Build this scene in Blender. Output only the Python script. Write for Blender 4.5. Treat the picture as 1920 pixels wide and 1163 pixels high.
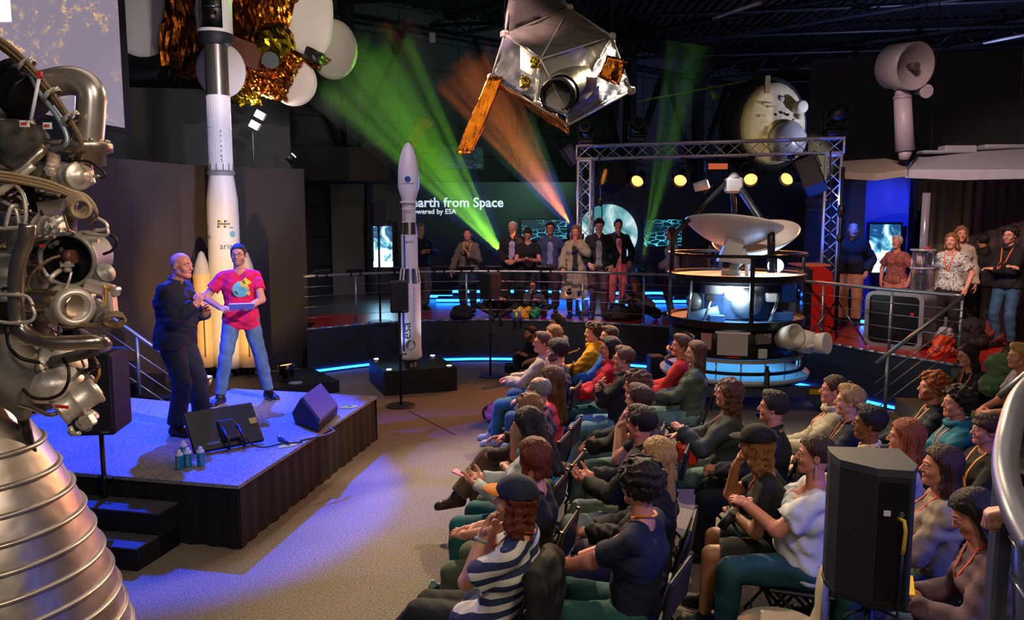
import bpy, math, random
import numpy as np
from mathutils import Vector, Matrix, Quaternion
from mathutils.bvhtree import BVHTree
random.seed(7); RNG = np.random.RandomState(7)
for _o in list(bpy.data.objects): bpy.data.objects.remove(_o)
SC = bpy.context.scene
COL = SC.collection
# ------------------------------------------------------------------ camera
IW, IH, FP = 1920, 1163, 1500.0
CAMZ = 2.65
HORIZ = 405.0
PITCH = math.atan((IH/2 - HORIZ)/FP)
cd = bpy.data.cameras.new('camera'); cam = bpy.data.objects.new('camera', cd); COL.objects.link(cam)
cam.location = (0, 0, CAMZ); cam.rotation_euler = (math.pi/2 - PITCH, 0, 0)
cd.sensor_width = 36; cd.lens = 36*FP/IW; cd.clip_start = .05; cd.clip_end = 200
SC.camera = cam
# ------------------------------------------------------------------ world, exposure
SC.view_settings.view_transform = 'Standard'; SC.view_settings.look = 'None'
SC.view_settings.gamma = 1; SC.view_settings.exposure = 0.0
try: SC.view_settings.use_curve_mapping = False
except Exception: pass
W = bpy.data.worlds.new('hall_air'); SC.world = W; W.use_nodes = True
W.node_tree.nodes['Background'].inputs[0].default_value = (.035, .045, .09, 1)
W.node_tree.nodes['Background'].inputs[1].default_value = .30

def ray(px, py):
    cx = (px-IW/2)/FP; cy = (IH/2-py)/FP; c, s = math.cos(PITCH), math.sin(PITCH)
    return Vector((cx, c + cy*s, -s + cy*c))
def gp(px, py, z=0.0):                      # a photo point on the horizontal plane z
    r = ray(px, py); t = (z-CAMZ)/r.z
    return Vector((r.x*t, r.y*t, z))
def at(px, py, Y):                          # a photo point at distance Y
    r = ray(px, py); t = Y/r.y
    return Vector((r.x*t, Y, CAMZ + r.z*t))
R = math.radians
# ------------------------------------------------------------------ lights
def spot(name, loc, target, color, power, size=60, blend=.3, radius=.06, gobo=None):
    l = bpy.data.lights.new(name, 'SPOT'); l.energy = power; l.color = color
    l.spot_size = R(size); l.spot_blend = blend; l.shadow_soft_size = radius
    o = bpy.data.objects.new(name, l); COL.objects.link(o); o.location = loc
    d = Vector(target)-Vector(loc); o.rotation_euler = d.to_track_quat('-Z', 'Y').to_euler()
    if gobo:
        l.use_nodes = True; nt = l.node_tree; em = nt.nodes['Emission']
        tc = nt.nodes.new('ShaderNodeTexCoord'); mp = nt.nodes.new('ShaderNodeMapping')
        sc_, th, w_ = gobo
        vo = nt.nodes.new('ShaderNodeTexVoronoi'); vo.inputs['Scale'].default_value = sc_
        nt.links.new(tc.outputs['Normal'], mp.inputs[0]); nt.links.new(mp.outputs[0], vo.inputs['Vector'])
        r_ = nt.nodes.new('ShaderNodeValToRGB'); r_.color_ramp.elements[0].position = th; r_.color_ramp.elements[1].position = th+w_
        sp = nt.nodes.new('ShaderNodeSeparateColor')
        nt.links.new(vo.outputs['Color'], sp.inputs[0]); nt.links.new(sp.outputs[0], r_.inputs[0])
        nt.links.new(r_.outputs[0], em.inputs['Strength'])
    return o
def area(name, loc, target, color, power, sx=1, sy=None):
    l = bpy.data.lights.new(name, 'AREA'); l.energy = power; l.color = color; l.size = sx
    if sy: l.shape = 'RECTANGLE'; l.size_y = sy
    o = bpy.data.objects.new(name, l); COL.objects.link(o); o.location = loc
    d = Vector(target)-Vector(loc); o.rotation_euler = d.to_track_quat('-Z', 'Y').to_euler()
    return o
BLUE = (.02, .10, 1.0); PURP = (.42, .28, 1.0); WARM = (1.0, .66, .38); ORNG = (1.0, .36, .10); WHIT = (1, .93, .85)
#LIGHTS#
SC.view_settings.exposure = .35
area('fill_hall', (1, 7, 7.6), (1.5, 9, 0), (.90, .72, .62), 190, 8, 8)
spot('stage_blue', (-4.2, 11.5, 6.8), (-3.3, 8.0, .5), (.008, .05, 1.0), 11000, 31, .25)
spot('stage_blue_left', (-6.0, 7.5, 4.5), (-2.6, 8.2, 1.0), (.01, .06, 1.0), 1300, 40, .5)
spot('stage_key', (2.2, 4.4, 5.0), (-2.75, 8.4, 1.75), (1, .74, .62), 1700, 19, .6)
spot('audience_warm', (-2.2, 11.5, 6.0), (1.9, 6.2, .6), (1, .72, .46), 2500, 60, .6)
spot('audience_olive', (3.0, 12.5, 6.5), (.9, 5.2, .2), (1.0, .84, .52), 1700, 60, .6)
spot('floor_purple', (5.5, 9, 7.2), (-.6, 6.8, 0), (.30, .22, 1.0), 900, 46, .2, .02, (3.2, .72, .03))
spot('audience_blue', (4.6, 2.2, 2.3), (1.4, 4.6, .6), (.04, .10, 1.0), 260, 75, .6)
spot('wall_wash', (-1.0, 8.5, 6.8), (-4.4, 12.6, 1.8), (.75, .6, .85), 420, 60, .6)
spot('platform_pink', (-1.0, 9.5, 6.8), (1.2, 15.2, 1.6), (1, .62, .62), 1100, 42, .7)
spot('platform_right', (2.5, 7.0, 6.8), (6.0, 12.6, 1.8), (1, .66, .58), 900, 46, .7)
spot('platform_blue', (1.0, 18.9, 3.2), (1.0, 15.0, .9), (.03, .14, 1.0), 500, 100, .6)
spot('ceiling_fill', (9.5, 17, 3.8), (8.5, 21, 7.9), (.5, .55, 1.0), 900, 130, .8)  # added uplight without a fixture, brightens the roof beams
spot('wall_green', (1.2, 15.5, 3.4), (-1.5, 22, 5.5), (.35, .8, .35), 320, 80, .8)
spot('curtain_amber', (7.05, 13.05, .95), (7.1, 13.5, 3.4), (1, .72, .18), 120, 50, .7)
spot('right_fill', (2.5, 5.5, 7.0), (8.8, 12.4, 2.2), (1, .62, .5), 1500, 40, .7)  # added fill without a fixture, lifts the brown curtain out of black
spot('blue_panel_light', (5.6, 13.2, 3.4), (6.5, 14.6, 2.2), (.02, .12, 1), 220, 80, .6)
spot('platform_orange', (1.75, 15.4, 3.6), (1.55, 14.3, .8), (1, .35, .05), 260, 22, .4)
# ------------------------------------------------------------------ materials
MATS = {}
def srgb(h):
    if isinstance(h, str):
        h = h.lstrip('#'); h = tuple(int(h[i:i+2], 16)/255 for i in (0, 2, 4))
        h = tuple(c/12.92 if c <= .04045 else ((c+.055)/1.055)**2.4 for c in h)
    return h
def mat(name, color, rough=.6, metal=0, emit=None, es=0, noise=0, nscale=8, bump=0, bscale=40, alpha=1, trans=0, coat=0, detail=3, sheen=0, stretch=None, ior=1.45):
    key = (name, str(color), rough, metal, es, noise, bump, alpha, trans)
    if key in MATS: return MATS[key]
    m = bpy.data.materials.new(name); m.use_nodes = True; nt = m.node_tree; b = nt.nodes['Principled BSDF']
    c = srgb(color); b.inputs['Base Color'].default_value = (*c, 1)
    b.inputs['Roughness'].default_value = rough; b.inputs['Metallic'].default_value = metal
    b.inputs['IOR'].default_value = ior
    if emit: b.inputs['Emission Color'].default_value = (*srgb(emit), 1); b.inputs['Emission Strength'].default_value = es
    if alpha < 1: b.inputs['Alpha'].default_value = alpha
    if trans: b.inputs['Transmission Weight'].default_value = trans
    if coat: b.inputs['Coat Weight'].default_value = coat
    if sheen: b.inputs['Sheen Weight'].default_value = sheen
    if noise or bump:
        tc = nt.nodes.new('ShaderNodeTexCoord'); mp = nt.nodes.new('ShaderNodeMapping')
        nt.links.new(tc.outputs['Object'], mp.inputs[0])
        if stretch: mp.inputs['Scale'].default_value = stretch
    if noise:
        n = nt.nodes.new('ShaderNodeTexNoise'); n.inputs['Scale'].default_value = nscale; n.inputs['Detail'].default_value = detail
        nt.links.new(mp.outputs[0], n.inputs['Vector'])
        r = nt.nodes.new('ShaderNodeValToRGB'); r.color_ramp.elements[0].position = .3; r.color_ramp.elements[1].position = .7
        r.color_ramp.elements[0].color = (*[max(0, x*(1-noise)) for x in c], 1)
        r.color_ramp.elements[1].color = (*[min(1, x*(1+noise)) for x in c], 1)
        nt.links.new(n.outputs['Fac'], r.inputs[0]); nt.links.new(r.outputs[0], b.inputs['Base Color'])
    if bump:
        n2 = nt.nodes.new('ShaderNodeTexNoise'); n2.inputs['Scale'].default_value = bscale; n2.inputs['Detail'].default_value = 3
        nt.links.new(mp.outputs[0], n2.inputs['Vector'])
        bp = nt.nodes.new('ShaderNodeBump'); bp.inputs['Strength'].default_value = bump; bp.inputs['Distance'].default_value = .01
        nt.links.new(n2.outputs['Fac'], bp.inputs['Height']); nt.links.new(bp.outputs[0], b.inputs['Normal'])
    MATS[key] = m; return m
def cloth(c, rough=.85): return mat('cloth', c, rough, noise=.12, nscale=14, bump=.22, bscale=70)
def denim(c): return mat('denim', c, .8, noise=.35, nscale=7, bump=.3, bscale=120, detail=5)
def leather(c): return mat('shoe_leather', c, .45, bump=.2, bscale=60)
def skin(c): return mat('skin', c, .5, noise=.08, nscale=18, bump=.06, bscale=80)
def hairm(c): return mat('hair', c, .5, noise=.5, nscale=34, bump=.75, bscale=75, stretch=(4, 4, .45), detail=5)
def metal(c='#9a9a98', r=.35, n=.15): return mat('metal', c, r, 1, noise=n, nscale=5)
def plastic(c, r=.5): return mat('plastic', c, r, bump=.05, bscale=150)
def glow(c, s): return mat('glow', c, .5, emit=c, es=s)
def nodemat(name, fn, rough=.6):
    m = bpy.data.materials.new(name); m.use_nodes = True; nt = m.node_tree; b = nt.nodes['Principled BSDF']
    b.inputs['Roughness'].default_value = rough; fn(nt, b); return m
# ------------------------------------------------------------------ mesh builder
def perp(d):
    a = Vector((0, 0, 1)) if abs(d.z) < .9 else Vector((1, 0, 0))
    u = d.cross(a).normalized(); return u, d.cross(u).normalized()
class MB:
    def __init__(s): s.v = []; s.f = []; s.m = []; s.s = []
    def add(s, v, f, m=0, sm=False):
        n = len(s.v); s.v.extend(v); s.f.extend([tuple(i+n for i in q) for q in f]); s.m.extend([m]*len(f)); s.s.extend([sm]*len(f)); return s
    def box(s, c, d, rz=0, m=0, bev=0, M=None):
        x, y, z = d[0]/2, d[1]/2, d[2]/2
        if bev:
            b = min(bev, x*.9, y*.9, z*.9)
            pts = []
            for sz in (-1, 1):
                for (sx, sy) in ((-1, -1), (1, -1), (1, 1), (-1, 1)):
                    pts += [(sx*x, sy*(y-b), sz*(z-b)), (sx*(x-b), sy*y, sz*(z-b)), (sx*(x-b), sy*(y-b), sz*z)]
            def I(k, j, t): return (k*4+j)*3+t
            f = [tuple(I(0, j, 2) for j in (3, 2, 1, 0)), tuple(I(1, j, 2) for j in (0, 1, 2, 3))]
            f += [(I(0, 0, 1), I(0, 1, 1), I(1, 1, 1), I(1, 0, 1)), (I(0, 2, 1), I(0, 3, 1), I(1, 3, 1), I(1, 2, 1)), (I(0, 1, 0), I(0, 2, 0), I(1, 2, 0), I(1, 1, 0)), (I(0, 3, 0), I(0, 0, 0), I(1, 0, 0), I(1, 3, 0))]
            for k in (0, 1):
                for j in range(4):
                    t_ = (I(k, j, 0), I(k, j, 1), I(k, j, 2)); f.append(t_)
                for (a, b_, t) in ((0, 1, 1), (1, 2, 0), (2, 3, 1), (3, 0, 0)): f.append((I(k, a, t), I(k, b_, t), I(k, b_, 2), I(k, a, 2)))
            for j in range(4): f.append((I(0, j, 0), I(0, j, 1), I(1, j, 1), I(1, j, 0)))
        else:
            pts = [(-x, -y, -z), (x, -y, -z), (x, y, -z), (-x, y, -z), (-x, -y, z), (x, -y, z), (x, y, z), (-x, y, z)]
            f = [(0, 3, 2, 1), (4, 5, 6, 7), (0, 1, 5, 4), (1, 2, 6, 5), (2, 3, 7, 6), (3, 0, 4, 7)]
        if M is None: M = Matrix.Translation(Vector(c)) @ Matrix.Rotation(rz, 4, 'Z')
        else: M = Matrix.Translation(Vector(c)) @ M.to_4x4()
        return s.add([tuple(M @ Vector(p)) for p in pts], f, m)
    def ring(s, c, u, w, r, n): return [tuple(c + u*(r*math.cos(2*math.pi*i/n)) + w*(r*math.sin(2*math.pi*i/n))) for i in range(n)]
    def cyl(s, a, b, r0, r1=None, n=12, m=0, caps=True, sm=True):
        a = Vector(a); b = Vector(b); r1 = r0 if r1 is None else r1
        d = (b-a).normalized(); u, w = perp(d)
        k = len(s.v)
        s.add(s.ring(a, u, w, r0, n)+s.ring(b, u, w, r1, n), [(i, (i+1) % n, n+(i+1) % n, n+i) for i in range(n)], m, sm)
        if caps:
            s.f += [tuple(k+i for i in reversed(range(n))), tuple(k+n+i for i in range(n))]; s.m += [m, m]; s.s += [False, False]
        return s
    def tube(s, pts, r, n=8, m=0, closed=False):
        P = [Vector(p) for p in pts]; N = len(P)
        rr = r if hasattr(r, '__len__') else [r]*N
        k = len(s.v); V = []; u = None
        for i in range(N):
            t = (P[(i+1) % N]-P[i-1]) if closed else (P[min(i+1, N-1)]-P[max(i-1, 0)])
            if t.length < 1e-9: t = Vector((0, 0, 1))
            t.normalize()
            if u is None: u, w = perp(t)
            else:
                u = (u - t*u.dot(t))
                if u.length < 1e-6: u, w = perp(t)
                u.normalize(); w = t.cross(u)
            V += s.ring(P[i], u, t.cross(u), rr[i], n)
        f = []
        for i in range(N if closed else N-1):
            j = (i+1) % N
            f += [(i*n+q, i*n+(q+1) % n, j*n+(q+1) % n, j*n+q) for q in range(n)]
        s.add(V, f, m, True)
        if not closed:
            s.f += [tuple(k+i for i in reversed(range(n))), tuple(k+(N-1)*n+i for i in range(n))]; s.m += [m, m]; s.s += [False, False]
        return s
    def lathe(s, prof, c=(0, 0, 0), n=32, m=0, M=None, sm=True, ang=2*math.pi):
        c = Vector(c); V = []; N = len(prof)
        full = abs(ang-2*math.pi) < 1e-6; nn = n if full else n+1
        for (r, z) in prof:
            for i in range(nn):
                a = ang*i/n; p = Vector((r*math.cos(a), r*math.sin(a), z))
                V.append(tuple(c + (M @ p if M is not None else p)))
        f = []
        for j in range(N-1):
            for i in range(n):
                i2 = (i+1) % nn if full else i+1
                f.append((j*nn+i, j*nn+i2, (j+1)*nn+i2, (j+1)*nn+i))
        return s.add(V, f, m, sm)
    def sphere(s, c, r, n=14, m=0, sc=(1, 1, 1)):
        c = Vector(c); h = max(4, n//2); prof = []
        V = []; f = []
        for j in range(1, h):
            t = math.pi*j/h
            for i in range(n): a = 2*math.pi*i/n; V.append((c.x+r*sc[0]*math.sin(t)*math.cos(a), c.y+r*sc[1]*math.sin(t)*math.sin(a), c.z+r*sc[2]*math.cos(t)))
        V += [(c.x, c.y, c.z+r*sc[2]), (c.x, c.y, c.z-r*sc[2])]; T = len(V)-2
        for j in range(h-2):
            for i in range(n): f.append((j*n+i, (j+1)*n+i, (j+1)*n+(i+1) % n, j*n+(i+1) % n))
        for i in range(n): f.append((T, i, (i+1) % n)); f.append((T+1, (h-2)*n+(i+1) % n, (h-2)*n+i))
        return s.add(V, f, m, True)
    def prism(s, poly, d, m=0, sm=False):                  # polygon (3d points) extruded by vector d
        P = [Vector(p) for p in poly]; d = Vector(d); n = len(P)
        V = [tuple(p) for p in P]+[tuple(p+d) for p in P]
        return s.add(V, [tuple(reversed(range(n))), tuple(range(n, 2*n))]+[(i, (i+1) % n, n+(i+1) % n, n+i) for i in range(n)], m, sm)
    def quad(s, a, b, c, d, m=0): return s.add([tuple(a), tuple(b), tuple(c), tuple(d)], [(0, 1, 2, 3)], m)
    def build(s, name, mats, parent=None, loc=None, rz=0):
        return mkobj(name, s.v, s.f, mats, s.m, s.s, parent, loc, rz)
def mkobj(name, v, f, mats, mi=None, sm=True, parent=None, loc=None, rz=0):
    me = bpy.data.meshes.new(name)
    if isinstance(v, np.ndarray) and isinstance(f, np.ndarray):
        me.vertices.add(len(v)); me.vertices.foreach_set('co', v.astype(np.float32).ravel())
        k = f.shape[1]; me.loops.add(f.size); me.loops.foreach_set('vertex_index', f.astype(np.int32).ravel())
        me.polygons.add(len(f)); me.polygons.foreach_set('loop_start', np.arange(0, f.size, k, dtype=np.int32))
        me.update(calc_edges=True)
    else: me.from_pydata(v, [], f)
    if not isinstance(mats, (list, tuple)): mats = [mats]
    for q in mats: me.materials.append(q)
    n = len(me.polygons)
    if mi is not None: me.polygons.foreach_set('material_index', np.asarray(mi, dtype=np.int32))
    me.polygons.foreach_set('use_smooth', np.asarray(sm if hasattr(sm, '__len__') else [sm]*n, dtype=bool))
    me.update()
    o = bpy.data.objects.new(name, me); COL.objects.link(o)
    if parent: o.parent = parent
    if loc is not None: o.location = loc
    if rz: o.rotation_euler = (0, 0, rz)
    return o
def tag(o, label, cat, group=None, kind=None):
    if label: o['label'] = label
    if cat: o['category'] = cat
    if group: o['group'] = group
    if kind: o['kind'] = kind
    return o
def thing(name, label, cat, loc=(0, 0, 0), rz=0, group=None):
    o = bpy.data.objects.new(name, None); COL.objects.link(o); o.location = loc; o.rotation_euler = (0, 0, rz); o.empty_display_size = .1
    return tag(o, label, cat, group)
def struct(o): o['kind'] = 'structure'; return o
def copy_tree(o, parent=None):
    c = o.copy(); COL.objects.link(c)
    if parent is not None: c.parent = parent
    for ch in list(o.children): copy_tree(ch, c)
    return c
def text(s, size, m, parent, loc, rot, name='lettering', ext=.002, align='LEFT', sp=1.0, bold=0, label=None):
    cu = bpy.data.curves.new(name, 'FONT'); cu.body = s; cu.size = size; cu.extrude = ext; cu.align_x = align; cu.space_character = sp; cu.resolution_u = 3; cu.offset = bold
    t = bpy.data.objects.new(name, cu); COL.objects.link(t)
    dg = bpy.context.evaluated_depsgraph_get(); me = bpy.data.meshes.new_from_object(t.evaluated_get(dg))
    bpy.data.objects.remove(t)
    me.materials.clear(); me.materials.append(m)
    o = bpy.data.objects.new(name, me); COL.objects.link(o); o.location = loc; o.rotation_euler = rot
    if parent: o.parent = parent
    if label: o['label'] = label
    return o
def spline(pts, n=6):
    P = [np.array(p, float) for p in pts]; out = []
    Q = [2*P[0]-P[1]]+P+[2*P[-1]-P[-2]]
    for i in range(1, len(Q)-2):
        for k in range(n):
            t = k/n
            out.append(.5*((2*Q[i])+(-Q[i-1]+Q[i+1])*t+(2*Q[i-1]-5*Q[i]+4*Q[i+1]-Q[i+2])*t*t+(-Q[i-1]+3*Q[i]-3*Q[i+1]+Q[i+2])*t**3))
    out.append(P[-1]); return [tuple(p) for p in out]
# ------------------------------------------------------------------ signed distance bodies
def smin(a, b, k):
    h = np.clip(.5+.5*(b-a)/k, 0, 1); return b+(a-b)*h-k*h*(1-h)
class SDF:
    """A grid on which tapered limbs and ellipsoids are blended; mesh() pulls the skin off it."""
    def __init__(s, lo, hi, h):
        s.lo = np.array(lo, float)-3*h; s.h = h
        n = np.ceil((np.array(hi)+3*h-s.lo)/h).astype(int)+1
        s.ax = [s.lo[i]+h*np.arange(n[i]) for i in range(3)]; s.F = np.full(n, 1.0, np.float32); s.n = n
    def sub(s, lo, hi):
        a = np.clip(np.floor((np.array(lo)-s.lo)/s.h).astype(int), 0, s.n-1); b = np.clip(np.ceil((np.array(hi)-s.lo)/s.h).astype(int)+1, 1, s.n)
        sl = tuple(slice(a[i], b[i]) for i in range(3))
        return sl, s.ax[0][sl[0]][:, None, None], s.ax[1][sl[1]][None, :, None], s.ax[2][sl[2]][None, None, :]
    def comb(s, sl, d, k, op):
        G = s.F[sl]
        if op == '+': s.F[sl] = smin(G, d, k)
        elif op == '-': s.F[sl] = -smin(-G, d, k)
    def cap(s, a, b, r0, r1, k=.03, op='+', clip0=False, clip1=False):
        a = np.array(a, float); b = np.array(b, float); m = max(r0, r1)+k+2*s.h
        sl, X, Y, Z = s.sub(np.minimum(a, b)-m, np.maximum(a, b)+m)
        d = b-a; L2 = max(d@d, 1e-9); L = math.sqrt(L2)
        px, py, pz = X-a[0], Y-a[1], Z-a[2]
        tt = (px*d[0]+py*d[1]+pz*d[2])/L2; t = np.clip(tt, 0, 1)
        D = np.sqrt((px-t*d[0])**2+(py-t*d[1])**2+(pz-t*d[2])**2)-(r0+(r1-r0)*t)
        if clip1: D = np.maximum(D, (tt-1)*L)
        if clip0: D = np.maximum(D, -tt*L)
        s.comb(sl, D, k, op); return s
    def ell(s, c, r, k=.02, op='+', M=None):
        c = np.array(c, float); r = np.array(r, float); m = r.max()+k+2*s.h
        sl, X, Y, Z = s.sub(c-m, c+m); x, y, z = X-c[0], Y-c[1], Z-c[2]
        if M is not None:
            M = np.array(M); x, y, z = [M[0, i]*x+M[1, i]*y+M[2, i]*z for i in range(3)]
        k0 = np.sqrt((x/r[0])**2+(y/r[1])**2+(z/r[2])**2); k1 = np.sqrt((x/r[0]**2)**2+(y/r[1]**2)**2+(z/r[2]**2)**2)+1e-9
        s.comb(sl, k0*(k0-1)/k1, k, op); return s
    def plane(s, n, c):                     # keep where n.p < c
        n = np.array(n, float); L = np.linalg.norm(n)
        D = (s.ax[0][:, None, None]*n[0]+s.ax[1][None, :, None]*n[1]+s.ax[2][None, None, :]*n[2]-c)/L
        s.F = np.maximum(s.F, D); return s
    def warp(s, fn): s.F = s.F+fn(s.ax[0][:, None, None], s.ax[1][None, :, None], s.ax[2][None, None, :]).astype(np.float32); return s
    def mesh(s): return nets(s.F, s.lo, s.h)
def nets(F, lo, h):
    S = F < 0; n = F.shape
    c = [S[i:n[0]-1+i, j:n[1]-1+j, k:n[2]-1+k] for i in (0, 1) for j in (0, 1) for k in (0, 1)]
    al = c[0].copy(); an = c[0].copy()
    for q in c[1:]: al &= q; an |= q
    act = an & ~al
    I = np.argwhere(act)
    if len(I) == 0: return np.zeros((0, 3)), np.zeros((0, 4), int)
    idx = np.full(act.shape, -1, np.int64); idx[act] = np.arange(len(I))
    P = np.zeros((len(I), 3)); C = np.zeros(len(I))
    offs = [(0, 0, 0), (1, 0, 0), (0, 1, 0), (0, 0, 1), (1, 1, 0), (1, 0, 1), (0, 1, 1), (1, 1, 1)]
    val = {o: F[I[:, 0]+o[0], I[:, 1]+o[1], I[:, 2]+o[2]] for o in offs}
    for a in offs:
        for ax in range(3):
            if a[ax] == 0:
                b = list(a); b[ax] = 1; b = tuple(b); fa, fb = val[a], val[b]
                m = (fa < 0) != (fb < 0); t = np.where(m, fa/np.where(m, fa-fb, 1), 0)
                p = np.zeros((len(I), 3)); p[:] = a; p[:, ax] += t
                P += p*m[:, None]; C += m
    V = lo+(I+P/np.maximum(C, 1)[:, None])*h
    fs = []
    for ax in range(3):
        u, w = (ax+1) % 3, (ax+2) % 3
        sa = [slice(None)]*3; sb = [slice(None)]*3; sa[ax] = slice(0, n[ax]-1); sb[ax] = slice(1, n[ax])
        for q in (u, w): sa[q] = slice(1, n[q]-1); sb[q] = slice(1, n[q]-1)
        A, B = S[tuple(sa)], S[tuple(sb)]; E = np.argwhere(A != B)
        if not len(E): continue
        inside = A[tuple(E.T)]; base = E.copy(); base[:, u] += 1; base[:, w] += 1
        def cell(du, dw):
            g = base.copy(); g[:, u] -= du; g[:, w] -= dw; return idx[g[:, 0], g[:, 1], g[:, 2]]
        q = np.stack([cell(1, 1), cell(0, 1), cell(0, 0), cell(1, 0)], 1)
        q[~inside] = q[~inside][:, ::-1]; fs.append(q)
    Fc = np.concatenate(fs); Fc = Fc[(Fc >= 0).all(1)]
    return V, Fc
# ------------------------------------------------------------------ people
def head_template(h, fem=False):
    S = SDF((-.1, -.13, -.15), (.1, .13, .14), h)
    S.ell((0, -.016, .036), (.074, .096, .082), .02)
    S.ell((0, .02, -.028), (.058, .066, .085), .03)
    S.cap((0, .064, -.094), (0, .066, -.090), .021, .02, .025)
    for q in (-1, 1):
        S.cap((q*.05, -.002, -.062), (q*.016, .058, -.096), .019 if not fem else .015, .016, .025)
        S.ell((q*.038, .050, -.03), (.026, .026, .028), .02)
        S.cap((q*.014, .082, .020), (q*.042, .070, .019), .0105 if not fem else .008, .009, .014)
    S.cap((0, -.03, -.05), (0, -.018, -.115), .050, .044, .03)
    for q in (-1, 1): S.ell((q*.031, .099, .002), (.019, .016, .013), .012, '-')
    S.cap((0, .082, .008), (0, .101, -.024), .0075, .0105, .010); S.cap((0, .098, -.027), (0, .102, -.030), .0105, .011, .006)
    for q in (-1, 1): S.ell((q*.012, .092, -.031), (.0075, .010, .007), .005)
    for q in (-1, 1): S.cap((q*.020, .086, .0115), (q*.043, .079, .009), .0055, .005, .004)
    for q in (-1, 1): S.cap((q*.020, .084, -.0085), (q*.042, .077, -.0065), .0045, .0045, .006)
    S.cap((-.021, .0775, -.0595), (0, .0865, -.0570), .0035, .0052, .004); S.cap((.021, .0775, -.0595), (0, .0865, -.0570), .0035, .0052, .004)
    S.cap((-.017, .078, -.066), (0, .0855, -.0675), .0035, .006, .004); S.cap((.017, .078, -.066), (0, .0855, -.0675), .0035, .006, .004)
    for q in (-1, 1):
        Mx = np.array(Matrix.Rotation(q*.30, 3, 'Z') @ Matrix.Rotation(-.2, 3, 'X'))
        S.ell((q*.080, -.012, -.004), (.008, .020, .031), .006, '+', Mx); S.ell((q*.089, -.008, .0), (.006, .011, .018), .003, '-', Mx)
    V, F = S.mesh()
    C = V[F].mean(1); m = np.zeros(len(F), int)
    lips = (np.abs(C[:, 0]) < .023) & (C[:, 1] > .074) & (np.abs(C[:, 2]+.0625) < .0095-.22*np.abs(C[:, 0]))
    m[lips] = 1
    brow = (np.abs(C[:, 0]) > .012) & (np.abs(C[:, 0]) < .047) & (np.abs(C[:, 2]-(.024-.10*np.abs(np.abs(C[:, 0])-.030))) < .0045) & (C[:, 1] > .06)
    m[brow] = 2
    b = MB()
    for q in (-1, 1):
        b.sphere((q*.031, .0745, .001), .0122, 12, 3); b.sphere((q*.031, .0802, .001), .0078, 8, 4)
    nv = len(V); EV = np.array(b.v)
    return V, F, m, EV, b.f, b.m
def hand_template(h, curl, spread=.0, thumb=.5):
    S = SDF((-.09, -.02, -.11), (.07, .21, .05), h)
    S.cap((-.002, -.01, 0), (0, .02, 0), .027, .026, .015)
    for x, e in ((-.026, .082), (-.009, .086), (.010, .082), (.027, .074)): S.cap((x*.6, .015, 0), (x, e, -.002), .016, .0125, .012)
    S.cap((-.018, .02, -.006), (-.030, .05, -.008), .016, .013, .015)
    for i, (x, e, L) in enumerate(((-.028, .084, .070), (-.009, .089, .080), (.011, .085, .074), (.029, .076, .056))):
        p = np.array([x, e, -.001]); a = curl*(.75+.12*i); r = .0098-.0006*i; sp = spread*(i-1.5)
        for j, fr in enumerate((.46, .30, .24)):
            d = np.array([math.sin(sp), math.cos(sp)*math.cos(a), -math.sin(a)]); q = p+d*L*fr
            S.cap(p, q, r*(1-.07*j), r*(1-.07*(j+1)), .004); p = q; a += curl*(.9+.1*i)
    p = np.array([-.026, .028, -.006])
    for j, (L, ax, az) in enumerate(((.034, -.85, -.30), (.030, -.55-.3*(1-thumb), -.35-.6*thumb), (.025, -.15, -.45-.5*thumb))):
        d = np.array([ax, .62+.2*j, az]); d /= np.linalg.norm(d); q = p+d*L; S.cap(p, q, .0135-.0015*j, .012-.0015*j, .006); p = q
    return S.mesh()
HEADS = {}; HANDS = {}; SHOES = {}
def get_head(h, fem):
    if (h, fem) not in HEADS: HEADS[(h, fem)] = head_template(h, fem)
    return HEADS[(h, fem)]
HK = {'relax': (.38, .03, .5), 'flat': (.10, .06, .1), 'grip': (.95, .0, .9), 'hold': (.62, .0, .7), 'fist': (1.35, .0, 1.0)}
def get_hand(kind, h):
    if (kind, h) not in HANDS: HANDS[(kind, h)] = hand_template(h, *HK[kind])
    return HANDS[(kind, h)]
def shoe_template():
    if 's' not in SHOES:
        S = SDF((-.06, -.10, -.10), (.06, .21, .07), .006)
        S.cap((0, -.035, -.052), (.004, .14, -.062), .040, .042, .02); S.cap((.004, .12, -.066), (.0, .165, -.070), .040, .034, .02)
        S.cap((0, -.02, -.04), (0, .0, .012), .042, .044, .03); S.cap((0, .0, -.02), (0, .08, -.045), .042, .036, .03)
        S.plane((0, 0, -1), .090); V, F = S.mesh(); C = V[F].mean(1); m = (C[:, 2] < -.070).astype(int); SHOES['s'] = (V, F, m)
    return SHOES['s']
def ik(a, t, l1, l2, pole):
    a = Vector(a); t = Vector(t); d = t-a; L = d.length
    if L > (l1+l2)*.995: t = a+d*((l1+l2)*.995/L); d = t-a; L = d.length
    n = d/L; x = (l1*l1-l2*l2+L*L)/(2*L); h = math.sqrt(max(l1*l1-x*x, 0)); p = Vector(pole); p = p-n*p.dot(n)
    if p.length < 1e-5: p = Vector((0, 0, -1)); p = p-n*p.dot(n)
    return a+n*x+p.normalized()*h, t
def frame(y, z):
    y = Vector(y).normalized(); z = Vector(z); z = (z-y*z.dot(y)).normalized(); x = y.cross(z)
    return Matrix((x, y, z)).transposed()
def xf(V, M): M = np.array(M); return V@M[:3, :3].T+M[:3, 3]
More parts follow.
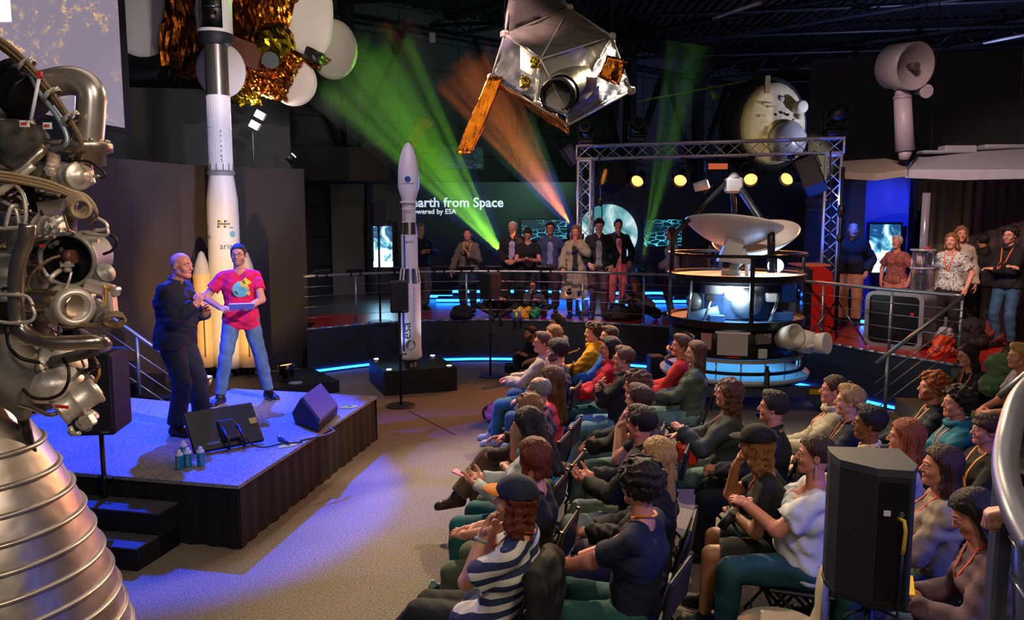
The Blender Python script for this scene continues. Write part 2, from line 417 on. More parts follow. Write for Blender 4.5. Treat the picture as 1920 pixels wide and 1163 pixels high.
def jnoise(seed, amp, f):
    r = np.random.RandomState(seed); A = r.uniform(-1, 1, (5, 3)); ph = r.uniform(0, 6, 5)
    def fn(X, Y, Z):
        w = np.sin(f*.6*(A[0, 0]*X+A[0, 1]*Y+A[0, 2]*Z)+ph[0])
        return amp*(np.sin(f*(A[1, 0]*X+A[1, 1]*Y+(1.3+A[1, 2])*Z)+2.2*w+ph[1])+.7*np.sin(1.9*f*(A[2, 0]*X+A[2, 1]*Y+A[2, 2]*Z)+1.5*w+ph[2])+.5*np.sin(3*f*(A[3, 0]*X+A[3, 1]*Y+A[3, 2]*Z)-2*w+ph[3]))
    return fn
def make_hair(kind, h, seed, cap=None):
    L = -.42 if 'long' in kind or 'pony' in kind else -.16
    if 'mid' in kind: L = -.26
    S = SDF((-.15, -.22, L), (.15, .15, .18), h)
    t = {'buzz': .006, 'short': .013, 'tidy': .016, 'curly': .030, 'mop': .030, 'long': .016, 'mid': .016, 'bun': .012, 'pony': .012, 'fringe': .018, 'balding': .007, 'bob': .02}.get(kind.split('_')[0], .014)
    if cap: t = .007
    S.ell((0, -.016, .036), (.076+t, .098+t*.9, .083+t), .01)
    X, Y, Z = S.ax[0][:, None, None], S.ax[1][None, :, None], S.ax[2][None, None, :]
    if kind.startswith('short') or kind.startswith('tidy') or kind.startswith('mop') or kind.startswith('curly') or kind.startswith('fringe'):
        S.ell((.008, .035, .103), (.055, .055, .026 if not kind.startswith('tidy') else .034), .02)
    if kind.startswith('curly') or kind.startswith('mop'): S.ell((0, -.03, .06), (.092, .10, .085), .02)
    side = .3 if not ('long' in kind or 'mid' in kind or 'bob' in kind) else 0
    hl = np.interp(S.ax[1], [-.12, -.065, -.02, .0, .012, .03, .06, .085, .14], [-.085, -.075, -.025 if side else -.06, -.012 if side else -.05, .0 if side else -.02, .028, .060 if 'fringe' not in kind else .035, .075 if 'fringe' not in kind else .03, .08])
    if kind.startswith('mop') or kind.startswith('curly_low'): hl = hl-.02
    S.F = np.maximum(S.F, (hl[None, :, None]-Z)*.8+0*X)
    if kind.startswith('balding'): S.ell((0, .035, .12), (.062, .11, .062), .01, '-')
    long_ = 'long' in kind; mid = 'mid' in kind
    if long_ or mid:
        e = -.40 if long_ else -.22
        for q in (-1, 1):
            S.cap((q*.06, -.045, .03), (q*.085, -.06, -.12), .032, .030, .03); S.cap((q*.085, -.06, -.12), (q*.07, -.085, e+.02), .032, .022, .03)
            S.cap((q*.078, .0, .04), (q*.088, -.005, -.10), .014, .017, .02)
            if 'front' in kind: S.cap((q*.088, -.005, -.10), (q*.10, .045, e+.08), .020, .016, .02)
            else: S.cap((q*.088, -.005, -.10), (q*.10, -.04, e+.08), .020, .016, .02)
        S.cap((0, -.08, .02), (0, -.10, e+.03), .045, .030, .03)
    if 'bob' in kind:
        for q in (-1, 1): S.cap((q*.075, -.02, .03), (q*.08, -.01, -.085), .024, .022, .03)
        S.cap((-.04, -.085, .0), (.04, -.085, -.08), .03, .03, .03); S.cap((.04, -.085, .0), (-.04, -.085, -.08), .03, .03, .03)
    if 'pony' in kind: S.cap((0, -.115, .04), (0, -.15, -.02), .022, .028, .012); S.cap((0, -.15, -.02), (0, -.13, -.30), .028, .012, .02)
    if 'bun' in kind: S.ell((0, -.125, .06 if 'low' not in kind else -.01), (.036, .032, .034), .012)
    if 'fringe' in kind: S.cap((-.045, .075, .055), (.045, .078, .050), .016, .016, .015)
    r = np.random.RandomState(seed)
    a, b_, c_ = r.uniform(0, 6, 3)
    if kind.startswith('curly') or 'wavy' in kind:
        am = .008 if kind.startswith('curly') else .005
        S.warp(lambda X, Y, Z: am*np.sin(95*X+a+2*np.sin(50*Z))*np.sin(90*Y+b_+2*np.sin(60*X))*1.2+am*np.sin(120*Z+c_+3*np.sin(40*X+30*Y))*.8)
    else:
        S.warp(lambda X, Y, Z: .0028*np.sin(38*np.arctan2(X+.004*np.sin(30*Z), -Y-.02)+a)+.0022*np.sin(75*np.arctan2(X, -Y-.01)+b_+8*Z)+.003*np.sin(45*X+22*Y+c_)*np.sin(35*Z+a))
    if cap:
        q_ = np.maximum(.05-Z, (X/.094)**2+((Y+.014)/.114)**2-1)  # nothing outside the cap above its rim
        S.F = np.maximum(S.F, np.minimum(Z-.045, (np.sqrt((X/.094)**2+((Y+.014)/.115)**2+((Z-.044)/.098)**2)-1)*.1))
    # clear the face
    S.ell((0, .075, -.035), (.062, .06, .082 if 'fringe' in kind else .098), .006, '-')
    return S.mesh()
def cap_parts(color, visor, back=False):
    S = SDF((-.11, -.14, -.02), (.11, .22, .16), .006)
    S.ell((0, -.014, .044), (.099, .120, .104), .01); S.plane((0, -.15, -1), -.034)
    V, F = S.mesh()
    T = SDF((-.11, .02, -.0), (.11, .22, .10), .005); T.ell((0, .085, .032), (.082, .095, .03), .01); T.ell((0, .075, .018), (.09, .11, .030), .004, '-'); T.plane((0, -1, 0), -.06)
    V2, F2 = T.mesh()
    return (V, F), (V2, F2)
SK = {'fair': '#c98f76', 'pale': '#d3a08a', 'rosy': '#c4806c', 'tan': '#a8714f', 'brown': '#7a4a32', 'olive': '#b07d5c'}
HC = {'black': '#0c0908', 'dark': '#1d130e', 'brown': '#3d2415', 'midbrown': '#55351e', 'light': '#7d5834', 'blond': '#a8814e', 'ginger': '#8a3f18', 'auburn': '#5c2813', 'grey': '#77716c', 'white': '#b5b0ac'}
PEOPLE = {}
def person(label, loc, face, **k):
    """face: world heading in degrees (0 = +X). local frame: looks along +Y, right is +X."""
    g = lambda n, d=None: k.get(n, d)
    sit = g('sit', True); fem = g('fem', False); s = g('s', 1.0); h = g('h', .013); hh = g('hh', .0045)
    seed = g('seed', len(PEOPLE)+11); fat = g('fat', 1.0); r_ = random.Random(seed)
    root = thing('person', label, 'person', loc, R(face-90), g('group')); root.scale = (s, s, s)
    hs = g('seat', .45)
    L = R(g('lean', -5 if sit else 1)); rollx = R(g('roll', 0))
    Pv = Vector((0, 0, hs+.10)) if sit else Vector((0, 0, g('pz', .93)))
    u = Vector((math.sin(rollx), math.sin(L)*math.cos(rollx), math.cos(L)*math.cos(rollx))); X = Vector((1, 0, 0)); tw = R(g('twist', 0))
    f = X.cross(u)*-1; f = u.cross(X)
    Xs = (X*math.cos(tw)+f*math.sin(tw)); fs = (f*math.cos(tw)-X*math.sin(tw))
    waist = Pv+u*.16; chest = Pv+u*.34; nb = Pv+u*.52
    sw = (.145 if fem else .168)*(1+.35*(fat-1)); sh = {q: nb-u*.082+Xs*(q*sw)-fs*.005 for q in (-1, 1)}
    nd = (u*.75+Vector((0, 0, .25))+fs*g('neckf', .22)).normalized(); hc = nb+nd*.148
    # arms
    arm = {}
    dflt = {1: (.13, .36, hs+.24), -1: (-.13, .36, hs+.24)} if sit else {1: (.24, .04, .80), -1: (-.24, .04, .80)}
    for q, nm in ((1, 'R'), (-1, 'L')):
        tgt = g('arm'+nm, dflt[q]); pole = g('pole'+nm, (q*.7, -.5, -.6)); e, w_ = ik(sh[q], tgt, .285, .255, pole)
        hd = Vector(g('hdir'+nm, w_-e)).normalized(); pn = Vector(g('palm'+nm, (-q*.5, 0, -1)))
        arm[q] = (e, w_, hd, pn, g('hand'+nm, 'relax'))
    # legs
    leg = {}
    for q, nm in ((1, 'R'), (-1, 'L')):
        hip = Pv+X*(q*.088)-u*.01
        d = (q*.13, .46, .09) if sit else (q*.10, 0, .09)
        t = g('leg'+nm, d); pole = g('kpole'+nm, (q*.10, .2 if sit else .6, 1.0 if sit else .0)); kn, an = ik(hip, t, .435, .42, pole)
        leg[q] = (hip, kn, an)
    lo = np.min([list(p) for p in [Pv, nb, hc]+[z for q in (-1, 1) for z in (arm[q][0], arm[q][1], leg[q][1], leg[q][2])]], 0)-.18
    hi = np.max([list(p) for p in [Pv, nb, hc]+[z for q in (-1, 1) for z in (arm[q][0], arm[q][1], leg[q][1], leg[q][2])]], 0)+.18
    lo[2] = max(lo[2], -.02)
    def torso(S, t, low=True, belly=True):
        for q in (-1, 1):
            if low: S.cap(Pv+X*(q*.062*fat), waist+X*(q*.048*fat), (.100 if fem else .096)*fat+t, (.086 if fem else .092)*fat+t, .04)
            S.cap(waist+Xs*(q*.048*fat), chest+Xs*(q*.066)*fat, (.086 if fem else .094)*fat+t, (.096 if fem else .108)*fat+t, .04)
            S.cap(chest+Xs*(q*.066)*fat, nb-u*.10+Xs*(q*.075), (.094 if fem else .107)*fat+t, .068+t, .035)
            S.cap(nb-u*.035, sh[q]+u*.008, .040+t*.8, .043+t*.7, .035)
            if fem: S.ell(chest+Xs*(q*.072)+fs*(.070*fat)+u*.005, ((.062+t)*fat,)*3, .035)
        if fat > 1.08 and belly: S.ell(waist+f*.05*fat-u*.02, (.13*fat+t, .10*fat+t, .12*fat+t), .05)
    def arms(S, t, frac=1.0, loose=0, k_=.02, wide=0):
        for q in (-1, 1):
            e, w_ = arm[q][0], arm[q][1]; a = sh[q]; fa = 1+.5*(fat-1)
            f1 = min(1, frac*2); S.cap(a, a+(e-a)*f1, .049*fa+t*.75, (.040*fa+t+wide) if f1 == 1 else .047*fa+t+wide, k_, clip1=(f1 < 1))
            if frac > .5: f2 = (frac-.5)*2; S.cap(e, e+(w_-e)*f2, .040*fa+t+wide, .040*fa-.010*f2+t+loose, k_, clip1=True)
    def legs(S, t, frac=1.0, flare=0, k_=.03):
        for q in (-1, 1):
            hip, kn, an = leg[q]; fa = (1+.6*(fat-1))*(1.04 if fem else 1)
            f1 = min(1, frac*2); S.cap(hip, hip+(kn-hip)*f1, .088*fa+t, (.058*fa+t+.0) if f1 == 1 else .070*fa+t+flare, k_, clip1=(f1 < 1))
            if frac > .5:
                f2 = (frac-.5)*2; S.cap(kn, kn+(an-kn)*f2, .057*fa+t, .057*fa-.020*f2+t+flare, .015, clip1=True)
                if flare < .012: S.cap(kn+(an-kn)*.12, kn+(an-kn)*.5, .052*fa+t, .046*fa+t, .02)
    # --- the body, one mesh
    S = SDF(lo, hi, h); torso(S, 0); arms(S, 0); legs(S, 0)
    S.cap(nb-u*.04, hc-nd*.04+Vector((0, 0, -.012)), .056, .053, .03)
    V, F = S.mesh(); Vs = [V]; Fs = [list(map(tuple, F.tolist()))]; Ms = [np.zeros(len(F), int)]; n = len(V)
    hy, hp, ht = g('head', (0, 0, 0)); hw = g('hw', (.97, .97, .98))
    MH = Matrix.Translation(hc+Vector((0, 0, .012))) @ Matrix.Rotation(R(hy)+tw, 4, 'Z') @ Matrix.Rotation(R(hp), 4, 'X') @ Matrix.Rotation(R(ht), 4, 'Y') @ Matrix.Diagonal((*hw, 1))
    HV, HF, HM, EV, EF, EM = get_head(hh, fem)
    m2 = HM.copy()
    if g('beard'):
        C = HV[HF].mean(1); top_ = np.interp(np.abs(C[:, 0]), [0, .012, .026, .036, .05, .07], [-.047, -.047, -.054, -.060, -.042, -.015]); bd = (C[:, 2] < top_) & (C[:, 1] > -.012) & (C[:, 2] > -.118) & (m2 != 1) & ~((C[:, 2] < -.070) & (C[:, 2] > -.078) & (np.abs(C[:, 0]) < .012))
        m2[bd] = 5 if g('beard') == 'stubble' else 6
        if g('beard') != 'stubble':
            HV = HV.copy(); vi = np.unique(HF[bd]); ctr = np.array([0, 0, -.05]); dv = HV[vi]-ctr; HV[vi] += dv/np.linalg.norm(dv, axis=1)[:, None]*.005
    Vs.append(xf(HV, MH)); Fs.append([tuple(i+n for i in q) for q in HF.tolist()]); Ms.append(m2); n += len(HV)
    Vs.append(xf(EV, MH)); Fs.append([tuple(i+n for i in q) for q in EF]); Ms.append(np.array(EM)); n += len(EV)
    for q in (-1, 1):
        e, w_, hd, pn, kind = arm[q]
        if kind == 'none': continue
        GV, GF = get_hand(kind, .004 if hh < .006 else .0065); GV = GV.copy(); GF2 = GF
        if q < 0: GV[:, 0] *= -1; GF2 = GF[:, ::-1]
        fr = frame(hd, -pn); M = Matrix.Translation(w_-hd*.012) @ fr.to_4x4()
        if fem: GV = GV*.92
        Vs.append(xf(GV, M)); Fs.append([tuple(i+n for i in qq) for qq in GF2.tolist()]); Ms.append(np.zeros(len(GF), int)); n += len(GV)
    sk = srgb(SK.get(g('skin', 'fair'), g('skin', 'fair'))); lip = (sk[0]*.80, sk[1]*.50, sk[2]*.50); hcol = srgb(HC.get(g('hairc', 'brown'), g('hairc', 'brown')))
    stub = tuple(.55*a+.3*b for a, b in zip(sk, hcol))
    body = mkobj('body', np.concatenate(Vs).tolist(), sum(Fs, []), [skin(sk), mat('lips', lip, .4), hairm(hcol), mat('eye_white', (.6, .58, .55), .25), mat('iris', (.03, .02, .015), .15), skin(stub), hairm(tuple(.22*a+.78*b for a, b in zip(sk, hcol)))], np.concatenate(Ms), True, root)
    # --- hair, hats
    hk = g('hair', 'short')
    if hk:
        HVv, HFf = make_hair(hk, g('hr', .007), seed, g('cap')); mkobj('hair', xf(HVv, MH), HFf, [hairm(hcol)], None, True, root)
    if g('cap'):
        (a, b), (c, d) = cap_parts(None, None); co = mkobj('cap', xf(a, MH), b, [cloth(g('cap')[0])], None, True, root)
        mkobj('visor', xf(c, MH), d, [cloth(g('cap')[1])], None, True, co)
        mb = MB(); mb.sphere((0, -.014, .138), .008, 8); mb.v = [tuple(MH@Vector(p)) for p in mb.v]; mb.build('button', [cloth(g('cap')[1])], co)
    # --- clothes
    top = g('top', ('tee', '#222222')); tk, tc = top[0], top[1]; tm = tc if isinstance(tc, bpy.types.Material) else cloth(tc)
    ch = h
    inner = None
    def upper(t, frac, col, name, neck='crew', hem=.06, openf=False, loose=0, wr=.0035, wide=0, long_=0, off=False):
        S = SDF(lo, hi, ch); torso(S, t)
        if not sit:
            for q in (-1, 1): S.cap(Pv+X*(q*.07*fat), Pv-u*(hem+long_+.1*long_)+X*(q*(.094+.085*long_)*fat), .105*fat+t, (.098+.08*long_)*fat+t, .05)
        elif long_ or hem > .08:
            for q in (-1, 1): S.cap(Pv+X*(q*.075*fat), Pv+X*(q*.085)+Vector((0, .12, .0)), .105*fat+t, .10*fat+t, .04)
        S.plane(-u, -(Pv-u*(hem+long_)).dot(u) if True else 0)
        S.cap(nb+u*.0, hc, .058, .062, .012, '-')
        if neck == 'v' or openf: S.cap(nb+fs*.05, chest+u*.10+fs*.15, .032, .02, .012, '-')
        if neck == 'scoop': S.cap(nb+fs*.03, nb+fs*.12-u*.05, .062, .05, .02, '-')
        if neck == 'off': S.plane(u, (nb-u*.115).dot(u))
        if openf: S.cap(nb+fs*.12-u*.02, Pv+f*.15*fat-u*.15, .052, .062, .01, '-')
        if long_: S.cap(Pv+f*.16-u*.10, Pv+f*.22-u*.75, .060, .075, .01, '-')
        if neck in ('collar', 'hood', 'turtle') or openf:
            N = 12; rr, rad = {'hood': (.082, .026), 'collar': (.066, .014), 'turtle': (.058, .018)}.get(neck, (.068, .014))
            for i in range(N):
                a0, a1 = [2*math.pi*j/N for j in (i, i+1)]
                if neck != 'turtle' and (openf or neck == 'collar') and abs(((a0+a1)/2-math.pi/2)) < .5: continue
                P0, P1 = [nb+u*(.012-.022*math.sin(a))+Xs*(rr*math.cos(a))+fs*(rr*math.sin(a)*.95+.008) for a in (a0, a1)]
                S.cap(P0, P1, rad, rad, .008)
            if neck == 'hood': S.ell(nb-fs*.09-u*.03, (.085, .045, .065), .02)
        if neck == 'off':
            for q in (-1, 1): S.ell(sh[q]+(arm[q][0]-sh[q])*.45, (.085, .085, .08), .03)
            arms(S, t+.012, .36, 0, .02, .012)
            S.cap(nb-u*.0, hc, .058, .062, .012, '-')
        else: arms(S, t, frac, loose, .02, wide)
        S.warp(jnoise(seed+3, wr, 34))
        V, F = S.mesh(); return mkobj(name, V, F, [col], None, True, root)
    bt = g('bottom', ('jeans', '#2b3f5c')); bm_ = bt[1] if isinstance(bt[1], bpy.types.Material) else (denim(bt[1]) if bt[0] == 'jeans' else cloth(bt[1]))
    if bt[0] != 'none':
        S = SDF(lo, hi, ch)
        for q in (-1, 1): S.cap(Pv+X*(q*.062*fat), waist-u*.02+X*(q*.05*fat), (.100 if fem else .097)*fat+.012, .093*fat+.010, .04)
        S.plane(u, (waist-u*(.02 if g('tuck') else .09)).dot(u))
        legs(S, {'jeans': .012, 'loose': .022, 'shorts': .018, 'leggings': .006}.get(bt[0], .012), {'shorts': .44}.get(bt[0], .97), {'loose': .018, 'jeans': .008, 'shorts': .012}.get(bt[0], .004))
        S.warp(jnoise(seed+5, .0022, 24))
        V, F = S.mesh(); mkobj('shorts' if bt[0] == 'shorts' else 'trousers', V, F, [bm_], None, True, root)
    tops = {'tee': dict(t=.012, frac=.30, neck='crew'), 'polo': dict(t=.012, frac=.32, neck='collar'), 'shirt': dict(t=.013, frac=.98, neck='collar', loose=.004),
            'long': dict(t=.013, frac=.98, neck='crew'), 'sweater': dict(t=.022, frac=.97, neck='crew', loose=.010, wr=.005), 'hoodie': dict(t=.026, frac=.97, neck='hood', loose=.010, wr=.005),
            'tank': dict(t=.008, frac=.02, neck='scoop'), 'off': dict(t=.016, frac=.3, neck='off', wr=.005), 'turtle': dict(t=.013, frac=.97, neck='turtle'),
            'jacket': dict(t=.026, frac=.97, neck='collar', loose=.012, openf=True, wr=.005), 'zip': dict(t=.024, frac=.97, neck='collar', loose=.010, wr=.005),
            'coat': dict(t=.034, frac=.97, neck='collar', loose=.02, openf=True, wr=.006, long_=.50), 'blouse': dict(t=.018, frac=.36, neck='v', wide=.02, wr=.005), 'rolled': dict(t=.016, frac=.72, neck='collar', loose=.01)}
    kw = dict(tops[tk]); kw.update(g('topkw', {}))
    nmz = {'tee': 't_shirt', 'polo': 'polo_shirt', 'long': 'top', 'tank': 'tank_top', 'off': 'blouse', 'turtle': 'sweater', 'zip': 'jacket', 'rolled': 'shirt'}.get(tk, tk)
    if g('hem'): kw['hem'] = g('hem')
    if g('tuck'): kw['hem'] = -.02
    if tk in ('jacket', 'coat'):
        c2 = top[2] if len(top) > 2 else '#999999'
        upper(.008, .45, cloth(c2), 'shirt', neck='crew', hem=.02)
    tt = kw.pop('t'); fr_ = kw.pop('frac'); tob = upper(tt, fr_, tm, nmz, **kw)
    # --- shoes
    sc = g('shoes', ('#16161a', '#1c1c1e'))
    if sc:
        SV, SF, SM = shoe_template()
        for q, nm in ((1, 'R'), (-1, 'L')):
            hip, kn, an = leg[q]; fd = Vector(g('foot'+nm, (q*.15, 1, 0))); fr = frame(fd, (0, 0, 1) if abs(fd.normalized().z) < .8 else (0, 1, 0))
            M = Matrix.Translation(an) @ fr.to_4x4()
            mkobj('shoe', xf(SV*(.92 if fem else 1.0), M), SF, [leather(sc[0]), plastic(sc[1])], SM, True, root)
            if g('socks'): MB().cyl(an+(kn-an)*.16, an, .046, .045, 14).build('sock', [cloth(g('socks'))], root)
    # --- lanyard and glasses
    if g('lanyard'):
        bt_ = BVHTree.FromPolygons([tob.data.vertices[i].co for i in range(len(tob.data.vertices))], [tuple(p.vertices) for p in tob.data.polygons])
        mbl = MB(); end = g('lanyard_end', .30)
        for q in (-1, 1):
            pts = []
            for i in range(15):
                t = i/14; c = nb+Xs*(q*(.072*(1-t)**.8+.004))-u*(end*t)+u*(.012*(1-t))
                hit = bt_.ray_cast(c+fs*.5, -fs); p = hit[0]+fs*.004 if hit[0] is not None and (hit[0]-c).dot(fs) > -.03 else c+fs*.06; pts.append(p)
            pts = [nb+Xs*(q*.004)-fs*.062+u*.022, nb+Xs*(q*.045)-fs*.048+u*.024, nb+Xs*(q*.074)+fs*.0+u*.022]+pts
            for i in range(1, len(pts)-1): pts[i] = (pts[i-1]+pts[i]*2+pts[i+1])/4
            for a, b in zip(pts[:-1], pts[1:]):
                t_ = (b-a).normalized(); wd = (Xs-t_*Xs.dot(t_))
                wd = (wd.normalized() if wd.length > .3 else fs)*.008; nn = t_.cross(wd).normalized()*.0015
                mbl.add([tuple(v) for v in (a-wd-nn, a+wd-nn, b+wd-nn, b-wd-nn, a-wd+nn, a+wd+nn, b+wd+nn, b-wd+nn)], [(0, 3, 2, 1), (4, 5, 6, 7), (0, 1, 5, 4), (1, 2, 6, 5), (2, 3, 7, 6), (3, 0, 4, 7)], 0, False)
        ln = mbl.build('lanyard', [mat('lanyard', g('lanyard'), .6)], root)
    if g('glasses'):
        gb = MB()
        for q in (-1, 1):
            gb.tube([(q*.032+.022*math.cos(a), .098-.10*abs(math.cos(a)*.022), .0+.016*math.sin(a)) for a in [2*math.pi*i/14 for i in range(14)]], .0016, 5, 0, True)
            gb.tube([(q*.054, .094, .004), (q*.076, .05, .004), (q*.082, -.012, .004), (q*.082, -.03, -.006)], .0018, 5)
        gb.tube([(-.010, .099, .003), (0, .103, .005), (.010, .099, .003)], .0016, 5)
        gb.v = [tuple(MH@Vector(p)) for p in gb.v]; gb.build('glasses', [plastic('#0d0d10', .3)], root)
    PEOPLE[label] = dict(root=root, arm=arm, leg=leg, MH=MH, hc=hc, nb=nb, Pv=Pv, u=u, f=f, s=s, hs=hs, rz=R(face-90))
    return root
def towards(px, py, z, px2=None, py2=None): pass
def wpos(P, v):                          # a point in a person's own frame -> the world
    i = PEOPLE[P] if isinstance(P, str) else P
    return Vector(i['root'].location)+Matrix.Rotation(i['rz'], 3, 'Z') @ (Vector(v)*i['s'])
# ------------------------------------------------------------------ the hall
FLOOR_Z, STAGE_Z, PLAT_Z = 0.0, .53, .77
def carpet(nt, b):
    tc = nt.nodes.new('ShaderNodeTexCoord'); n = nt.nodes.new('ShaderNodeTexNoise'); n.inputs['Scale'].default_value = 90; n.inputs['Detail'].default_value = 6
    n2 = nt.nodes.new('ShaderNodeTexNoise'); n2.inputs['Scale'].default_value = 1.3
    r = nt.nodes.new('ShaderNodeValToRGB'); r.color_ramp.elements[0].position = .35; r.color_ramp.elements[1].position = .68
    r.color_ramp.elements[0].color = (.085, .074, .060, 1); r.color_ramp.elements[1].color = (.30, .26, .215, 1)
    mx = nt.nodes.new('ShaderNodeMixRGB'); mx.blend_type = 'MULTIPLY'; mx.inputs[0].default_value = .25
    nt.links.new(tc.outputs['Object'], n.inputs['Vector']); nt.links.new(tc.outputs['Object'], n2.inputs['Vector']); nt.links.new(n.outputs['Fac'], r.inputs[0])
    nt.links.new(r.outputs[0], mx.inputs[1]); nt.links.new(n2.outputs['Fac'], mx.inputs[2]); nt.links.new(mx.outputs[0], b.inputs['Base Color'])
    bp = nt.nodes.new('ShaderNodeBump'); bp.inputs['Strength'].default_value = .5; bp.inputs['Distance'].default_value = .006
    nt.links.new(n.outputs['Fac'], bp.inputs['Height']); nt.links.new(bp.outputs[0], b.inputs['Normal'])
CARPET = nodemat('grey_carpet', carpet, .95)
def stagecarpet(nt, b):
    carpet(nt, b)
    for n in nt.nodes:
        if n.type == 'VALTORGB': n.color_ramp.elements[0].color = (.09, .09, .10, 1); n.color_ramp.elements[1].color = (.42, .42, .45, 1)
STAGEC = nodemat('stage_carpet', stagecarpet, .9)
struct(MB().box((3, 14, -.05), (34, 46, .1)).build('floor', [CARPET]))
def seam(a, b, w=.012):
    a = gp(*a, 0); b = gp(*b, 0); d = (b-a); L = d.length
    return MB().box(((a.x+b.x)/2, (a.y+b.y)/2, .002), (L, w, .004), math.atan2(d.y, d.x))
struct(seam((765, 770), (853, 816)).build('trim_1', [mat('seam', '#15120f')]))
DARKW = mat('dark_wall', '#2c2a30', .7, noise=.15, nscale=1.2)
NAVYW = mat('navy_wall', '#171b28', .75, noise=.2, nscale=.7)
# upper building wall, receding to the right, with its bracing
w0 = Vector((-11, 14.1, 0)); w1 = Vector((14.5, 35.2, 0)); wd = (w1-w0).normalized(); wn = Vector((-wd.y, wd.x, 0)); WL = (w1-w0).length
def wallbox(a, b, z0, z1, th=.15, m=None, name='wall'):
    a = Vector((a[0], a[1], 0)); b = Vector((b[0], b[1], 0)); d = b-a; n = Vector((-d.y, d.x, 0)).normalized(); c = (a+b)/2+n*th/2
    mb = MB(); mb.box((c.x, c.y, (z0+z1)/2), (d.length, th, z1-z0), math.atan2(d.y, d.x)); return mb
def panels(nt, b):
    tc = nt.nodes.new('ShaderNodeTexCoord'); br = nt.nodes.new('ShaderNodeTexBrick'); mp = nt.nodes.new('ShaderNodeMapping'); mp.inputs['Rotation'].default_value = (math.pi/2, 0, 0)
    br.inputs['Scale'].default_value = .35; br.inputs['Mortar Size'].default_value = .008; br.offset = .0; br.inputs['Color1'].default_value = (.030, .036, .046, 1); br.inputs['Color2'].default_value = (.036, .042, .052, 1); br.inputs['Mortar'].default_value = (.008, .009, .012, 1)
    nt.links.new(tc.outputs['Object'], mp.inputs[0]); nt.links.new(mp.outputs[0], br.inputs['Vector']); nt.links.new(br.outputs[0], b.inputs['Base Color'])
PANW = nodemat('panelled_wall', panels, .7)
struct(wallbox(w0, w1, 0, 8.2, .3).build('wall_back', [PANW]))
STEEL = mat('dark_steel', '#1a1d24', .5, .3)
k = 0
def wp(t, z, off=-.12): p = w0+wd*t+wn*off; return Vector((p.x, p.y, z))
mb = MB(); mb.tube([wp(t, 7.35-.0*t) for t in np.linspace(2, WL-1, 8)], .10, 10); struct(mb.build('trim_2', [STEEL]))
for i, t in enumerate((9.0, 14.5, 19, 22.5, 26, 29)):
    mb = MB(); p = wp(t, 4.1, -.2); mb.box((p.x, p.y, 4.1), (.28, .28, 8.2), math.atan2(wd.y, wd.x))
    for q in (-1, 1): mb.cyl(wp(t, 3.8, -.2), wp(t+q*1.7, 7.4, -.2), .07, n=8)
    struct(mb.build('trim_%d' % (3+i), [STEEL]))
# ceiling: corrugated roof, joists and beams
CEIL = mat('roof_deck', '#14151c', .6)
mb = MB(); n = 150
zs = 7.95
for i in range(n):
    x0 = -12+i*.24
    mb.quad((x0, 0, zs), (x0+.10, 0, zs), (x0+.10, 36, zs), (x0, 36, zs)); mb.quad((x0+.10, 0, zs), (x0+.13, 0, zs-.05), (x0+.13, 36, zs-.05), (x0+.10, 36, zs))
    mb.quad((x0+.13, 0, zs-.05), (x0+.21, 0, zs-.05), (x0+.21, 36, zs-.05), (x0+.13, 36, zs-.05)); mb.quad((x0+.21, 0, zs-.05), (x0+.24, 0, zs), (x0+.24, 36, zs), (x0+.21, 36, zs-.05))
mb.box((6, 18, zs+.08), (36, 36, .05)); struct(mb.build('ceiling', [CEIL]))
BEAM = mat('roof_beam', '#23252e', .45, .2)
for i, (a, b, z, w) in enumerate((((2.0, 33, 0), (22, 14, 0), 7.35, .22), ((-1, 28, 0), (19, 9.5, 0), 7.35, .22), ((6, 37, 0), (26, 18.5, 0), 7.35, .22), ((-4, 24, 0), (13, 8.2, 0), 7.35, .22))):
    a = Vector(a); b = Vector(b); d = (b-a); c = (a+b)/2; mb = MB(); rz = math.atan2(d.y, d.x); L = d.length
    mb.box((c.x, c.y, z), (L, w, .05), rz); mb.box((c.x, c.y, z+.45), (L, w, .05), rz)
    nn = int(L/.55)
    for j in range(nn):
        p = a+d*(j/nn); q = a+d*((j+1)/nn); z0, z1 = (z, z+.45) if j % 2 else (z+.45, z); mb.cyl((p.x, p.y, z0), (q.x, q.y, z1), .022, n=5)
    struct(mb.build('trim_%d' % (20+i), [BEAM]))
for i in range(7):     # cross joists running the other way
    y0 = 17+i*2.6; mb = MB()
    mb.cyl((-4, y0+2.2, 7.55), (24, y0-3.2+i*.3, 7.55), .05, n=6); struct(mb.build('trim_%d' % (30+i), [BEAM]))
# right-hand walls
RW = mat('brown_wall', '#3a2d31', .75, noise=.15, nscale=1)
pR0 = at(1620, 330, 15.2); pR1 = at(1760, 330, 14.2)
struct(wallbox((5.9, 16.2), (15, 13.6), 0, 5.7, .2).build('wall_right', [mat('slate_wall', '#2a2b33', .8, noise=.1)]))
CURT = MB(); pts = []
c0 = at(1735, 320, 13.6); c1 = at(1960, 320, 12.0); N = 60
for i in range(N+1):
    t = i/N; p = c0.lerp(c1, t); off = .02*math.sin(t*70); pts.append((p.x+off*.4, p.y+off, 0))
for i in range(N): a, b = pts[i], pts[i+1]; CURT.add([(a[0], a[1], 0.77), (b[0], b[1], .77), (b[0], b[1], 3.22), (a[0], a[1], 3.22)], [(0, 1, 2, 3)], 0, True)
CURT.box(((c0.x+c1.x)/2+.1, (c0.y+c1.y)/2+.15, 2.0), ((c1-c0).length, .1, 2.44), math.atan2(c1.y-c0.y, c1.x-c0.x))
struct(CURT.build('wall_side', [RW]))
pb0 = at(1622, 400, 15.0); pb1 = at(1704, 400, 14.4)
mb = wallbox(pb0, pb1, .77, 3.62, .3); struct(mb.build('wall_blue', [mat('blue_panel', '#2a3a9a', .6)]))
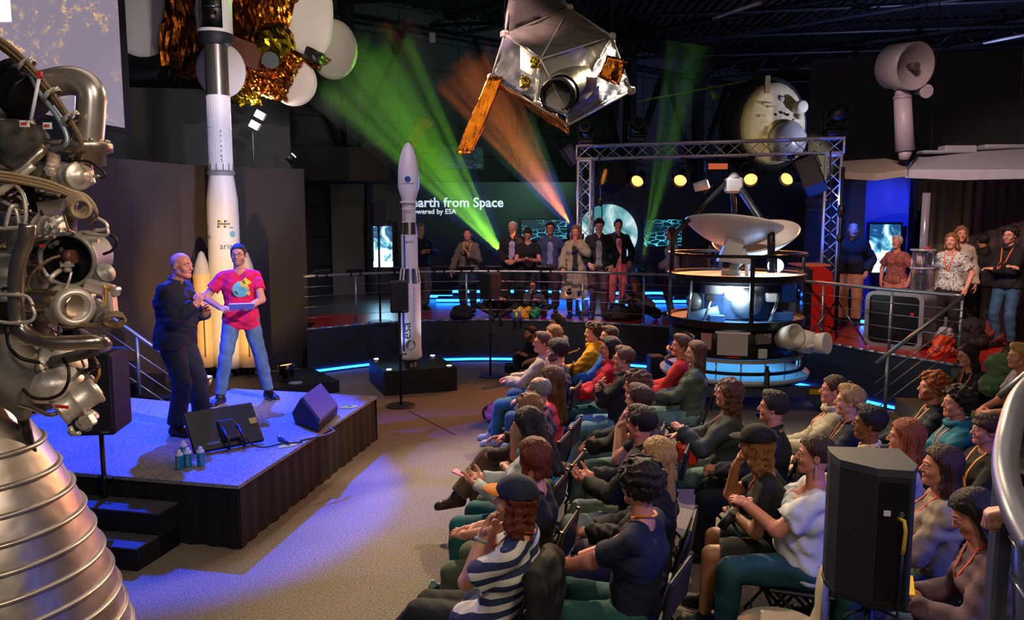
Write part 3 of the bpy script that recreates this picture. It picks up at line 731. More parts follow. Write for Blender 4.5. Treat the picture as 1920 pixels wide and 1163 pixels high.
pd0 = at(1704, 400, 14.9); pd1 = at(1762, 400, 14.6); struct(wallbox(pd0, pd1, .77, 3.6, .2).build('wall_recess', [mat('dark_recess', '#17161a', .8)]))
# platform with a curved front edge
EDGE = [gp(x, y, PLAT_Z) for x, y in ((575, 618), (700, 607), (800, 602), (900, 600), (1000, 601), (1090, 604), (1240, 612), (1340, 619), (1430, 627), (1505, 635), (1560, 645), (1640, 660), (1720, 673), (1790, 685))]
EDGE = [Vector(p) for p in spline(EDGE, 4)]
F0 = Vector((4.5, 9.9, 0)); F1 = Vector((3.6, 3.0, 0)); SD = (F1-F0).normalized(); SN = Vector((-SD.y, SD.x, 0)); SN = SN if SN.x > 0 else -SN
TOPL = F0+SN*1.28; TOPR = F1+SN*1.28
poly = [(p.x, p.y) for p in EDGE]+[(TOPL.x, TOPL.y), (TOPR.x, TOPR.y), (12, .0), (14, 16), (12, 30), (-12, 30), (-12, 14.9), (-3.75, 14.15), (-3.45, 14.0)]
def platmat(nt, b):
    tc = nt.nodes.new('ShaderNodeTexCoord'); sp = nt.nodes.new('ShaderNodeSeparateXYZ'); nt.links.new(tc.outputs['Object'], sp.inputs[0])
    # a red walkway along the front, grey boards behind
    v = nt.nodes.new('ShaderNodeVectorMath'); v.operation = 'DISTANCE'; v.inputs[1].default_value = (.8, 5.2, .77)
    nt.links.new(tc.outputs['Object'], v.inputs[0])
    r = nt.nodes.new('ShaderNodeValToRGB'); r.color_ramp.interpolation = 'CONSTANT'; e = r.color_ramp.elements
    mr = nt.nodes.new('ShaderNodeMapRange'); mr.inputs['From Min'].default_value = 8; mr.inputs['From Max'].default_value = 16; nt.links.new(v.outputs['Value'], mr.inputs[0])
    e[0].position = 0; e[0].color = (.42, .025, .02, 1); e[1].position = .36; e[1].color = (.10, .10, .11, 1)
    n = nt.nodes.new('ShaderNodeTexNoise'); n.inputs['Scale'].default_value = 5
    nt.links.new(mr.outputs[0], r.inputs[0]); nt.links.new(r.outputs[0], b.inputs['Base Color']); b.inputs['Roughness'].default_value = .28
PLATM = nodemat('red_platform_floor', platmat, .25)
mb = MB(); mb.prism([(x, y, 0) for x, y in poly], (0, 0, PLAT_Z), 0)
o = mb.build('floor_platform', [mat('platform_front', '#1b2026', .5, noise=.1), PLATM]); struct(o)
for p in o.data.polygons:
    if p.normal.z > .9: p.material_index = 1
mb = MB(); pe = EDGE
for a, b in zip(pe[:-1], pe[1:]): mb.cyl(a+Vector((0, 0, .0)), b, .022, n=8)
struct(mb.build('trim_40', [mat('edge_metal', '#8a9095', .35, .7)]))
mb = MB()
for a, b in zip(pe[:-1], pe[1:]):
    d = (b-a).normalized(); n = Vector((d.y, -d.x, 0)); a2 = a+n*.03; b2 = b+n*.03
    mb.quad((a2.x, a2.y, .035), (b2.x, b2.y, .035), (b2.x, b2.y, .075), (a2.x, a2.y, .075))
tag(mb.build('led_strip', [glow((.01, .13, 1.0), 9)]), 'long blue light strip along the foot of the curved platform wall', 'light strip')
mb = MB()
for q, (dy, am, ph) in enumerate(((.05, .015, 0), (.09, .02, 2), (.13, .012, 4), (.17, .03, 1))):
    pp = []
    for i in range(0, len(pe)):
        j = min(i, len(pe)-2); d = (pe[j+1]-pe[j]).normalized(); n = Vector((d.y, -d.x, 0)); pp.append(Vector((pe[i].x, pe[i].y, .012))+n*(.04+dy+am*math.sin(i*1.7+ph)))
    mb.tube(pp[16:], .008, 5)
tag(mb.build('cable_run', [plastic('#9aa2b0')]), 'loose cables lying on the floor along the blue light strip', 'cable', kind='stuff')
# bleacher steps on the right
STEPM = mat('step_top', '#3f4f4a', .8, noise=.1)
for i in range(4):
    z = PLAT_Z*(i+1)/4; a = F0+SN*(.32*i); b = F1+SN*(.32*i); c = F1+SN*(.32*(i+1)+.0); d = F0+SN*(.32*(i+1)+.0)
    mb = MB(); mb.prism([(a.x, a.y, 0), (b.x, b.y, 0), (c.x, c.y, 0), (d.x, d.y, 0)], (0, 0, z-.003)); struct(mb.build('trim_%d' % (41+i), [STEPM]))
# LED pools behind on the platform: glowing plinth bases of the exhibit wall
EXY = 19.3
xl = at(690, 500, EXY).x; xr = at(1640, 500, EXY).x
struct(MB().box(((xl+xr)/2, EXY+.1, (3.45+.77)/2), (xr-xl, .2, 3.45-.77)).build('wall_exhibit', [mat('exhibit_wall', '#1c2c4c', .5, noise=.1, nscale=.5)]))
for i, (xa, xb, yy, zz) in enumerate(((805, 850, 18.4, .12), (850, 1085, 18.6, .30), (1150, 1240, 18.2, .30), (820, 900, 17.6, .10), (1150, 1290, 17.4, .1), (1590, 1612, 15.3, .3), (1605, 1640, 14.0, .12))):
    a = at(xa, 540, yy).x; b = at(xb, 540, yy).x; mb = MB(); mb.box(((a+b)/2, yy, PLAT_Z+zz/2), (b-a, .5, zz), m=0); mb.box(((a+b)/2, yy-.26, PLAT_Z+zz*.5), (b-a, .02, .05), m=1)
    tag(mb.build('lit_plinth', [mat('plinth_black', '#101218'), glow((.01, .16, 1.0), 14)]), ['low plinth with a blue light line behind the man in the navy jacket', 'long plinth with a blue light line below the platform crowd', 'plinth with a blue light line right of the salmon trousers', 'low blue lit kerb behind the woman with the yellow lanyard', 'low blue lit kerb left of the satellite case', 'short blue lit plinth at the foot of the right truss post', 'low blue lit kerb beside the orange trousers'][i], 'plinth', 'blue lit plinths along the exhibit wall')
# niche left of the exhibit wall
nx0 = at(566, 450, 20).x; nxm = at(640, 450, 20).x; nx1 = at(690, 450, 20).x
struct(MB().box((nx0-.2, 20.3, 2.2), ((nxm-nx0)+.6, .2, 3.3)).build('wall_niche', [mat('niche_wall', '#6d675c', .8)]))
struct(MB().box(((nxm+nx1)/2, 19.6, 2.1), (nx1-nxm+.1, .9, 2.7)).build('wall_pillar', [mat('pillar_wall', '#77706a', .8)]))
struct(MB().box(((nx0+nx1)/2, 18.6, 3.75), ((nx1-nx0)+2.0, 3.0, .7)).build('wall_lintel', [mat('lintel', '#24242a', .8)]))
# partition walls left, 3.45 m high
PT = 3.45
q0 = at(130, 300, 10.7); q1 = at(242, 305, 11.6); q2 = at(335, 312, 12.6); q3 = at(442, 317, 13.4); q4 = at(570, 320, 13.9)
PM = mat('partition', '#3a3338', .75, noise=.08, nscale=.8)
for i, (a, b) in enumerate(((q0, q1), (q1, q2), (q2, q3), (q3, q4))):
    struct(wallbox((a.x, a.y), (b.x, b.y), 0, PT, .14).build('wall_partition' if i == 0 else ['', 'wall_left', 'wall_curve', 'wall_column'][i], [PM if i < 3 else mat('dark_column', '#232126', .7)]))
# grey upper box behind the rockets
g0 = at(242, 290, 15.0); g1 = at(545, 300, 15.6)
struct(wallbox((g0.x-2, g0.y-.3), (g1.x, g1.y), 3.3, 5.0, .2).build('wall_upper', [mat('upper_box', '#3b3d42', .8)]))
# ------------------------------------------------------------------ the stage
sL, sA, sB, sC = gp(120, 885, STAGE_Z), gp(447, 911, STAGE_Z), gp(707, 743, STAGE_Z), gp(438, 729, STAGE_Z)
sD, sE = gp(362, 757, STAGE_Z), gp(215, 743, STAGE_Z)
e1 = (sL-sA).normalized(); sL2 = sA+e1*3.4; sF = Vector((sL2.x-.3, sE.y+.3, STAGE_Z)); 
stage = thing('stage', 'low black stage with grey carpet top, lit blue, under the two speakers', 'stage', (sA.x, sA.y, 0))
SP = [sA, sB, sC, sD, sE, sF, sL2]
mb = MB(); mb.prism([(p.x-sA.x, p.y-sA.y, STAGE_Z-.03) for p in reversed(SP)], (0, 0, .03)); mb.build('stage_top', [STAGEC], stage)
mb = MB(); N = len(SP)
for i in range(N):
    a, b = SP[i], SP[(i+1) % N]; L = (b-a).length; n = max(2, int(L/.04)); d = (b-a).normalized(); nn = Vector((d.y, -d.x, 0))
    P = []
    for j in range(n+1):
        p = a+d*(L*j/n); o_ = .006*math.sin(j*1.3)+.004*math.sin(j*.47); P.append(((p+nn*(-.02+o_*.3)), (p+nn*(-.012+o_*1.8))))
    V = []
    for (t_, b_) in P: V += [(t_.x-sA.x, t_.y-sA.y, STAGE_Z-.03), (b_.x-sA.x, b_.y-sA.y, .002)]
    mb.add(V, [(2*j, 2*j+2, 2*j+3, 2*j+1) for j in range(n)], 0, True)
mb.build('skirt', [cloth('#141418')], stage)
# steps against the stage front
fo = Vector((-e1.y, e1.x, 0)); fo = fo if fo.y < 0 else -fo
r0 = gp(318, 1034, 0); tpar = (r0-Vector((sA.x, sA.y, 0))).dot(e1); base = Vector((sA.x, sA.y, 0))+e1*tpar
st = thing('stage_steps', 'two-step black block leading up to the stage, blue light on its treads', 'steps', base)
STB = mat('step_black', '#131317', .6)
for (dp, z) in ((.26, .355), (.52, .178)):
    a = fo*.01; b = fo*dp; c = e1*1.5
    mb = MB(); mb.prism([tuple(a), tuple(b), tuple(b+c), tuple(a+c)] if True else [], (0, 0, z-.012)); mb.build('riser', [STB], st)
    mb = MB(); lo_ = 0 if dp < .3 else .26
    a = fo*(lo_+.01); b = fo*(dp+.01)
    mb.prism([(v.x, v.y, z-.012) for v in (a, b, b+c, a+c)], (0, 0, .014)); mb.build('tread', [mat('tread', '#3c3c44', .8, noise=.15, nscale=40)], st)
# black plinth beneath the tall rocket
k0, k1 = gp(636, 714, .18), gp(500, 730, .18); k2 = gp(584, 690, .18); dd = (k1-k0).normalized(); k3 = k0+dd*2.6; k4 = k2+dd*2.4
plA = MB().prism([(p.x, p.y, 0) for p in (k0, k2, k4, k3)], (0, 0, .18)).build('plinth', [mat('plinth_black', '#101218')])
tag(plA, 'low black plinth under the tall white rocket with its boosters', 'plinth')
# ------------------------------------------------------------------ rails
RAILM = mat('rail_steel', '#8c9496', .38, .75)
def railing(label, pts, posts, H=.88, wires=4, wz=(.18, .36, .54, .70), top=True, r=.024, slope=False):
    b0 = Vector(pts[0]); t = thing('railing', label, 'railing', b0)
    L = [Vector(p)-b0 for p in pts]
    MB().tube([p+Vector((0, 0, H)) for p in L], r, 12).build('handrail', [RAILM], t)
    for p in posts:
        p = Vector(p)-b0; mb = MB(); mb.cyl(p, p+Vector((0, 0, H-.05)), r*.85, n=12); mb.cyl(p, p+Vector((0, 0, .012)), .05, n=14); mb.cyl(p+Vector((0, 0, H-.06)), p+Vector((0, 0, H-.015)), .008, n=6)
        for z in wz: mb.sphere(p+Vector((.0, -.0, z)), r*1.1, 8)
        mb.build('post', [RAILM], t)
    for z in wz: MB().tube([p+Vector((0, 0, z)) for p in L], .0045, 5).build('wire', [mat('wire', '#9aa0a5', .3, .9)], t)
    return t
def edgept(px):
    best = min(range(len(EDGE)-1), key=lambda i: abs(PX(EDGE[i])-px)); return EDGE[best]
def PX(p):
    c, s = math.cos(PITCH), math.sin(PITCH); d = p.y*c-(p.z-CAMZ)*s; return IW/2+FP*p.x/d
iw = lambda x: min(range(len(EDGE)), key=lambda i: abs(PX(EDGE[i])-x))
inn = [Vector((p.x, p.y, PLAT_Z)) for p in EDGE]
for i in range(len(inn)): j = min(i, len(inn)-2); d = (EDGE[j+1]-EDGE[j]).normalized(); inn[i] = EDGE[i]+Vector((-d.y, d.x, 0))*.07
t1 = railing('steel railing along the curved platform edge, left and centre', inn[iw(560):iw(1290)+1], [inn[iw(x)] for x in (676, 884, 1085, 1196)])
t1b = railing('steel railing on the platform edge between satellite case and bleacher steps', inn[iw(1490):], [inn[iw(x)] for x in (1530, 1657, 1788)])
# little reading boards clipped on the left railing
for i, px in enumerate((612, 672, 740, 836, 887, 935, 1013)):
    p = inn[iw(px)]; q = inn[min(iw(px)+1, len(inn)-1)]; a = math.atan2((q-p).y, (q-p).x); t = thing('reading_board', 'small grey board clipped on top of the platform railing, leftmost' if i == 0 else ['', 'grey board on the railing, above the left steel post', 'grey board on the railing, just left of the slim rocket', 'grey board on the railing, right of the slim rocket', 'grey board on the railing before the woman with yellow lanyard', 'grey board on the railing near the small speaker', 'grey board on the railing before the blue-grey blazer'][i], 'board', (p.x, p.y, PLAT_Z+.88), a, 'reading boards on the railing')
    MB().box((0, 0, .06), (.30, .16, .018), bev=.005, M=Matrix.Translation((0, 0, 0)) @ Matrix.Rotation(-.5, 4, 'X')).build('plate', [plastic('#2b3038')], t)
    for q_ in (-.09, .09): mb = MB(); mb.cyl((q_, 0, 0), (q_, 0, .055), .012, n=8); mb.cyl((q_-.02, 0, 0), (q_+.02, 0, 0), .034, n=12); mb.build('clamp', [plastic('#14161a')], t)
# sloping handrails
def sloped(label, top, bot, zt, zb, posts, wires=(.25, .42, .60), H=.88, loc=None):
    a, b = Vector(top), Vector(bot); t = thing('stair_railing', label, 'railing', (b.x, b.y, zb-H)); o_ = Vector((b.x, b.y, zb-H))
    MB().tube([a-o_, b-o_], .026, 12).build('handrail', [RAILM], t)
    for w_ in wires: MB().tube([a-o_-Vector((0, 0, w_)), b-o_-Vector((0, 0, w_))], .007, 6).build('wire', [RAILM], t)
    for u_ in posts: p = a.lerp(b, u_)-o_; MB().cyl(p-Vector((0, 0, H-.02)), p, .022, n=12).build('post', [RAILM], t)
    return t
ra, rb = at(1806, 557, 9.6), at(1643, 681, 9.75)
sloped('steel handrail sloping down beside the bleacher steps, below the orange bag', ra, rb, ra.z, rb.z, (.86,), H=.86)
MB
ra, rb = at(1960, 672, 5.6), at(1873, 745, 5.7)
sloped('grey handrail at the right edge, near the seated youth', ra, rb, ra.z, rb.z, (), wires=(), H=.8)
ra, rb = at(120, 535, 9.4), at(372, 709, 9.6)
sloped('blue lit stair handrail behind the stage, left of the bald speaker', ra, rb, ra.z, rb.z, (.53,), wires=(.22, .42, .60), H=.75)
# black stairs behind the stage under that rail
mb = MB()
for i in range(5): mb.box((ra.x+(.22+.34*i), 9.95, .77-.14*i-.3), (.36, .7, .60-.05*i))
tag(mb.build('stairs', [mat('step_black', '#131317', .6)]), 'dark stair flight behind the stage, below the blue lit handrail', 'stairs')
# ------------------------------------------------------------------ tall rocket
AR_Y = 12.55; AK = FP/AR_Y
def rock(label, px, Y, z0): 
    p = at(px, 600, Y); return thing('rocket_model', label, 'rocket model', (p.x, Y, z0))
WHT = mat('rocket_white', '#d8d6da', .4, noise=.03, nscale=3); SILV = metal('#8f8d8c', .3)
ar = rock('tall white model rocket with ESA flags and yellow-lit boosters behind the speakers', 426, AR_Y, .18)
def zy(py, Y, z0): return at(420, py, Y).z-z0
Z = lambda y: zy(y, AR_Y, .18)
hw = lambda px: px/2/AK
# core
MB().lathe([(0, Z(690)), (hw(40), Z(690)), (hw(50), Z(688)), (hw(57), Z(670)), (hw(57), Z(401)), (hw(56), Z(398))], n=40).build('core_stage', [WHT], ar)
MB().lathe([(hw(56), Z(398)), (hw(56), Z(376)), (hw(44), Z(330))], n=40).build('adapter_cone', [WHT], ar)
mb = MB()
for i in range(40): a = 2*math.pi*i/40; mb.box((hw(42)*math.cos(a), hw(42)*math.sin(a), (Z(243)+Z(325))/2), (.010, .010, Z(243)-Z(325)), a)
mb.lathe([(hw(42), Z(325)), (hw(42), Z(180))], n=40); mb.lathe([(hw(42), Z(243)), (hw(44.5), Z(242)), (hw(42), Z(240))], n=40)
for i in range(40): a = 2*math.pi*i/40; mb.box((hw(42)*math.cos(a), hw(42)*math.sin(a), (Z(182)+Z(240))/2), (.008, .008, Z(182)-Z(240)), a)
mb.build('upper_stage', [WHT], ar)
mb = MB(); mb.lathe([(hw(44), Z(330)), (hw(50), Z(326)), (hw(50), Z(322)), (hw(42), Z(320))], n=40)
for i in range(12): a = 2*math.pi*i/12; mb.cyl((hw(44)*math.cos(a), hw(44)*math.sin(a), Z(330)), (hw(44)*math.cos(a), hw(44)*math.sin(a), Z(308)), .012, .006, 6)
mb.build('interstage_ring', [mat('ring_grey', '#7a7b80', .5)], ar)
MB().lathe([(hw(41), Z(180)), (hw(41), Z(84))], n=40).build('vehicle_bay', [mat('dark_chrome', '#8a8580', .25, .85)], ar)
MB().lathe([(hw(42), Z(86)), (hw(50), Z(84)), (hw(58), Z(76)), (hw(58), Z(66)), (hw(62), Z(64))], n=40).build('fairing_ring', [mat('ring_dark', '#22242b', .5)], ar)
# fairing with its cut-away window (window faces the camera)
mb = MB(); N = 48; ztop = Z(-230)
def fr(z):
    t = (z-Z(-60))/(ztop-Z(-60)); return hw(62)*(1 if t < 0 else math.sqrt(max(0, 1-t*t)))
zz = [Z(64), Z(58), Z(0), Z(-40)]+[Z(-60)+(ztop-Z(-60))*i/8 for i in range(9)]
a0 = -math.pi/2
for j in range(len(zz)-1):
    for i in range(N):
        a1, a2 = 2*math.pi*i/N, 2*math.pi*(i+1)/N; am = (a1+a2)/2
        dlt = abs((am-a0+math.pi) % (2*math.pi)-math.pi)
        if 1 <= j <= 3 and dlt < .80: continue
        r1, r2 = fr(zz[j]), fr(zz[j+1])
        mb.add([(r1*math.cos(a1), r1*math.sin(a1), zz[j]), (r1*math.cos(a2), r1*math.sin(a2), zz[j]), (r2*math.cos(a2), r2*math.sin(a2), zz[j+1]), (r2*math.cos(a1), r2*math.sin(a1), zz[j+1])], [(0, 1, 2, 3)], 0, True)
mb.build('fairing', [WHT], ar)
mb = MB(); mb.cyl((0, .02, Z(64)), (0, .02, Z(-50)), hw(50), n=24, m=0); mb.cyl((0, -.10, Z(44)), (0, -.10, Z(26)), .10, .12, 16, m=1); mb.cyl((0, -.10, Z(20)), (0, -.10, Z(18)), .17, n=20, m=2); mb.box((0, -.12, Z(8)), (.14, .12, .10), m=1)
mb.build('payload', [mat('payload_black', '#08090c', .4), metal('#4a4038', .4), metal('#c0c0c0', .2)], ar)
# boosters and engines
BCREAM = mat('booster_cream', '#d9b98f', .45, noise=.04, nscale=3)
for px, dy, nose in ((386, .0, 471), (468, .0, 471)):
    bx = (px-425)/AK; by = -.10
    b = MB(); rr = hw(33); b.lathe([(rr*.97, Z(685)), (rr, Z(684)), (rr, Z(662)), (rr*1.04, Z(660)), (rr, Z(658)), (rr, Z(520)), (rr*1.05, Z(518)), (rr*1.0, Z(513))], (bx, by, 0), 28); bo = b.build('booster', [BCREAM], ar)
    b = MB(); b.lathe([(rr, Z(513)), (rr*.75, Z(495)), (rr*.3, Z(474)), (0, Z(470))], (bx, by, 0), 28); b.build('nose_cone', [mat('nose_grey', '#b9b6b4', .4)], bo)
    b = MB(); b.cyl((bx, by, Z(685)), (bx, by, Z(702)), .05, .09, 16); b.build('nozzle', [metal('#2c2a2a', .4)], bo)
    b = MB(); b.box((bx+.05, by-rr, (Z(665)+Z(590))/2), (.018, .018, Z(590)-Z(665))); b.build('cable_duct', [mat('duct_brown', '#6a5336', .6)], bo)
b = MB(); b.lathe([(.05, Z(690)), (.09, Z(697)), (.15, Z(712)), (.145, Z(712)), (.08, Z(697))], (.02, 0, 0), 24); b.build('engine_nozzle', [metal('#3a3836', .35)], ar)
b = MB()
for dx in (-.2, .2): b.box((dx, .1, (Z(712)+Z(690))/2-.0), (.05, .3, Z(690)-Z(712)))
b.build('support', [plastic('#0e0e12')], ar)
# markings
NAVY = mat('ink_navy', '#15265c'); RED = mat('ink_red', '#c22418')
def wrap(o, r):                      # bend flat lettering (x along, z up, on the camera side) round a cylinder of radius r
    for v in o.data.vertices:
        a = v.co.x/r; rr = r+.002+max(0, v.co.z) if False else r+.0025+abs(v.co.y)*0; v.co = Vector((rr*math.sin(a), -rr*math.cos(a), v.co.z))
    o.data.update()
def decal(s, size, m, par, ax, z, r, cx=0, cy=0, rotup=False, name='lettering', sp=1.0):
    o = text(s, size, m, None, (0, 0, 0), (0, 0, 0), name, 0, 'CENTER', sp)
    for v in o.data.vertices:
        x, y = v.co.x, v.co.y
        if rotup: x, y = -y, x
        a = ax+x/r; v.co = Vector((cx+(r+.004)*math.sin(a), cy-(r+.004)*math.cos(a), z+y))
    o.data.update(); o.parent = par; return o
for i, c in enumerate('arianes'.replace('s', '5')): decal(c, .075, NAVY, ar, .45, Z(250+i*9.2), hw(43))
decal('ariane', .13, NAVY, ar, .75, Z(466), hw(57)); decal('space', .10, NAVY, ar, -1.0, Z(447), hw(57))
decal('esa', .05, NAVY, ar, -.85, Z(428), hw(57)); decal('esa', .05, NAVY, ar, .85, Z(428), hw(57))
mb = MB(); cols = ['#101010', '#c01818', '#e0b010', '#1850a0', '#e8e8e8', '#109040']
cm = [mat('flag', c, .5) for c in cols]; r = hw(57)+.003
for j in range(3):
    for i in range(6):
        a = .02+i*.13+j*-.02; z = Z(413+j*5); b_ = a+.11; mb.add([(r*math.sin(a), -r*math.cos(a), z-.03), (r*math.sin(b_), -r*math.cos(b_), z-.03), (r*math.sin(b_), -r*math.cos(b_), z), (r*math.sin(a), -r*math.cos(a), z)], [(0, 1, 2, 3)], (i*2+j*3) % 6)
mb.build('flags', cm, ar)
mb = MB(); 
for i in range(14):
    a = .95+.16*math.cos(i/14*2*math.pi); 
r = hw(57)+.003; cz = Z(445); pts = [(.92+.20*math.cos(2*math.pi*i/20), cz+.05*math.sin(2*math.pi*i/20)+.05) for i in range(20)]
mb.add([(r*math.sin(a), -r*math.cos(a), z) for a, z in pts], [tuple(range(20))]); mb.build('blue_swirl', [mat('swirl', '#6fa8c8')], ar)
# ------------------------------------------------------------------ slim rocket on its plinth
v0, v1, v3 = gp(720, 697, .37), gp(857, 688, .37), gp(692, 673, .37); v2 = v1+(v3-v0)
pv = thing('plinth', 'black box plinth with four small lit spots under the slim rocket', 'plinth', ((v0+v2)/2).xy.to_3d())
cc = ((v0+v2)/2); cc.z = 0
MB().prism([(p.x-cc.x, p.y-cc.y, 0) for p in (v0, v1, v2, v3)], (0, 0, .37)).build('block', [mat('plinth_black', '#121216', .5)], pv)
for p in (v0, v1, v2, v3):
    q = p.lerp((v0+v2)/2, .17)-cc; l = MB().cyl((q.x, q.y, .370), (q.x, q.y, .378), .045, n=16).build('spot_ring', [metal('#888888')], pv); MB().cyl((q.x, q.y, .378), (q.x, q.y, .382), .036, n=16).build('lens', [glow((.8, .9, 1), 14)], l)
VC = gp(771, 683, .40); VY = VC.y; VK = FP/VY*.985
vg = thing('rocket_model', 'slim white model rocket with blue stripe and pointed nose on the plinth', 'rocket model', (VC.x, VC.y, .37))
Zv = lambda y: at(768, y, VY).z-.37
hv = lambda p: p/VK
mb = MB(); mb.lathe([(0, Zv(267)), (hv(5), Zv(270)), (hv(11), Zv(281)), (hv(16), Zv(300)), (hv(19), Zv(322)), (hv(19.5), Zv(352)), (hv(12.5), Zv(377))][::-1], n=36); mb.build('fairing', [WHT], vg)
mb = MB(); mb.lathe([(hv(16), Zv(381)), (hv(16), Zv(378)), (hv(12), Zv(377))], n=36); mb.lathe([(hv(12.5), Zv(415)), (hv(12.5), Zv(380))], n=36); mb.lathe([(hv(13.2), Zv(393)), (hv(13.2), Zv(391)), (hv(12.4), Zv(391))], n=30); mb.lathe([(hv(13.2), Zv(417)), (hv(13.2), Zv(415)), (hv(12.4), Zv(415))], n=30); mb.build('upper_module', [mat('module_cream', '#c9c7bd', .4)], vg)
MB().lathe([(hv(15), Zv(440)), (hv(14.6), Zv(438)), (hv(12.6), Zv(417))], n=36).build('upper_cone', [SILV], vg)
MB().lathe([(hv(15.2), Zv(503)), (hv(15.2), Zv(440))], n=36).build('second_stage', [WHT], vg)
mb = MB(); mb.lathe([(hv(18.5), Zv(530)), (hv(14.8), Zv(503))], n=36, m=0)
for i in range(8): a = i*math.pi/4+.2; mb.cyl((hv(15)*math.cos(a), hv(15)*math.sin(a), Zv(503)), (hv(19)*math.cos(a), hv(19)*math.sin(a), Zv(532)), .012, n=6, m=1)
mb.build('interstage_skirt', [SILV, WHT], vg)
MB().lathe([(hv(19.5), Zv(656)), (hv(19.5), Zv(535)), (hv(18), Zv(531))], n=40).build('first_stage', [WHT], vg)
MB().lathe([(0, Zv(672)), (hv(16), Zv(673)), (hv(20.5), Zv(668)), (hv(20.5), Zv(656))], n=36).build('aft_skirt', [mat('skirt_white', '#cfccc2', .5)], vg)
MB().lathe([(hv(12), .0), (hv(8), Zv(671)), (0, Zv(671))], n=24).build('nozzle', [metal('#4c4a48', .4)], vg)
def stripe(z0, z1, r, a0, a1, m, par):
    mb = MB(); n = 4; V = []
    for i in range(n+1):
        a = a0+(a1-a0)*i/n; V += [((r+.002)*math.sin(a), -(r+.002)*math.cos(a), z0), ((r+.002)*math.sin(a), -(r+.002)*math.cos(a), z1)]
    mb.add(V, [(2*i, 2*i+2, 2*i+3, 2*i+1) for i in range(n)], 0, True); return mb.build('stripe', [m], par)
BLU = mat('stripe_blue', '#1a3fa8', .4)
stripe(Zv(655), Zv(536), hv(19.5), -.75, -.45, BLU, vg); stripe(Zv(502), Zv(441), hv(15.2), -.62, -.40, BLU, vg); stripe(Zv(415), Zv(394), hv(12.5), -.6, -.5, NAVY, vg)
decal('esa', .20, NAVY, vg, .10, Zv(618), hv(19.5), rotup=True)
decal('VEGA', .04, NAVY, vg, .02, Zv(400), hv(12.6)); decal('AVIO', .055, NAVY, vg, .15, Zv(456), hv(15.2)); decal('arianespace', .042, NAVY, vg, .05, Zv(346), hv(19.5))
o = decal('service optional', .045, RED, vg, .45, Zv(570), hv(19.5), rotup=True) if False else None
mb = MB(); r = hv(19.5)+.003
for i in range(22):
    z = Zv(538+i*3.1); a = .42; w_ = .05+.03*((i*7) % 3)
    mb.add([(r*math.sin(a), -r*math.cos(a), z), (r*math.sin(a+w_), -r*math.cos(a+w_), z), (r*math.sin(a+w_), -r*math.cos(a+w_), z+.012), (r*math.sin(a), -r*math.cos(a), z+.012)], [(0, 1, 2, 3)], 0)
mb.build('red_marks', [RED], vg)
def disc_decal(z, r, rad, ax, m, par, name):
    mb = MB(); mb.add([((r+.004)*math.sin(ax+rad*math.cos(t)/r), -(r+.004)*math.cos(ax+rad*math.cos(t)/r), z+rad*math.sin(t)) for t in [2*math.pi*i/24 for i in range(24)]], [tuple(range(24))]); return mb.build(name, [m], par)
disc_decal(Zv(644), hv(19.5), .075, .10, mat('logo_grey', '#5a6470'), vg, 'globe_logo'); disc_decal(Zv(337), hv(19.5), .045, .05, mat('logo_blue', '#1c4a90'), vg, 'swirl_logo')
# ------------------------------------------------------------------ truss gate
ALU = mat('truss_alu', '#b9bcc2', .35, .45)
def truss_run(mb, a, b, up, w=.29, n=None, r=.024):
    a = Vector(a); b = Vector(b); d = (b-a); L = d.length; t = d/L; u = Vector(up); v = t.cross(u).normalized(); u = v.cross(t).normalized(); h = w/2-r
    cs = [u*h*i+v*h*j for i, j in ((1, 1), (1, -1), (-1, -1), (-1, 1))]
    for c in cs: mb.cyl(a+c, b+c, r, n=10)
    n = n or max(2, int(L/.27))
    for f in range(4):
        c0, c1 = cs[f], cs[(f+1) % 4]
        for i in range(n):
            p = a+t*(L*i/n); q = a+t*(L*(i+1)/n); A, B = (c0, c1) if i % 2 == 0 else (c1, c0); mb.cyl(p+A, q+B, .009, n=5)
    for p in (a, b):
        for f in range(4): mb.cyl(p+cs[f], p+cs[(f+1) % 4], r*.8, n=6)
TL = at(1099, 278, 15.4); TR = at(1564, 283, 13.9); TZ = (TL.z+TR.z)/2
tl = Vector((TL.x, TL.y, 0)); tr = Vector((TR.x, TR.y, 0)); td = (tr-tl).normalized()
gate = thing('truss_gate', 'aluminium lighting truss gate standing on the platform, posts lit blue', 'truss', (tl.x, tl.y, PLAT_Z))
off = Vector((-tl.x, -tl.y, -PLAT_Z))
for p in (tl, tr):
    mb = MB(); truss_run(mb, Vector((p.x, p.y, PLAT_Z+.03))+off, Vector((p.x, p.y, TZ-.16))+off, td, n=12); c = mb.build('post', [ALU], gate)
    mb = MB(); mb.box(tuple(Vector((p.x, p.y, PLAT_Z+.012))+off), (.6, .6, .022)); mb.build('base_plate', [metal('#55585c')], c)
mb = MB(); truss_run(mb, Vector((tl.x, tl.y, TZ))+off-td*.15, Vector((tr.x, tr.y, TZ))+off+td*.15, (0, 0, 1)); mb.build('beam', [ALU], gate)
def tp(px):
    lo, hi = 0., 1.
    for _ in range(40):
        m = (lo+hi)/2; p = tl.lerp(tr, m); p.z = TZ
        if PX(p) < px: lo = m
        else: hi = m
    return tl.lerp(tr, lo)
LB = mat('lamp_black', '#0d0d10', .45)
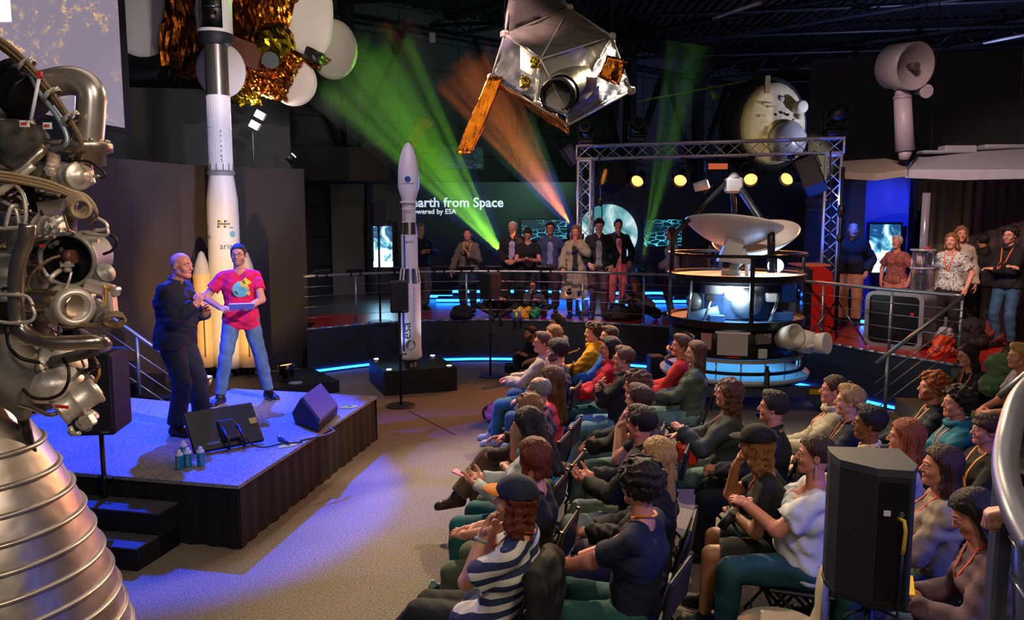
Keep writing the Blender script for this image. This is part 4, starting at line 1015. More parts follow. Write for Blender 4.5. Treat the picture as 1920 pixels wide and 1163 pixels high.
def parlight(px, drop, yaw, tilt, label, col, es, power, grp='warm round spotlights under the truss beam', r=.12, light=True, tgt=None):
    p = tp(px); t = thing('stage_light', label, 'stage light', (p.x, p.y, TZ-.17), 0, grp)
    dr = Vector((math.sin(yaw)*math.cos(tilt), -math.cos(yaw)*math.cos(tilt), math.sin(tilt))); c = Vector((0, 0, -drop))
    mb = MB(); mb.box((0, 0, .0), (.10, .10, .06)); mb.cyl((0, 0, 0), (0, 0, -.08), .02, n=8); mb.build('clamp', [LB], t)
    mb = MB(); 
    mb.tube([c+Vector((q*.17, 0, z)) for q, z in ((-1, 0), (-1, drop*.6), (-.5, drop-.08), (.5, drop-.08), (1, drop*.6), (1, 0))], .013, 6); mb.build('yoke', [LB], t)
    mb = MB(); mb.cyl(c-dr*.16, c+dr*.12, r*.8, r, 20); mb.cyl(c-dr*.22, c-dr*.16, r*.4, r*.8, 16); mb.lathe([(r, 0), (r*1.08, 0), (r*1.08, .07), (r, .07)], c+dr*.12, 20, M=dr.to_track_quat('Z', 'Y').to_matrix())
    b = mb.build('housing', [LB], t); mb = MB(); mb.cyl(c+dr*.122, c+dr*.128, r*.93, n=20); mb.build('lens', [glow(col, es)], b)
    if light:
        w = Vector((p.x, p.y, TZ-.17))+c+dr*.2; spot('par_beam', w, tgt or (w+dr*4), col, power, 60, .5, .08)
for i, (px, yaw) in enumerate(((1200, -.2), (1279, -.1), (1409, .0), (1484, -.5))):
    parlight(px, .32, yaw-.25, -.42, ['leftmost warm round spotlight under the truss beam', 'second warm round spotlight from the left truss post', 'warm round spotlight right of the flat strip lamp', 'warm round spotlight nearest the right truss post'][i], (1, .27, .06), 3.6, 420)
p = tp(1345); t = thing('stage_light', 'flat rectangular reddish lamp under the truss beam between the round ones', 'stage light', (p.x, p.y, TZ-.17)); MB().box((0, 0, -.13), (.42, .16, .20), bev=.02).build('housing', [LB], t); MB().box((0, -.085, -.14), (.34, .01, .10)).build('lens', [glow((.8, .16, .07), .35)], t); MB().cyl((0, 0, -.04), (0, 0, .02), .03).build('clamp', [LB], t)
# moving heads on top of the truss
def moving_head(loc, dirv, label, s=1.0, cat='moving head light'):
    t = thing('moving_head_light', label, cat, loc); t.scale = (s, s, s)
    MB().box((0, 0, .05), (.30, .24, .10), bev=.02).build('base', [LB], t)
    mb = MB()
    for q in (-1, 1): mb.box((q*.15, 0, .24), (.05, .12, .32), bev=.02)
    mb.box((0, 0, .12), (.34, .14, .05), bev=.015); mb.build('yoke', [LB], t)
    d = Vector(dirv).normalized(); c = Vector((0, 0, .30)); mb = MB(); mb.cyl(c-d*.17, c+d*.17, .10, .12, 18); mb.sphere(c-d*.12, .115, 14); h = mb.build('head', [LB], t)
    MB().cyl(c+d*.17, c+d*.175, .09, n=18).build('lens', [mat('glass_dark', '#20242c', .1)], h); return t
p = tp(1194); moving_head((p.x, p.y, TZ+.16), (0, -1, .3), 'black moving head light on the truss above the leftmost warm spotlight')
p = tp(1573); moving_head((p.x, p.y, TZ+.16), (.7, -.6, .5), 'black moving head light on the right corner of the truss', 1.15)
p = tp(1092); moving_head((p.x, p.y, TZ+.16), (-.3, -1, .3), 'small black moving head light on the left corner of the truss', .9)
# loudspeakers hung on the truss
def hung_speaker(px, py, Y, rx, rz, label, lit, s=1):
    p = at(px, py, Y); t = thing('loudspeaker', label, 'loudspeaker', p, rz); t.rotation_euler = (rx[0], rx[1], rz)
    MB().box((0, 0, 0), (.36*s, .36*s, .60*s), bev=.03).build('cabinet', [plastic('#1a1b20', .5)], t)
    MB().box((0, -.185*s, 0), (.32*s, .012, .55*s)).build('grille', [mat('grille', '#2c2a2a', .6, bump=.5, bscale=300)], t)
    MB().tube([(-.2*s, 0, .1), (-.2*s, 0, .42*s), (.2*s, 0, .42*s), (.2*s, 0, .1)], .015, 6).build('bracket', [LB], t)
hung_speaker(1150, 330, 15.4, (-.45, .45), .45, 'loudspeaker hung tilted inside the left truss post, lit blue', 1)
hung_speaker(1521, 330, 13.9, (-.45, -.40), -.4, 'loudspeaker hung tilted inside the right truss post', 0)
p = at(1068, 290, 15.5); t = thing('stage_light', 'blue lit box lamp outside the left truss post', 'stage light', p); t.rotation_euler = (.2, -.7, .3); MB().box((0, 0, 0), (.22, .2, .42), bev=.02).build('housing', [LB], t); MB().box((0, -.105, 0), (.18, .01, .34)).build('panel', [plastic('#3a4050')], t)
spot('truss_blue_l', (tl.x-.1, tl.y-.9, PLAT_Z+.1), (tl.x, tl.y, 3.4), (.02, .10, 1), 900, 50, .4, .05)
spot('truss_blue_r', (tr.x-.1, tr.y-.9, PLAT_Z+.1), (tr.x, tr.y, 3.6), (.02, .10, 1), 700, 34, .4, .05)
# cables hanging down the posts
for (P, ln, lb) in ((tl, .27, 'black cable hanging beside the left truss post'), (tr, -.10, 'black cable and clamp hanging on the right truss post')):
    b = P+td*ln+Vector((0, -.2, 0)); mb = MB(); mb.tube([(b.x+.03*math.sin(z*3), b.y, z) for z in np.linspace(TZ-.1, 1.7, 14)], .012, 6); mb.sphere((b.x, b.y, 2.9), .05, 8, 0, (1, 1, 1.6)); tag(mb.build('hanging_cable', [LB]), lb, 'cable')
# green light bar on the ceiling wire
a, b = at(1195, 190, 17), at(1400, 152, 17)
tag(MB().cyl(a, b, .022, n=6).build('ceiling_wire', [mat('wire_green', '#6a8a2a', .5)]), 'thin suspension pipe tinted green above the truss gate', 'pipe')
p = at(1333, 176, 17); t = thing('stage_light', 'small green tinted lamp hanging from the thin pipe', 'stage light', p); MB().cyl((0, 0, .05), (.08, -.1, -.12), .05, .06, 12).build('housing', [mat('lamp_green', '#6f8a20', .5)], t)
# ------------------------------------------------------------------ satellite in its glass case
GX, GY = at(1377, 600, 11.6).x, 11.6
def zc(py, Y=GY): return at(1377, py, Y).z
case = thing('satellite_display_case', 'round glass case with black rings holding a drum satellite, dish on top', 'display case', (GX, GY, 0))
BLK = mat('ring_black', '#0e0f12', .4); rC = .965
def ring(z0, z1, r, t=.04, name='ring', m=BLK, par=case, n=56):
    return MB().lathe([(r-t, z0), (r, z0), (r, z1), (r-t, z1), (r-t, z0)], n=n, sm=False).build(name, [m], par)
Zr = [1.17, 1.80, 2.11]
ring(Zr[0]-.05, Zr[0]+.05, rC+.01); ring(Zr[1]-.04, Zr[1]+.04, rC+.01); ring(Zr[2]-.022, Zr[2]+.022, rC+.01)
GL = mat('case_glass', '#dfe9f2', .03, trans=1, alpha=.22, ior=1.12)
for z0, z1 in ((Zr[0]+.05, Zr[1]-.04), (Zr[1]+.04, Zr[2]-.02)): MB().lathe([(rC-.02, z0), (rC-.02, z1)], n=56).build('glass_wall', [GL], case)
for a in (-1.62, -.05, 1.55, 3.19): mb = MB(); mb.box((rC*math.cos(a), rC*math.sin(a), (Zr[0]+Zr[2])/2), (.03, .055, Zr[2]-Zr[0]), a); mb.build('upright', [BLK], case)
MB().cyl((0, 0, Zr[1]-.03), (0, 0, Zr[1]+.0), rC-.05, n=48).build('deck', [mat('deck_white', '#cfd6de', .5)], case)
MB().cyl((0, 0, Zr[0]-.02), (0, 0, Zr[0]+.02), rC-.05, n=48).build('floor_plate', [mat('deck_blue', '#4f7fae', .4)], case)
# inside: equipment, tank, dark upper ring with panels
mb = MB(); mb.lathe([(.80, 1.70), (.80, 1.76), (.35, 1.76), (.35, 1.58)], n=40); mb.build('instrument_ring', [mat('ring_dark2', '#14161c', .4)], case)
tk = MB(); tk.sphere((.02, -.45, 1.44), .22, 28, 0, (1, 1, .95)); tk.cyl((.02, -.45, 1.30), (.02, -.45, 1.19), .17, .02, 24, caps=False); tk.build('propellant_tank', [mat('tank_grey', '#8d9499', .35, .3)], case)
tk = MB(); tk.sphere((-.62, -.18, 1.42), .13, 20); tk.build('pressure_tank', [mat('tank_grey2', '#8d8f8e', .35, .4)], case)
tk = MB(); tk.cyl((-.75, -.35, 1.22), (-.35, -.45, 1.33), .07, n=16); tk.build('thruster', [mat('tube_blue', '#7fa9c9', .4)], case)
MB().lathe([(.42, 1.20), (.42, 1.66)], (.0, .05, 0), 24).build('glow_backing', [mat('backing_white', '#d9dcdc', .5)], case)  # added white backdrop, stands in for the bright glow behind the tank
mb = MB()
for i in range(12): a = -2.9+i*.25; mb.box((.62*math.cos(a), .62*math.sin(a)*.75, 1.38), (.07, .16, .34), a)
mb.build('electronics_boxes', [mat('box_blue', '#2c4a72', .5, noise=.3)], case)
mb = MB()
for (x, y, z, dx, dz, m) in ((-.20, -.40, 1.42, .12, .34, 0), (.36, -.5, 1.52, .14, .12, 0), (.52, -.5, 1.40, .16, .10, 1), (.68, -.35, 1.38, .14, .12, 2), (-.50, -.5, 1.52, .12, .10, 1), (.5, -.55, 1.26, .3, .12, 3), (-.42, -.6, 1.24, .22, .1, 3)): mb.box((x, y, z), (dx, .1, dz), m=m, bev=.01)
mb.build('components', [mat('comp_white', '#d9d9d2', .4), mat('comp_black', '#15161a', .4), mat('comp_grey', '#7c8288', .4), mat('comp_blue', '#2f5d96', .4)], case)
mb = MB()
for (a, b) in (((.30, -.65, 1.20), (.48, -.5, 1.58)), ((-.78, -.45, 1.22), (-.72, -.4, 1.75)), ((-.60, -.62, 1.2), (-.45, -.5, 1.56)), ((.1, -.2, 1.2), (.1, -.2, 1.76)), ((-.3, -.1, 1.2), (-.3, -.1, 1.76))): mb.cyl(a, b, .018, n=8)
mb.build('struts', [metal('#c7ccd0', .25)], case)
# dark drum with openings
mb = MB(); mb.lathe([(.60, .70), (.90, .70), (.93, .72), (.93, 1.12), (.60, 1.12)], n=56); mb.build('drum', [mat('drum_black', '#0b0c0f', .35)], case)
def onrim(a, z, w, hgt, m, name, rr=.935, dp=.02, bev=0):
    mb = MB(); mb.box((rr*math.cos(a), rr*math.sin(a), z), (dp, w, hgt), a, bev=bev); return mb.build(name, [m], case)
onrim(-1.86, .92, .40, .30, mat('radiator', '#b9b8ba', .3, .2), 'radiator_panel'); onrim(-1.86, 1.08, .46, .03, mat('radiator_edge', '#d9d9d9', .3), 'panel_edge', .94)
onrim(-1.42, 1.0, .22, .14, mat('foil_window', '#bfb3a4', .15, .9, bump=1.0, bscale=30), 'foil_window'); onrim(-1.43, .80, .12, .13, mat('valve_white', '#c6cdbf', .5), 'vent_box', .95, .05, .01)
onrim(-.86, .95, .26, .30, mat('foil_window', '#bfb3a4', .15, .9, bump=1.0, bscale=30), 'foil_window'); onrim(-2.24, .94, .15, .22, mat('foil_pink', '#c9a59c', .25, .6, bump=1, bscale=30), 'foil_window')
onrim(-1.84, .745, .18, .02, mat('mark_red', '#b01515'), 'red_mark', .945)
CRM = mat('sensor_cream', '#d5d3c2', .45)
def sensor(a, z, r, tiltz, L, name):
    c = Vector((.93*math.cos(a), .93*math.sin(a), z)); d = Vector((math.cos(a), math.sin(a), tiltz)).normalized(); M = d.to_track_quat('Z', 'Y').to_matrix()
    return MB().lathe([(0, .0), (r*.8, 0), (r*.85, L*.3), (r, L*.35), (r, L), (r*.82, L), (r*.75, L*.4), (0, L*.4)], c, 26, M=M).build(name, [CRM], case)
sensor(-1.12, .98, .155, .35, .30, 'sensor_barrel')
c = Vector((.93*math.cos(-.62), .93*math.sin(-.62), .92)); mb = MB(); d = Vector((.8, -.5, -.10)).normalized(); mb.cyl(c, c+d*.20, .17, .15, 24); mb.cyl(c+d*.20, c+d*.24, .10, n=20); d2 = Vector((.75, -.8, .12)).normalized(); mb.cyl(c+d*.2, c+d*.2+d2*.20, .13, .15, 24); mb.cyl(c+d*.25+Vector((-.18, -.08, -.04)), c+d*.25+Vector((-.02, -.1, .02)), .03, n=10); mb.build('cooler', [CRM], case)
mb = MB(); mb.tube([(-.86, -.45, .98), (-.80, -.55, 1.04), (-.72, -.62, .98), (-.76, -.60, .88), (-.84, -.5, .86), (-.86, -.45, .94)], .035, 8); mb.tube([(-.9, -.30, .80), (-.86, -.42, .76), (-.78, -.52, .80)], .03, 8); mb.build('cable_loops', [metal('#8a8a88', .3)], case)
# lower rings, blue-lit tray, stand
ring(.66, .70, .97, .05, 'rim', mat('rim_brass', '#a8a294', .4, .4))
for a in np.linspace(-2.8, -.3, 8): MB().cyl((.93*math.cos(a), .93*math.sin(a), .42), (.93*math.cos(a), .93*math.sin(a), .67), .012, n=8).build('pin', [metal('#cfd3d6')], case)
MB().lathe([(0, .40), (1.02, .40), (1.06, .44), (1.06, .40), (1.02, .36), (0, .36)], n=56).build('tray', [mat('tray_white', '#b9c6cf', .35)], case)
ring(.50, .545, .99, .04, 'lower_ring'); ring(.345, .385, 1.02, .06, 'foot_ring')
STD = mat('stand_blue', '#39435c', .5)
MB().box((.0, -.92, .28), (2.0, .14, .13)).build('beam', [STD], case); MB().box((0, .8, .28), (2.0, .14, .13)).build('beam', [STD], case)
for x, y in ((1.02, -.92), (-1.0, -.92), (1.02, .8), (-1.0, .8)):
    mb = MB(); mb.box((x, y, .17), (.16, .14, .34)); mb.prism([(x-.08*(1 if x > 0 else -1), y-.07, .22), (x-.30*(1 if x > 0 else -1), y-.07, .22), (x-.08*(1 if x > 0 else -1), y-.07, .02)], (0, .14, 0)); mb.build('leg', [STD], case)
mb = MB(); mb.box((.88, -.995, .29), (.22, .006, .07)); mb.build('yellow_label', [mat('label_yellow', '#c9a520')], case)
mb = MB(); mb.cyl((.12, -1.2, .0), (.12, -1.2, .62), .035, n=14); mb.cyl((.12, -1.2, 0), (.12, -1.2, .02), .12, n=20); mb.cyl((.12, -1.2, .62), (.12, -1.2, .68), .02, n=10); tag(mb.build('barrier_post', [LB], None, (GX, GY, 0)), 'black barrier post before the glass satellite case', 'post')
pt = bpy.data.lights.new('case_light', 'POINT'); pt.energy = 30; pt.color = (.75, .9, 1); pt.shadow_soft_size = .15; po = bpy.data.objects.new('case_light', pt); COL.objects.link(po); po.location = (GX-.22, GY-.72, 1.62)
pt = bpy.data.lights.new('tray_light', 'AREA'); pt.energy = 9; pt.color = (.12, .5, 1); pt.size = 1.5; po = bpy.data.objects.new('tray_light', pt); COL.objects.link(po); po.location = (GX, GY, .64)
pt = bpy.data.lights.new('deck_light', 'POINT'); pt.energy = 14; pt.color = (.3, .6, 1); pt.shadow_soft_size = .1; po = bpy.data.objects.new('deck_light', pt); COL.objects.link(po); po.location = (GX+.45, GY-.2, 1.95)
# dish antenna with its feed
dish = thing('dish_antenna', 'off-white tilted dish antenna above the glass case', 'dish antenna', (GX, GY, Zr[1]))
zo = -Zr[1]
def dishM(c, nrm): return Vector(nrm).normalized().to_track_quat('Z', 'Y').to_matrix()
DW = mat('dish_white', '#c9c9c0', .4, noise=.03)
mb = MB(); prof = [(r, .34*(r/.70)**2-.30) for r in np.linspace(0.0, .70, 12)]; prof2 = [(r, z-.02) for r, z in reversed(prof)]
mb.lathe(prof+[(.71, .05)]+prof2, (-.10, -.15, 2.50+zo), 48, M=dishM(0, (.14, .16, .95)) @ Matrix.Diagonal((.98, .9, .9))); mb.build('upper_reflector', [DW], dish)
mb = MB(); prof = [(r, .24*(r/.62)**2-.24) for r in np.linspace(0.0, .62, 12)]; prof2 = [(r, z-.02) for r, z in reversed(prof)]
mb.lathe(prof+[(.63, .01)]+prof2, (.32, .18, 2.36+zo), 48, M=dishM(0, (-.25, -.25, .92))); mb.build('lower_reflector', [DW], dish)
mb = MB(); mb.prism([(-.38, -.45, 2.02+zo), (-.12, -.50, 2.0+zo), (-.02, -.46, 2.30+zo), (-.22, -.45, 2.42+zo)], (0, .10, 0)); mb.prism([(-.20, -.52, 2.00+zo), (.08, -.52, 1.98+zo), (-.02, -.46, 2.20+zo)], (0, .06, 0)); mb.build('bracket', [DW], dish)
mb = MB(); mb.cyl((-.18, -.38, .02), (-.18, -.38, .10), .13, n=24); mb.cyl((-.18, -.38, .08), (-.05, -.38, .22), .05, n=12); mb.cyl((.1, -.2, 0), (.1, -.2, .6), .03, n=10); mb.build('mount', [mat('mount_cream', '#b5b5a6', .5)], dish)
# black frame straddling the case and its grey head
fr = thing('support_frame', 'black tubular frame straddling the dish with a light grey block on top', 'frame', (GX, GY, Zr[1]))
ap = at(1376, 345, GY); ap = Vector((ap.x-GX, 0, ap.z-Zr[1])); T_ = mat('frame_black', '#15171c', .4)
def L_(px, py, dy): p = at(px, py, GY+dy); return Vector((p.x-GX, dy, p.z-Zr[1]))
MB().tube([ap+Vector((.05, 0, 0)), L_(1440, 432, -.45), L_(1446, 440, -.5), L_(1446, 512, -.55)], .055, 10).build('leg', [T_], fr)
MB().tube([ap+Vector((-.1, 0, .03)), L_(1272, 432, -.2), L_(1262, 445, -.25), L_(1260, 508, -.3)], .035, 8).build('leg', [T_], fr)
MB().tube([ap+Vector((.0, .1, 0)), (.15, .75, 1.0), (.16, .8, .05)], .04, 8).build('leg', [T_], fr)
mb = MB(); c = ap+Vector((0, 0, -.02)); mb.box(tuple(c), (.24, .2, .22), bev=.03); mb.cyl(c+Vector((0, 0, .1)), c+Vector((0, 0, .18)), .10, .03, 12); mb.build('head_block', [mat('block_grey', '#8d8f96', .5)], fr)
p = at(1315, 352, GY-.1); t = thing('spotlight', 'small white spotlight clipped on the black frame above the dish', 'spotlight', p); MB().cyl((-.10, 0, 0), (.08, -.03, .05), .06, .075, 16).build('housing', [mat('lamp_white', '#c9c9cc', .35)], t); MB().cyl((.085, -.03, .052), (.09, -.032, .054), .06, n=16).build('lens', [glow((.95, .97, 1), 6)], t)
mb = MB(); q = at(1334, 342, GY-.1); MB().tube([(0, 0, 0), (.05, 0, -.08), tuple(q-p+Vector((.02, 0, -.04)))], .01, 6).build('bracket', [T_], t)
spot('dish_spot', tuple(p+Vector((.2, -.3, .5))), (GX, GY, 2.45), (1, .95, .85), 32, 60, .5, .05)
# ------------------------------------------------------------------ things on the right of the platform
kx = thing('kiosk', 'red sloping kiosk with black front, right of the satellite case', 'kiosk', at(1515, 600, 12.7).xy.to_3d()); kx.location.z = PLAT_Z
mb = MB(); mb.prism([(-.10, -.35, 0), (.32, -.35, 0), (.22, -.35, 1.0), (.10, -.35, 1.10), (-.10, -.35, 1.10)], (0, .7, 0)); mb.build('shell', [mat('kiosk_red', '#b3190f', .4)], kx)
mb = MB(); mb.box((-.22, -.05, .53), (.24, .66, 1.06)); mb.build('front', [plastic('#0c0c10')], kx); MB().box((-.02, 0, 1.115), (.5, .5, .03)).build('top_plate', [mat('kiosk_top', '#b8632c', .4)], kx)
# tripod light stand
tp0 = at(1573, 612, 12.0); td0 = thing('tripod_stand', 'black tripod stand in front of the right truss post', 'tripod', (tp0.x-.05, 12.0, PLAT_Z))
MB().cyl((0, 0, .12), (0, 0, 2.6), .028, n=10).build('pole', [LB], td0)
for a in (-.9, 1.2, 3.4): MB().cyl((0, 0, .62), (.52*math.cos(a), .45*math.sin(a), .0), .016, n=8).build('leg', [metal('#6a6c70', .3)], td0)
for a in (-.9, 1.2, 3.4): MB().cyl((0, 0, .18), (.30*math.cos(a), .26*math.sin(a), .26), .01, n=6).build('brace', [LB], td0)
MB().sphere((0, 0, 1.95), .06, 10, 0, (1, 1, 1.8)).build('clamp', [LB], td0); MB().sphere((.0, 0, 1.55), .05, 10, 0, (1.2, 1, 1.4)).build('clamp', [LB], td0)
# black-fronted metal cabinet
cb0 = at(1618, 645, 11.3); cb1 = at(1725, 664, 10.75); cz = 0
cA = gp(1627, 645, PLAT_Z+.02); cB = gp(1718, 655, PLAT_Z+.02); d = (cB-cA); d.z = 0; Wd = d.length*1.02; ang = math.atan2(d.y, d.x)
cab = thing('cabinet', 'brushed metal cabinet with rounded corners and black front, behind the railing', 'cabinet', ((cA+cB)/2), ang); cab.location.z = PLAT_Z
Hc = .80; rr = .12
def rrect(w, h, r, n=6, z0=0):
    P = []
    for cx, cy, a0 in ((w/2-r, h-r, 0), (-w/2+r, h-r, 90), (-w/2+r, r, 180), (w/2-r, r, 270)):
        for i in range(n+1): a = R(a0+90*i/n); P.append((cx+r*math.cos(a), z0+cy+r*math.sin(a)))
    return P
P = rrect(Wd+.12, Hc, rr); Q = rrect(Wd+.0, Hc-.10, rr*.6, z0=.05)
mb = MB(); n = len(P); V = [(x, 0, z) for x, z in P]+[(x, 0, z) for x, z in Q]+[(x, .75, z) for x, z in P]+[(x, .04, z) for x, z in Q]
fcs = [(i, (i+1) % n, n+(i+1) % n, n+i) for i in range(n)]+[(i, 2*n+i, 2*n+(i+1) % n, (i+1) % n) for i in range(n)]+[(n+i, n+(i+1) % n, 3*n+(i+1) % n, 3*n+i) for i in range(n)]+[tuple(2*n+i for i in range(n))]
mb.add(V, fcs, 0, False); mb.build('shell', [mat('cabinet_metal', '#8e9096', .42, .4)], cab)
mb = MB(); mb.prism([(x, .03, z) for x, z in Q], (0, .02, 0)); f_ = mb.build('front_panel', [plastic('#0a0a0d', .3)], cab)
MB().cyl((Wd*.36, .028, .50), (Wd*.36, .02, .50), .025, n=12).build('red_emblem', [mat('emblem_red', '#c01818')], f_)
# glass tube satellite on the cabinet
tb = cab.matrix_basis @ Vector((.15, .35, Hc)); tb = at(1716, 545, 11.6); tb.z = PLAT_Z+Hc
cu = thing('tube_model', 'clear acrylic cylinder model with a tall thin tube standing on the metal cabinet', 'model', (cab.location.x+math.cos(ang)*.22-math.sin(ang)*.4, cab.location.y+math.sin(ang)*.22+math.cos(ang)*.4, PLAT_Z+Hc))
ACR = mat('acrylic', '#cfd8e6', .05, trans=.9, alpha=.35, ior=1.2); cl = cu.location
def zt(py): return at(1718, py, cl.y).z-cl.z
MB().lathe([(.15, .02), (.15, .32)], n=28).build('lower_drum', [ACR], cu); MB().lathe([(.14, .36), (.14, zt(470))], n=28).build('upper_drum', [ACR], cu)
for z in (.01, .34, zt(470)+.01): MB().cyl((0, 0, z-.012), (0, 0, z+.012), .17, n=28).build('flange', [mat('flange_clear', '#a9a6b4', .2, .2)], cu)
mb = MB()
for i in range(6): a = i*math.pi/3; mb.cyl((.155*math.cos(a), .155*math.sin(a), 0), (.155*math.cos(a), .155*math.sin(a), zt(470)), .006, n=6)
mb.build('tie_rods', [metal('#c0c0c8', .2)], cu); MB().lathe([(.055, zt(470)), (.055, zt(362)), (.0, zt(362))], n=20).build('tall_tube', [mat('tube_grey', '#8b8c9c', .15, .3, alpha=.75)], cu)
mb = MB(); mb.cyl((0, 0, .03), (0, 0, .26), .07, n=16, m=1); mb.cyl((-.03, 0, .40), (-.03, 0, zt(475)), .055, n=16, m=0); mb.box((.07, -.04, .48), (.03, .05, .16), m=1); mb.sphere((.02, -.08, .62), .03, 8, 2); mb.build('insides', [mat('foil_pale', '#b8a9a2', .4), mat('dark_part', '#1c1c22', .4), mat('emblem_red', '#c01818')], cu)
# wall texts and screens
WM = mat('lettering_white', '#e6e8f4', .5, emit='#dfe4ff', es=.55)
xT = at(772, 388, EXY-.02)
text('earth from Space', .315, WM, None, (xT.x, EXY-.012, at(772, 388, EXY).z), (math.pi/2, 0, 0), 'wall_lettering', .005, bold=.006)['kind'] = 'structure'
text('powered by ESA', .165, WM, None, (at(768, 401, EXY).x, EXY-.012, at(772, 401, EXY).z), (math.pi/2, 0, 0), 'wall_lettering', .004, bold=.003)['kind'] = 'structure'
eL = at(1553, 382, EXY); text('esa', .42, WM, None, (eL.x, EXY-.012, eL.z), (math.pi/2, 0, 0), 'wall_lettering', .005, bold=.012)['kind'] = 'structure'
p = at(1550, 374, EXY); mb = MB(); mb.cyl((p.x, EXY-.004, p.z), (p.x, EXY-.014, p.z), .125, n=28, m=0); mb.box((p.x+.02, EXY-.017, p.z-.01), (.14, .004, .03), m=1); mb.box((p.x-.06, EXY-.017, p.z), (.03, .004, .12), m=1); struct(mb.build('wall_logo', [WM, mat('exhibit_wall_dark', '#1c2438', .5)]))
def earth(nt, b, land=.52):
    tc = nt.nodes.new('ShaderNodeTexCoord'); n = nt.nodes.new('ShaderNodeTexNoise'); n.inputs['Scale'].default_value = 1.7; n.inputs['Detail'].default_value = 8; n.inputs['Distortion'].default_value = .8
    r = nt.nodes.new('ShaderNodeValToRGB'); e = r.color_ramp.elements; e[0].position = .40; e[0].color = (.06, .25, .28, 1); e[1].position = .62; e[1].color = (.95, 1, 1, 1); q = e.new(.5); q.color = (.30, .60, .62, 1)
    nt.links.new(tc.outputs['Object'], n.inputs['Vector']); nt.links.new(n.outputs['Fac'], r.inputs[0]); nt.links.new(r.outputs[0], b.inputs['Emission Color']); b.inputs['Base Color'].default_value = (.02, .02, .02, 1); b.inputs['Emission Strength'].default_value = .75
EM = nodemat('earth_picture', earth, .4)
p = at(1139, 440, EXY-.05); t = MB().cyl((0, 0, 0), (0, -.05, 0), .72, n=64).build('earth_disc', [EM], None, (p.x, EXY-.02, p.z)); tag(t, 'round glowing picture of the Earth on the far wall behind the truss post', 'picture')
def netpic(nt, b, bg=(.0, .01, .02), fg=(.10, .7, .9), sc=5, st=1.2, th=.06):
    tc = nt.nodes.new('ShaderNodeTexCoord'); v = nt.nodes.new('ShaderNodeTexVoronoi'); v.feature = 'DISTANCE_TO_EDGE'; v.inputs['Scale'].default_value = sc
    mp = nt.nodes.new('ShaderNodeMapping'); mp.inputs['Scale'].default_value = (1, 1, 2.2); nt.links.new(tc.outputs['Object'], mp.inputs[0]); nt.links.new(mp.outputs[0], v.inputs['Vector'])
    n = nt.nodes.new('ShaderNodeTexNoise'); n.inputs['Scale'].default_value = 2.2; nt.links.new(tc.outputs['Object'], n.inputs['Vector'])
    r = nt.nodes.new('ShaderNodeValToRGB'); e = r.color_ramp.elements; e[0].position = 0; e[0].color = (*fg, 1); e[1].position = th; e[1].color = (*bg, 1)
    r2 = nt.nodes.new('ShaderNodeValToRGB'); r2.color_ramp.elements[0].position = .42; r2.color_ramp.elements[1].position = .6; nt.links.new(n.outputs['Fac'], r2.inputs[0])
    mx = nt.nodes.new('ShaderNodeMixRGB'); mx.inputs[1].default_value = (*bg, 1); nt.links.new(r2.outputs[0], mx.inputs[0]); nt.links.new(v.outputs['Distance'], r.inputs[0]); nt.links.new(r.outputs[0], mx.inputs[2]); nt.links.new(mx.outputs[0], b.inputs['Emission Color']); b.inputs['Base Color'].default_value = (.01, .01, .015, 1); b.inputs['Emission Strength'].default_value = st
NETM = nodemat('light_streaks', netpic, .3)
def screen(x0, y0, x1, y1, Y, label, m, fz=.04, name='screen', frame_=True):
    a = at(x0, y0, Y); b = at(x1, y1, Y); c = (a+b)/2; t = thing(name, label, 'screen', (c.x, Y, c.z)); w, h = abs(b.x-a.x), abs(a.z-b.z)
    if frame_: MB().box((0, .03, 0), (w+2*fz, .05, h+2*fz)).build('frame', [plastic('#0b0d12')], t)
    MB().box((0, 0, 0), (w, .02, h)).build('display', [m], t); return t
screen(978, 413, 1063, 450, EXY-.08, 'wide screen with cyan light streaks left of the Earth picture', NETM)
screen(1208, 412, 1278, 462, EXY-.08, 'screen with cyan light streaks right of the Earth picture', NETM)
screen(768, 395, 835, 470, EXY-.08, 'x', NETM) if False else None
def icepic(nt, b):
    tc = nt.nodes.new('ShaderNodeTexCoord'); n = nt.nodes.new('ShaderNodeTexNoise'); n.inputs['Scale'].default_value = 2.6; n.inputs['Detail'].default_value = 7; n.inputs['Distortion'].default_value = 1.2
    r = nt.nodes.new('ShaderNodeValToRGB'); e = r.color_ramp.elements; e[0].position = .42; e[0].color = (.01, .06, .16, 1); e[1].position = .56; e[1].color = (.85, .97, 1, 1); q = e.new(.5); q.color = (.12, .45, .62, 1)
    nt.links.new(tc.outputs['Object'], n.inputs['Vector']); nt.links.new(n.outputs['Fac'], r.inputs[0]); nt.links.new(r.outputs[0], b.inputs['Emission Color']); b.inputs['Base Color'].default_value = (.01, .02, .03, 1); b.inputs['Emission Strength'].default_value = 1.1
ICE = nodemat('satellite_picture', icepic, .4)
s_ = screen(1632, 421, 1684, 511, 14.3, 'bright screen with a white and blue satellite picture beside the grey-haired woman', ICE)
s_ = screen(700, 424, 736, 500, 18.9, 'bright blue and white screen left of the slim rocket', ICE)
MB().box((0, 0, -.42), (.46, .03, .14)).build('caption_panel', [glow((.7, .9, 1), 1)], s_)
spot('screen_glow', (at(718, 500, 18.6).x, 18.5, 1.7), (at(730, 590, 15.5).x, 15.5, .77), (.3, .7, 1), 25, 90, .8, .3)
# dark picture panels on the far building wall
for i, (x0, y0, x1, y1, Y) in enumerate(((825, 277, 905, 316, 20.0),)): screen(x0, y0, x1, y1, Y, 'dark panel with faint blue earth picture high above the wall lettering', nodemat('faint_picture', lambda nt, b: netpic(nt, b, (.002, .004, .008), (.05, .22, .35), 9, .35, .10), .4))
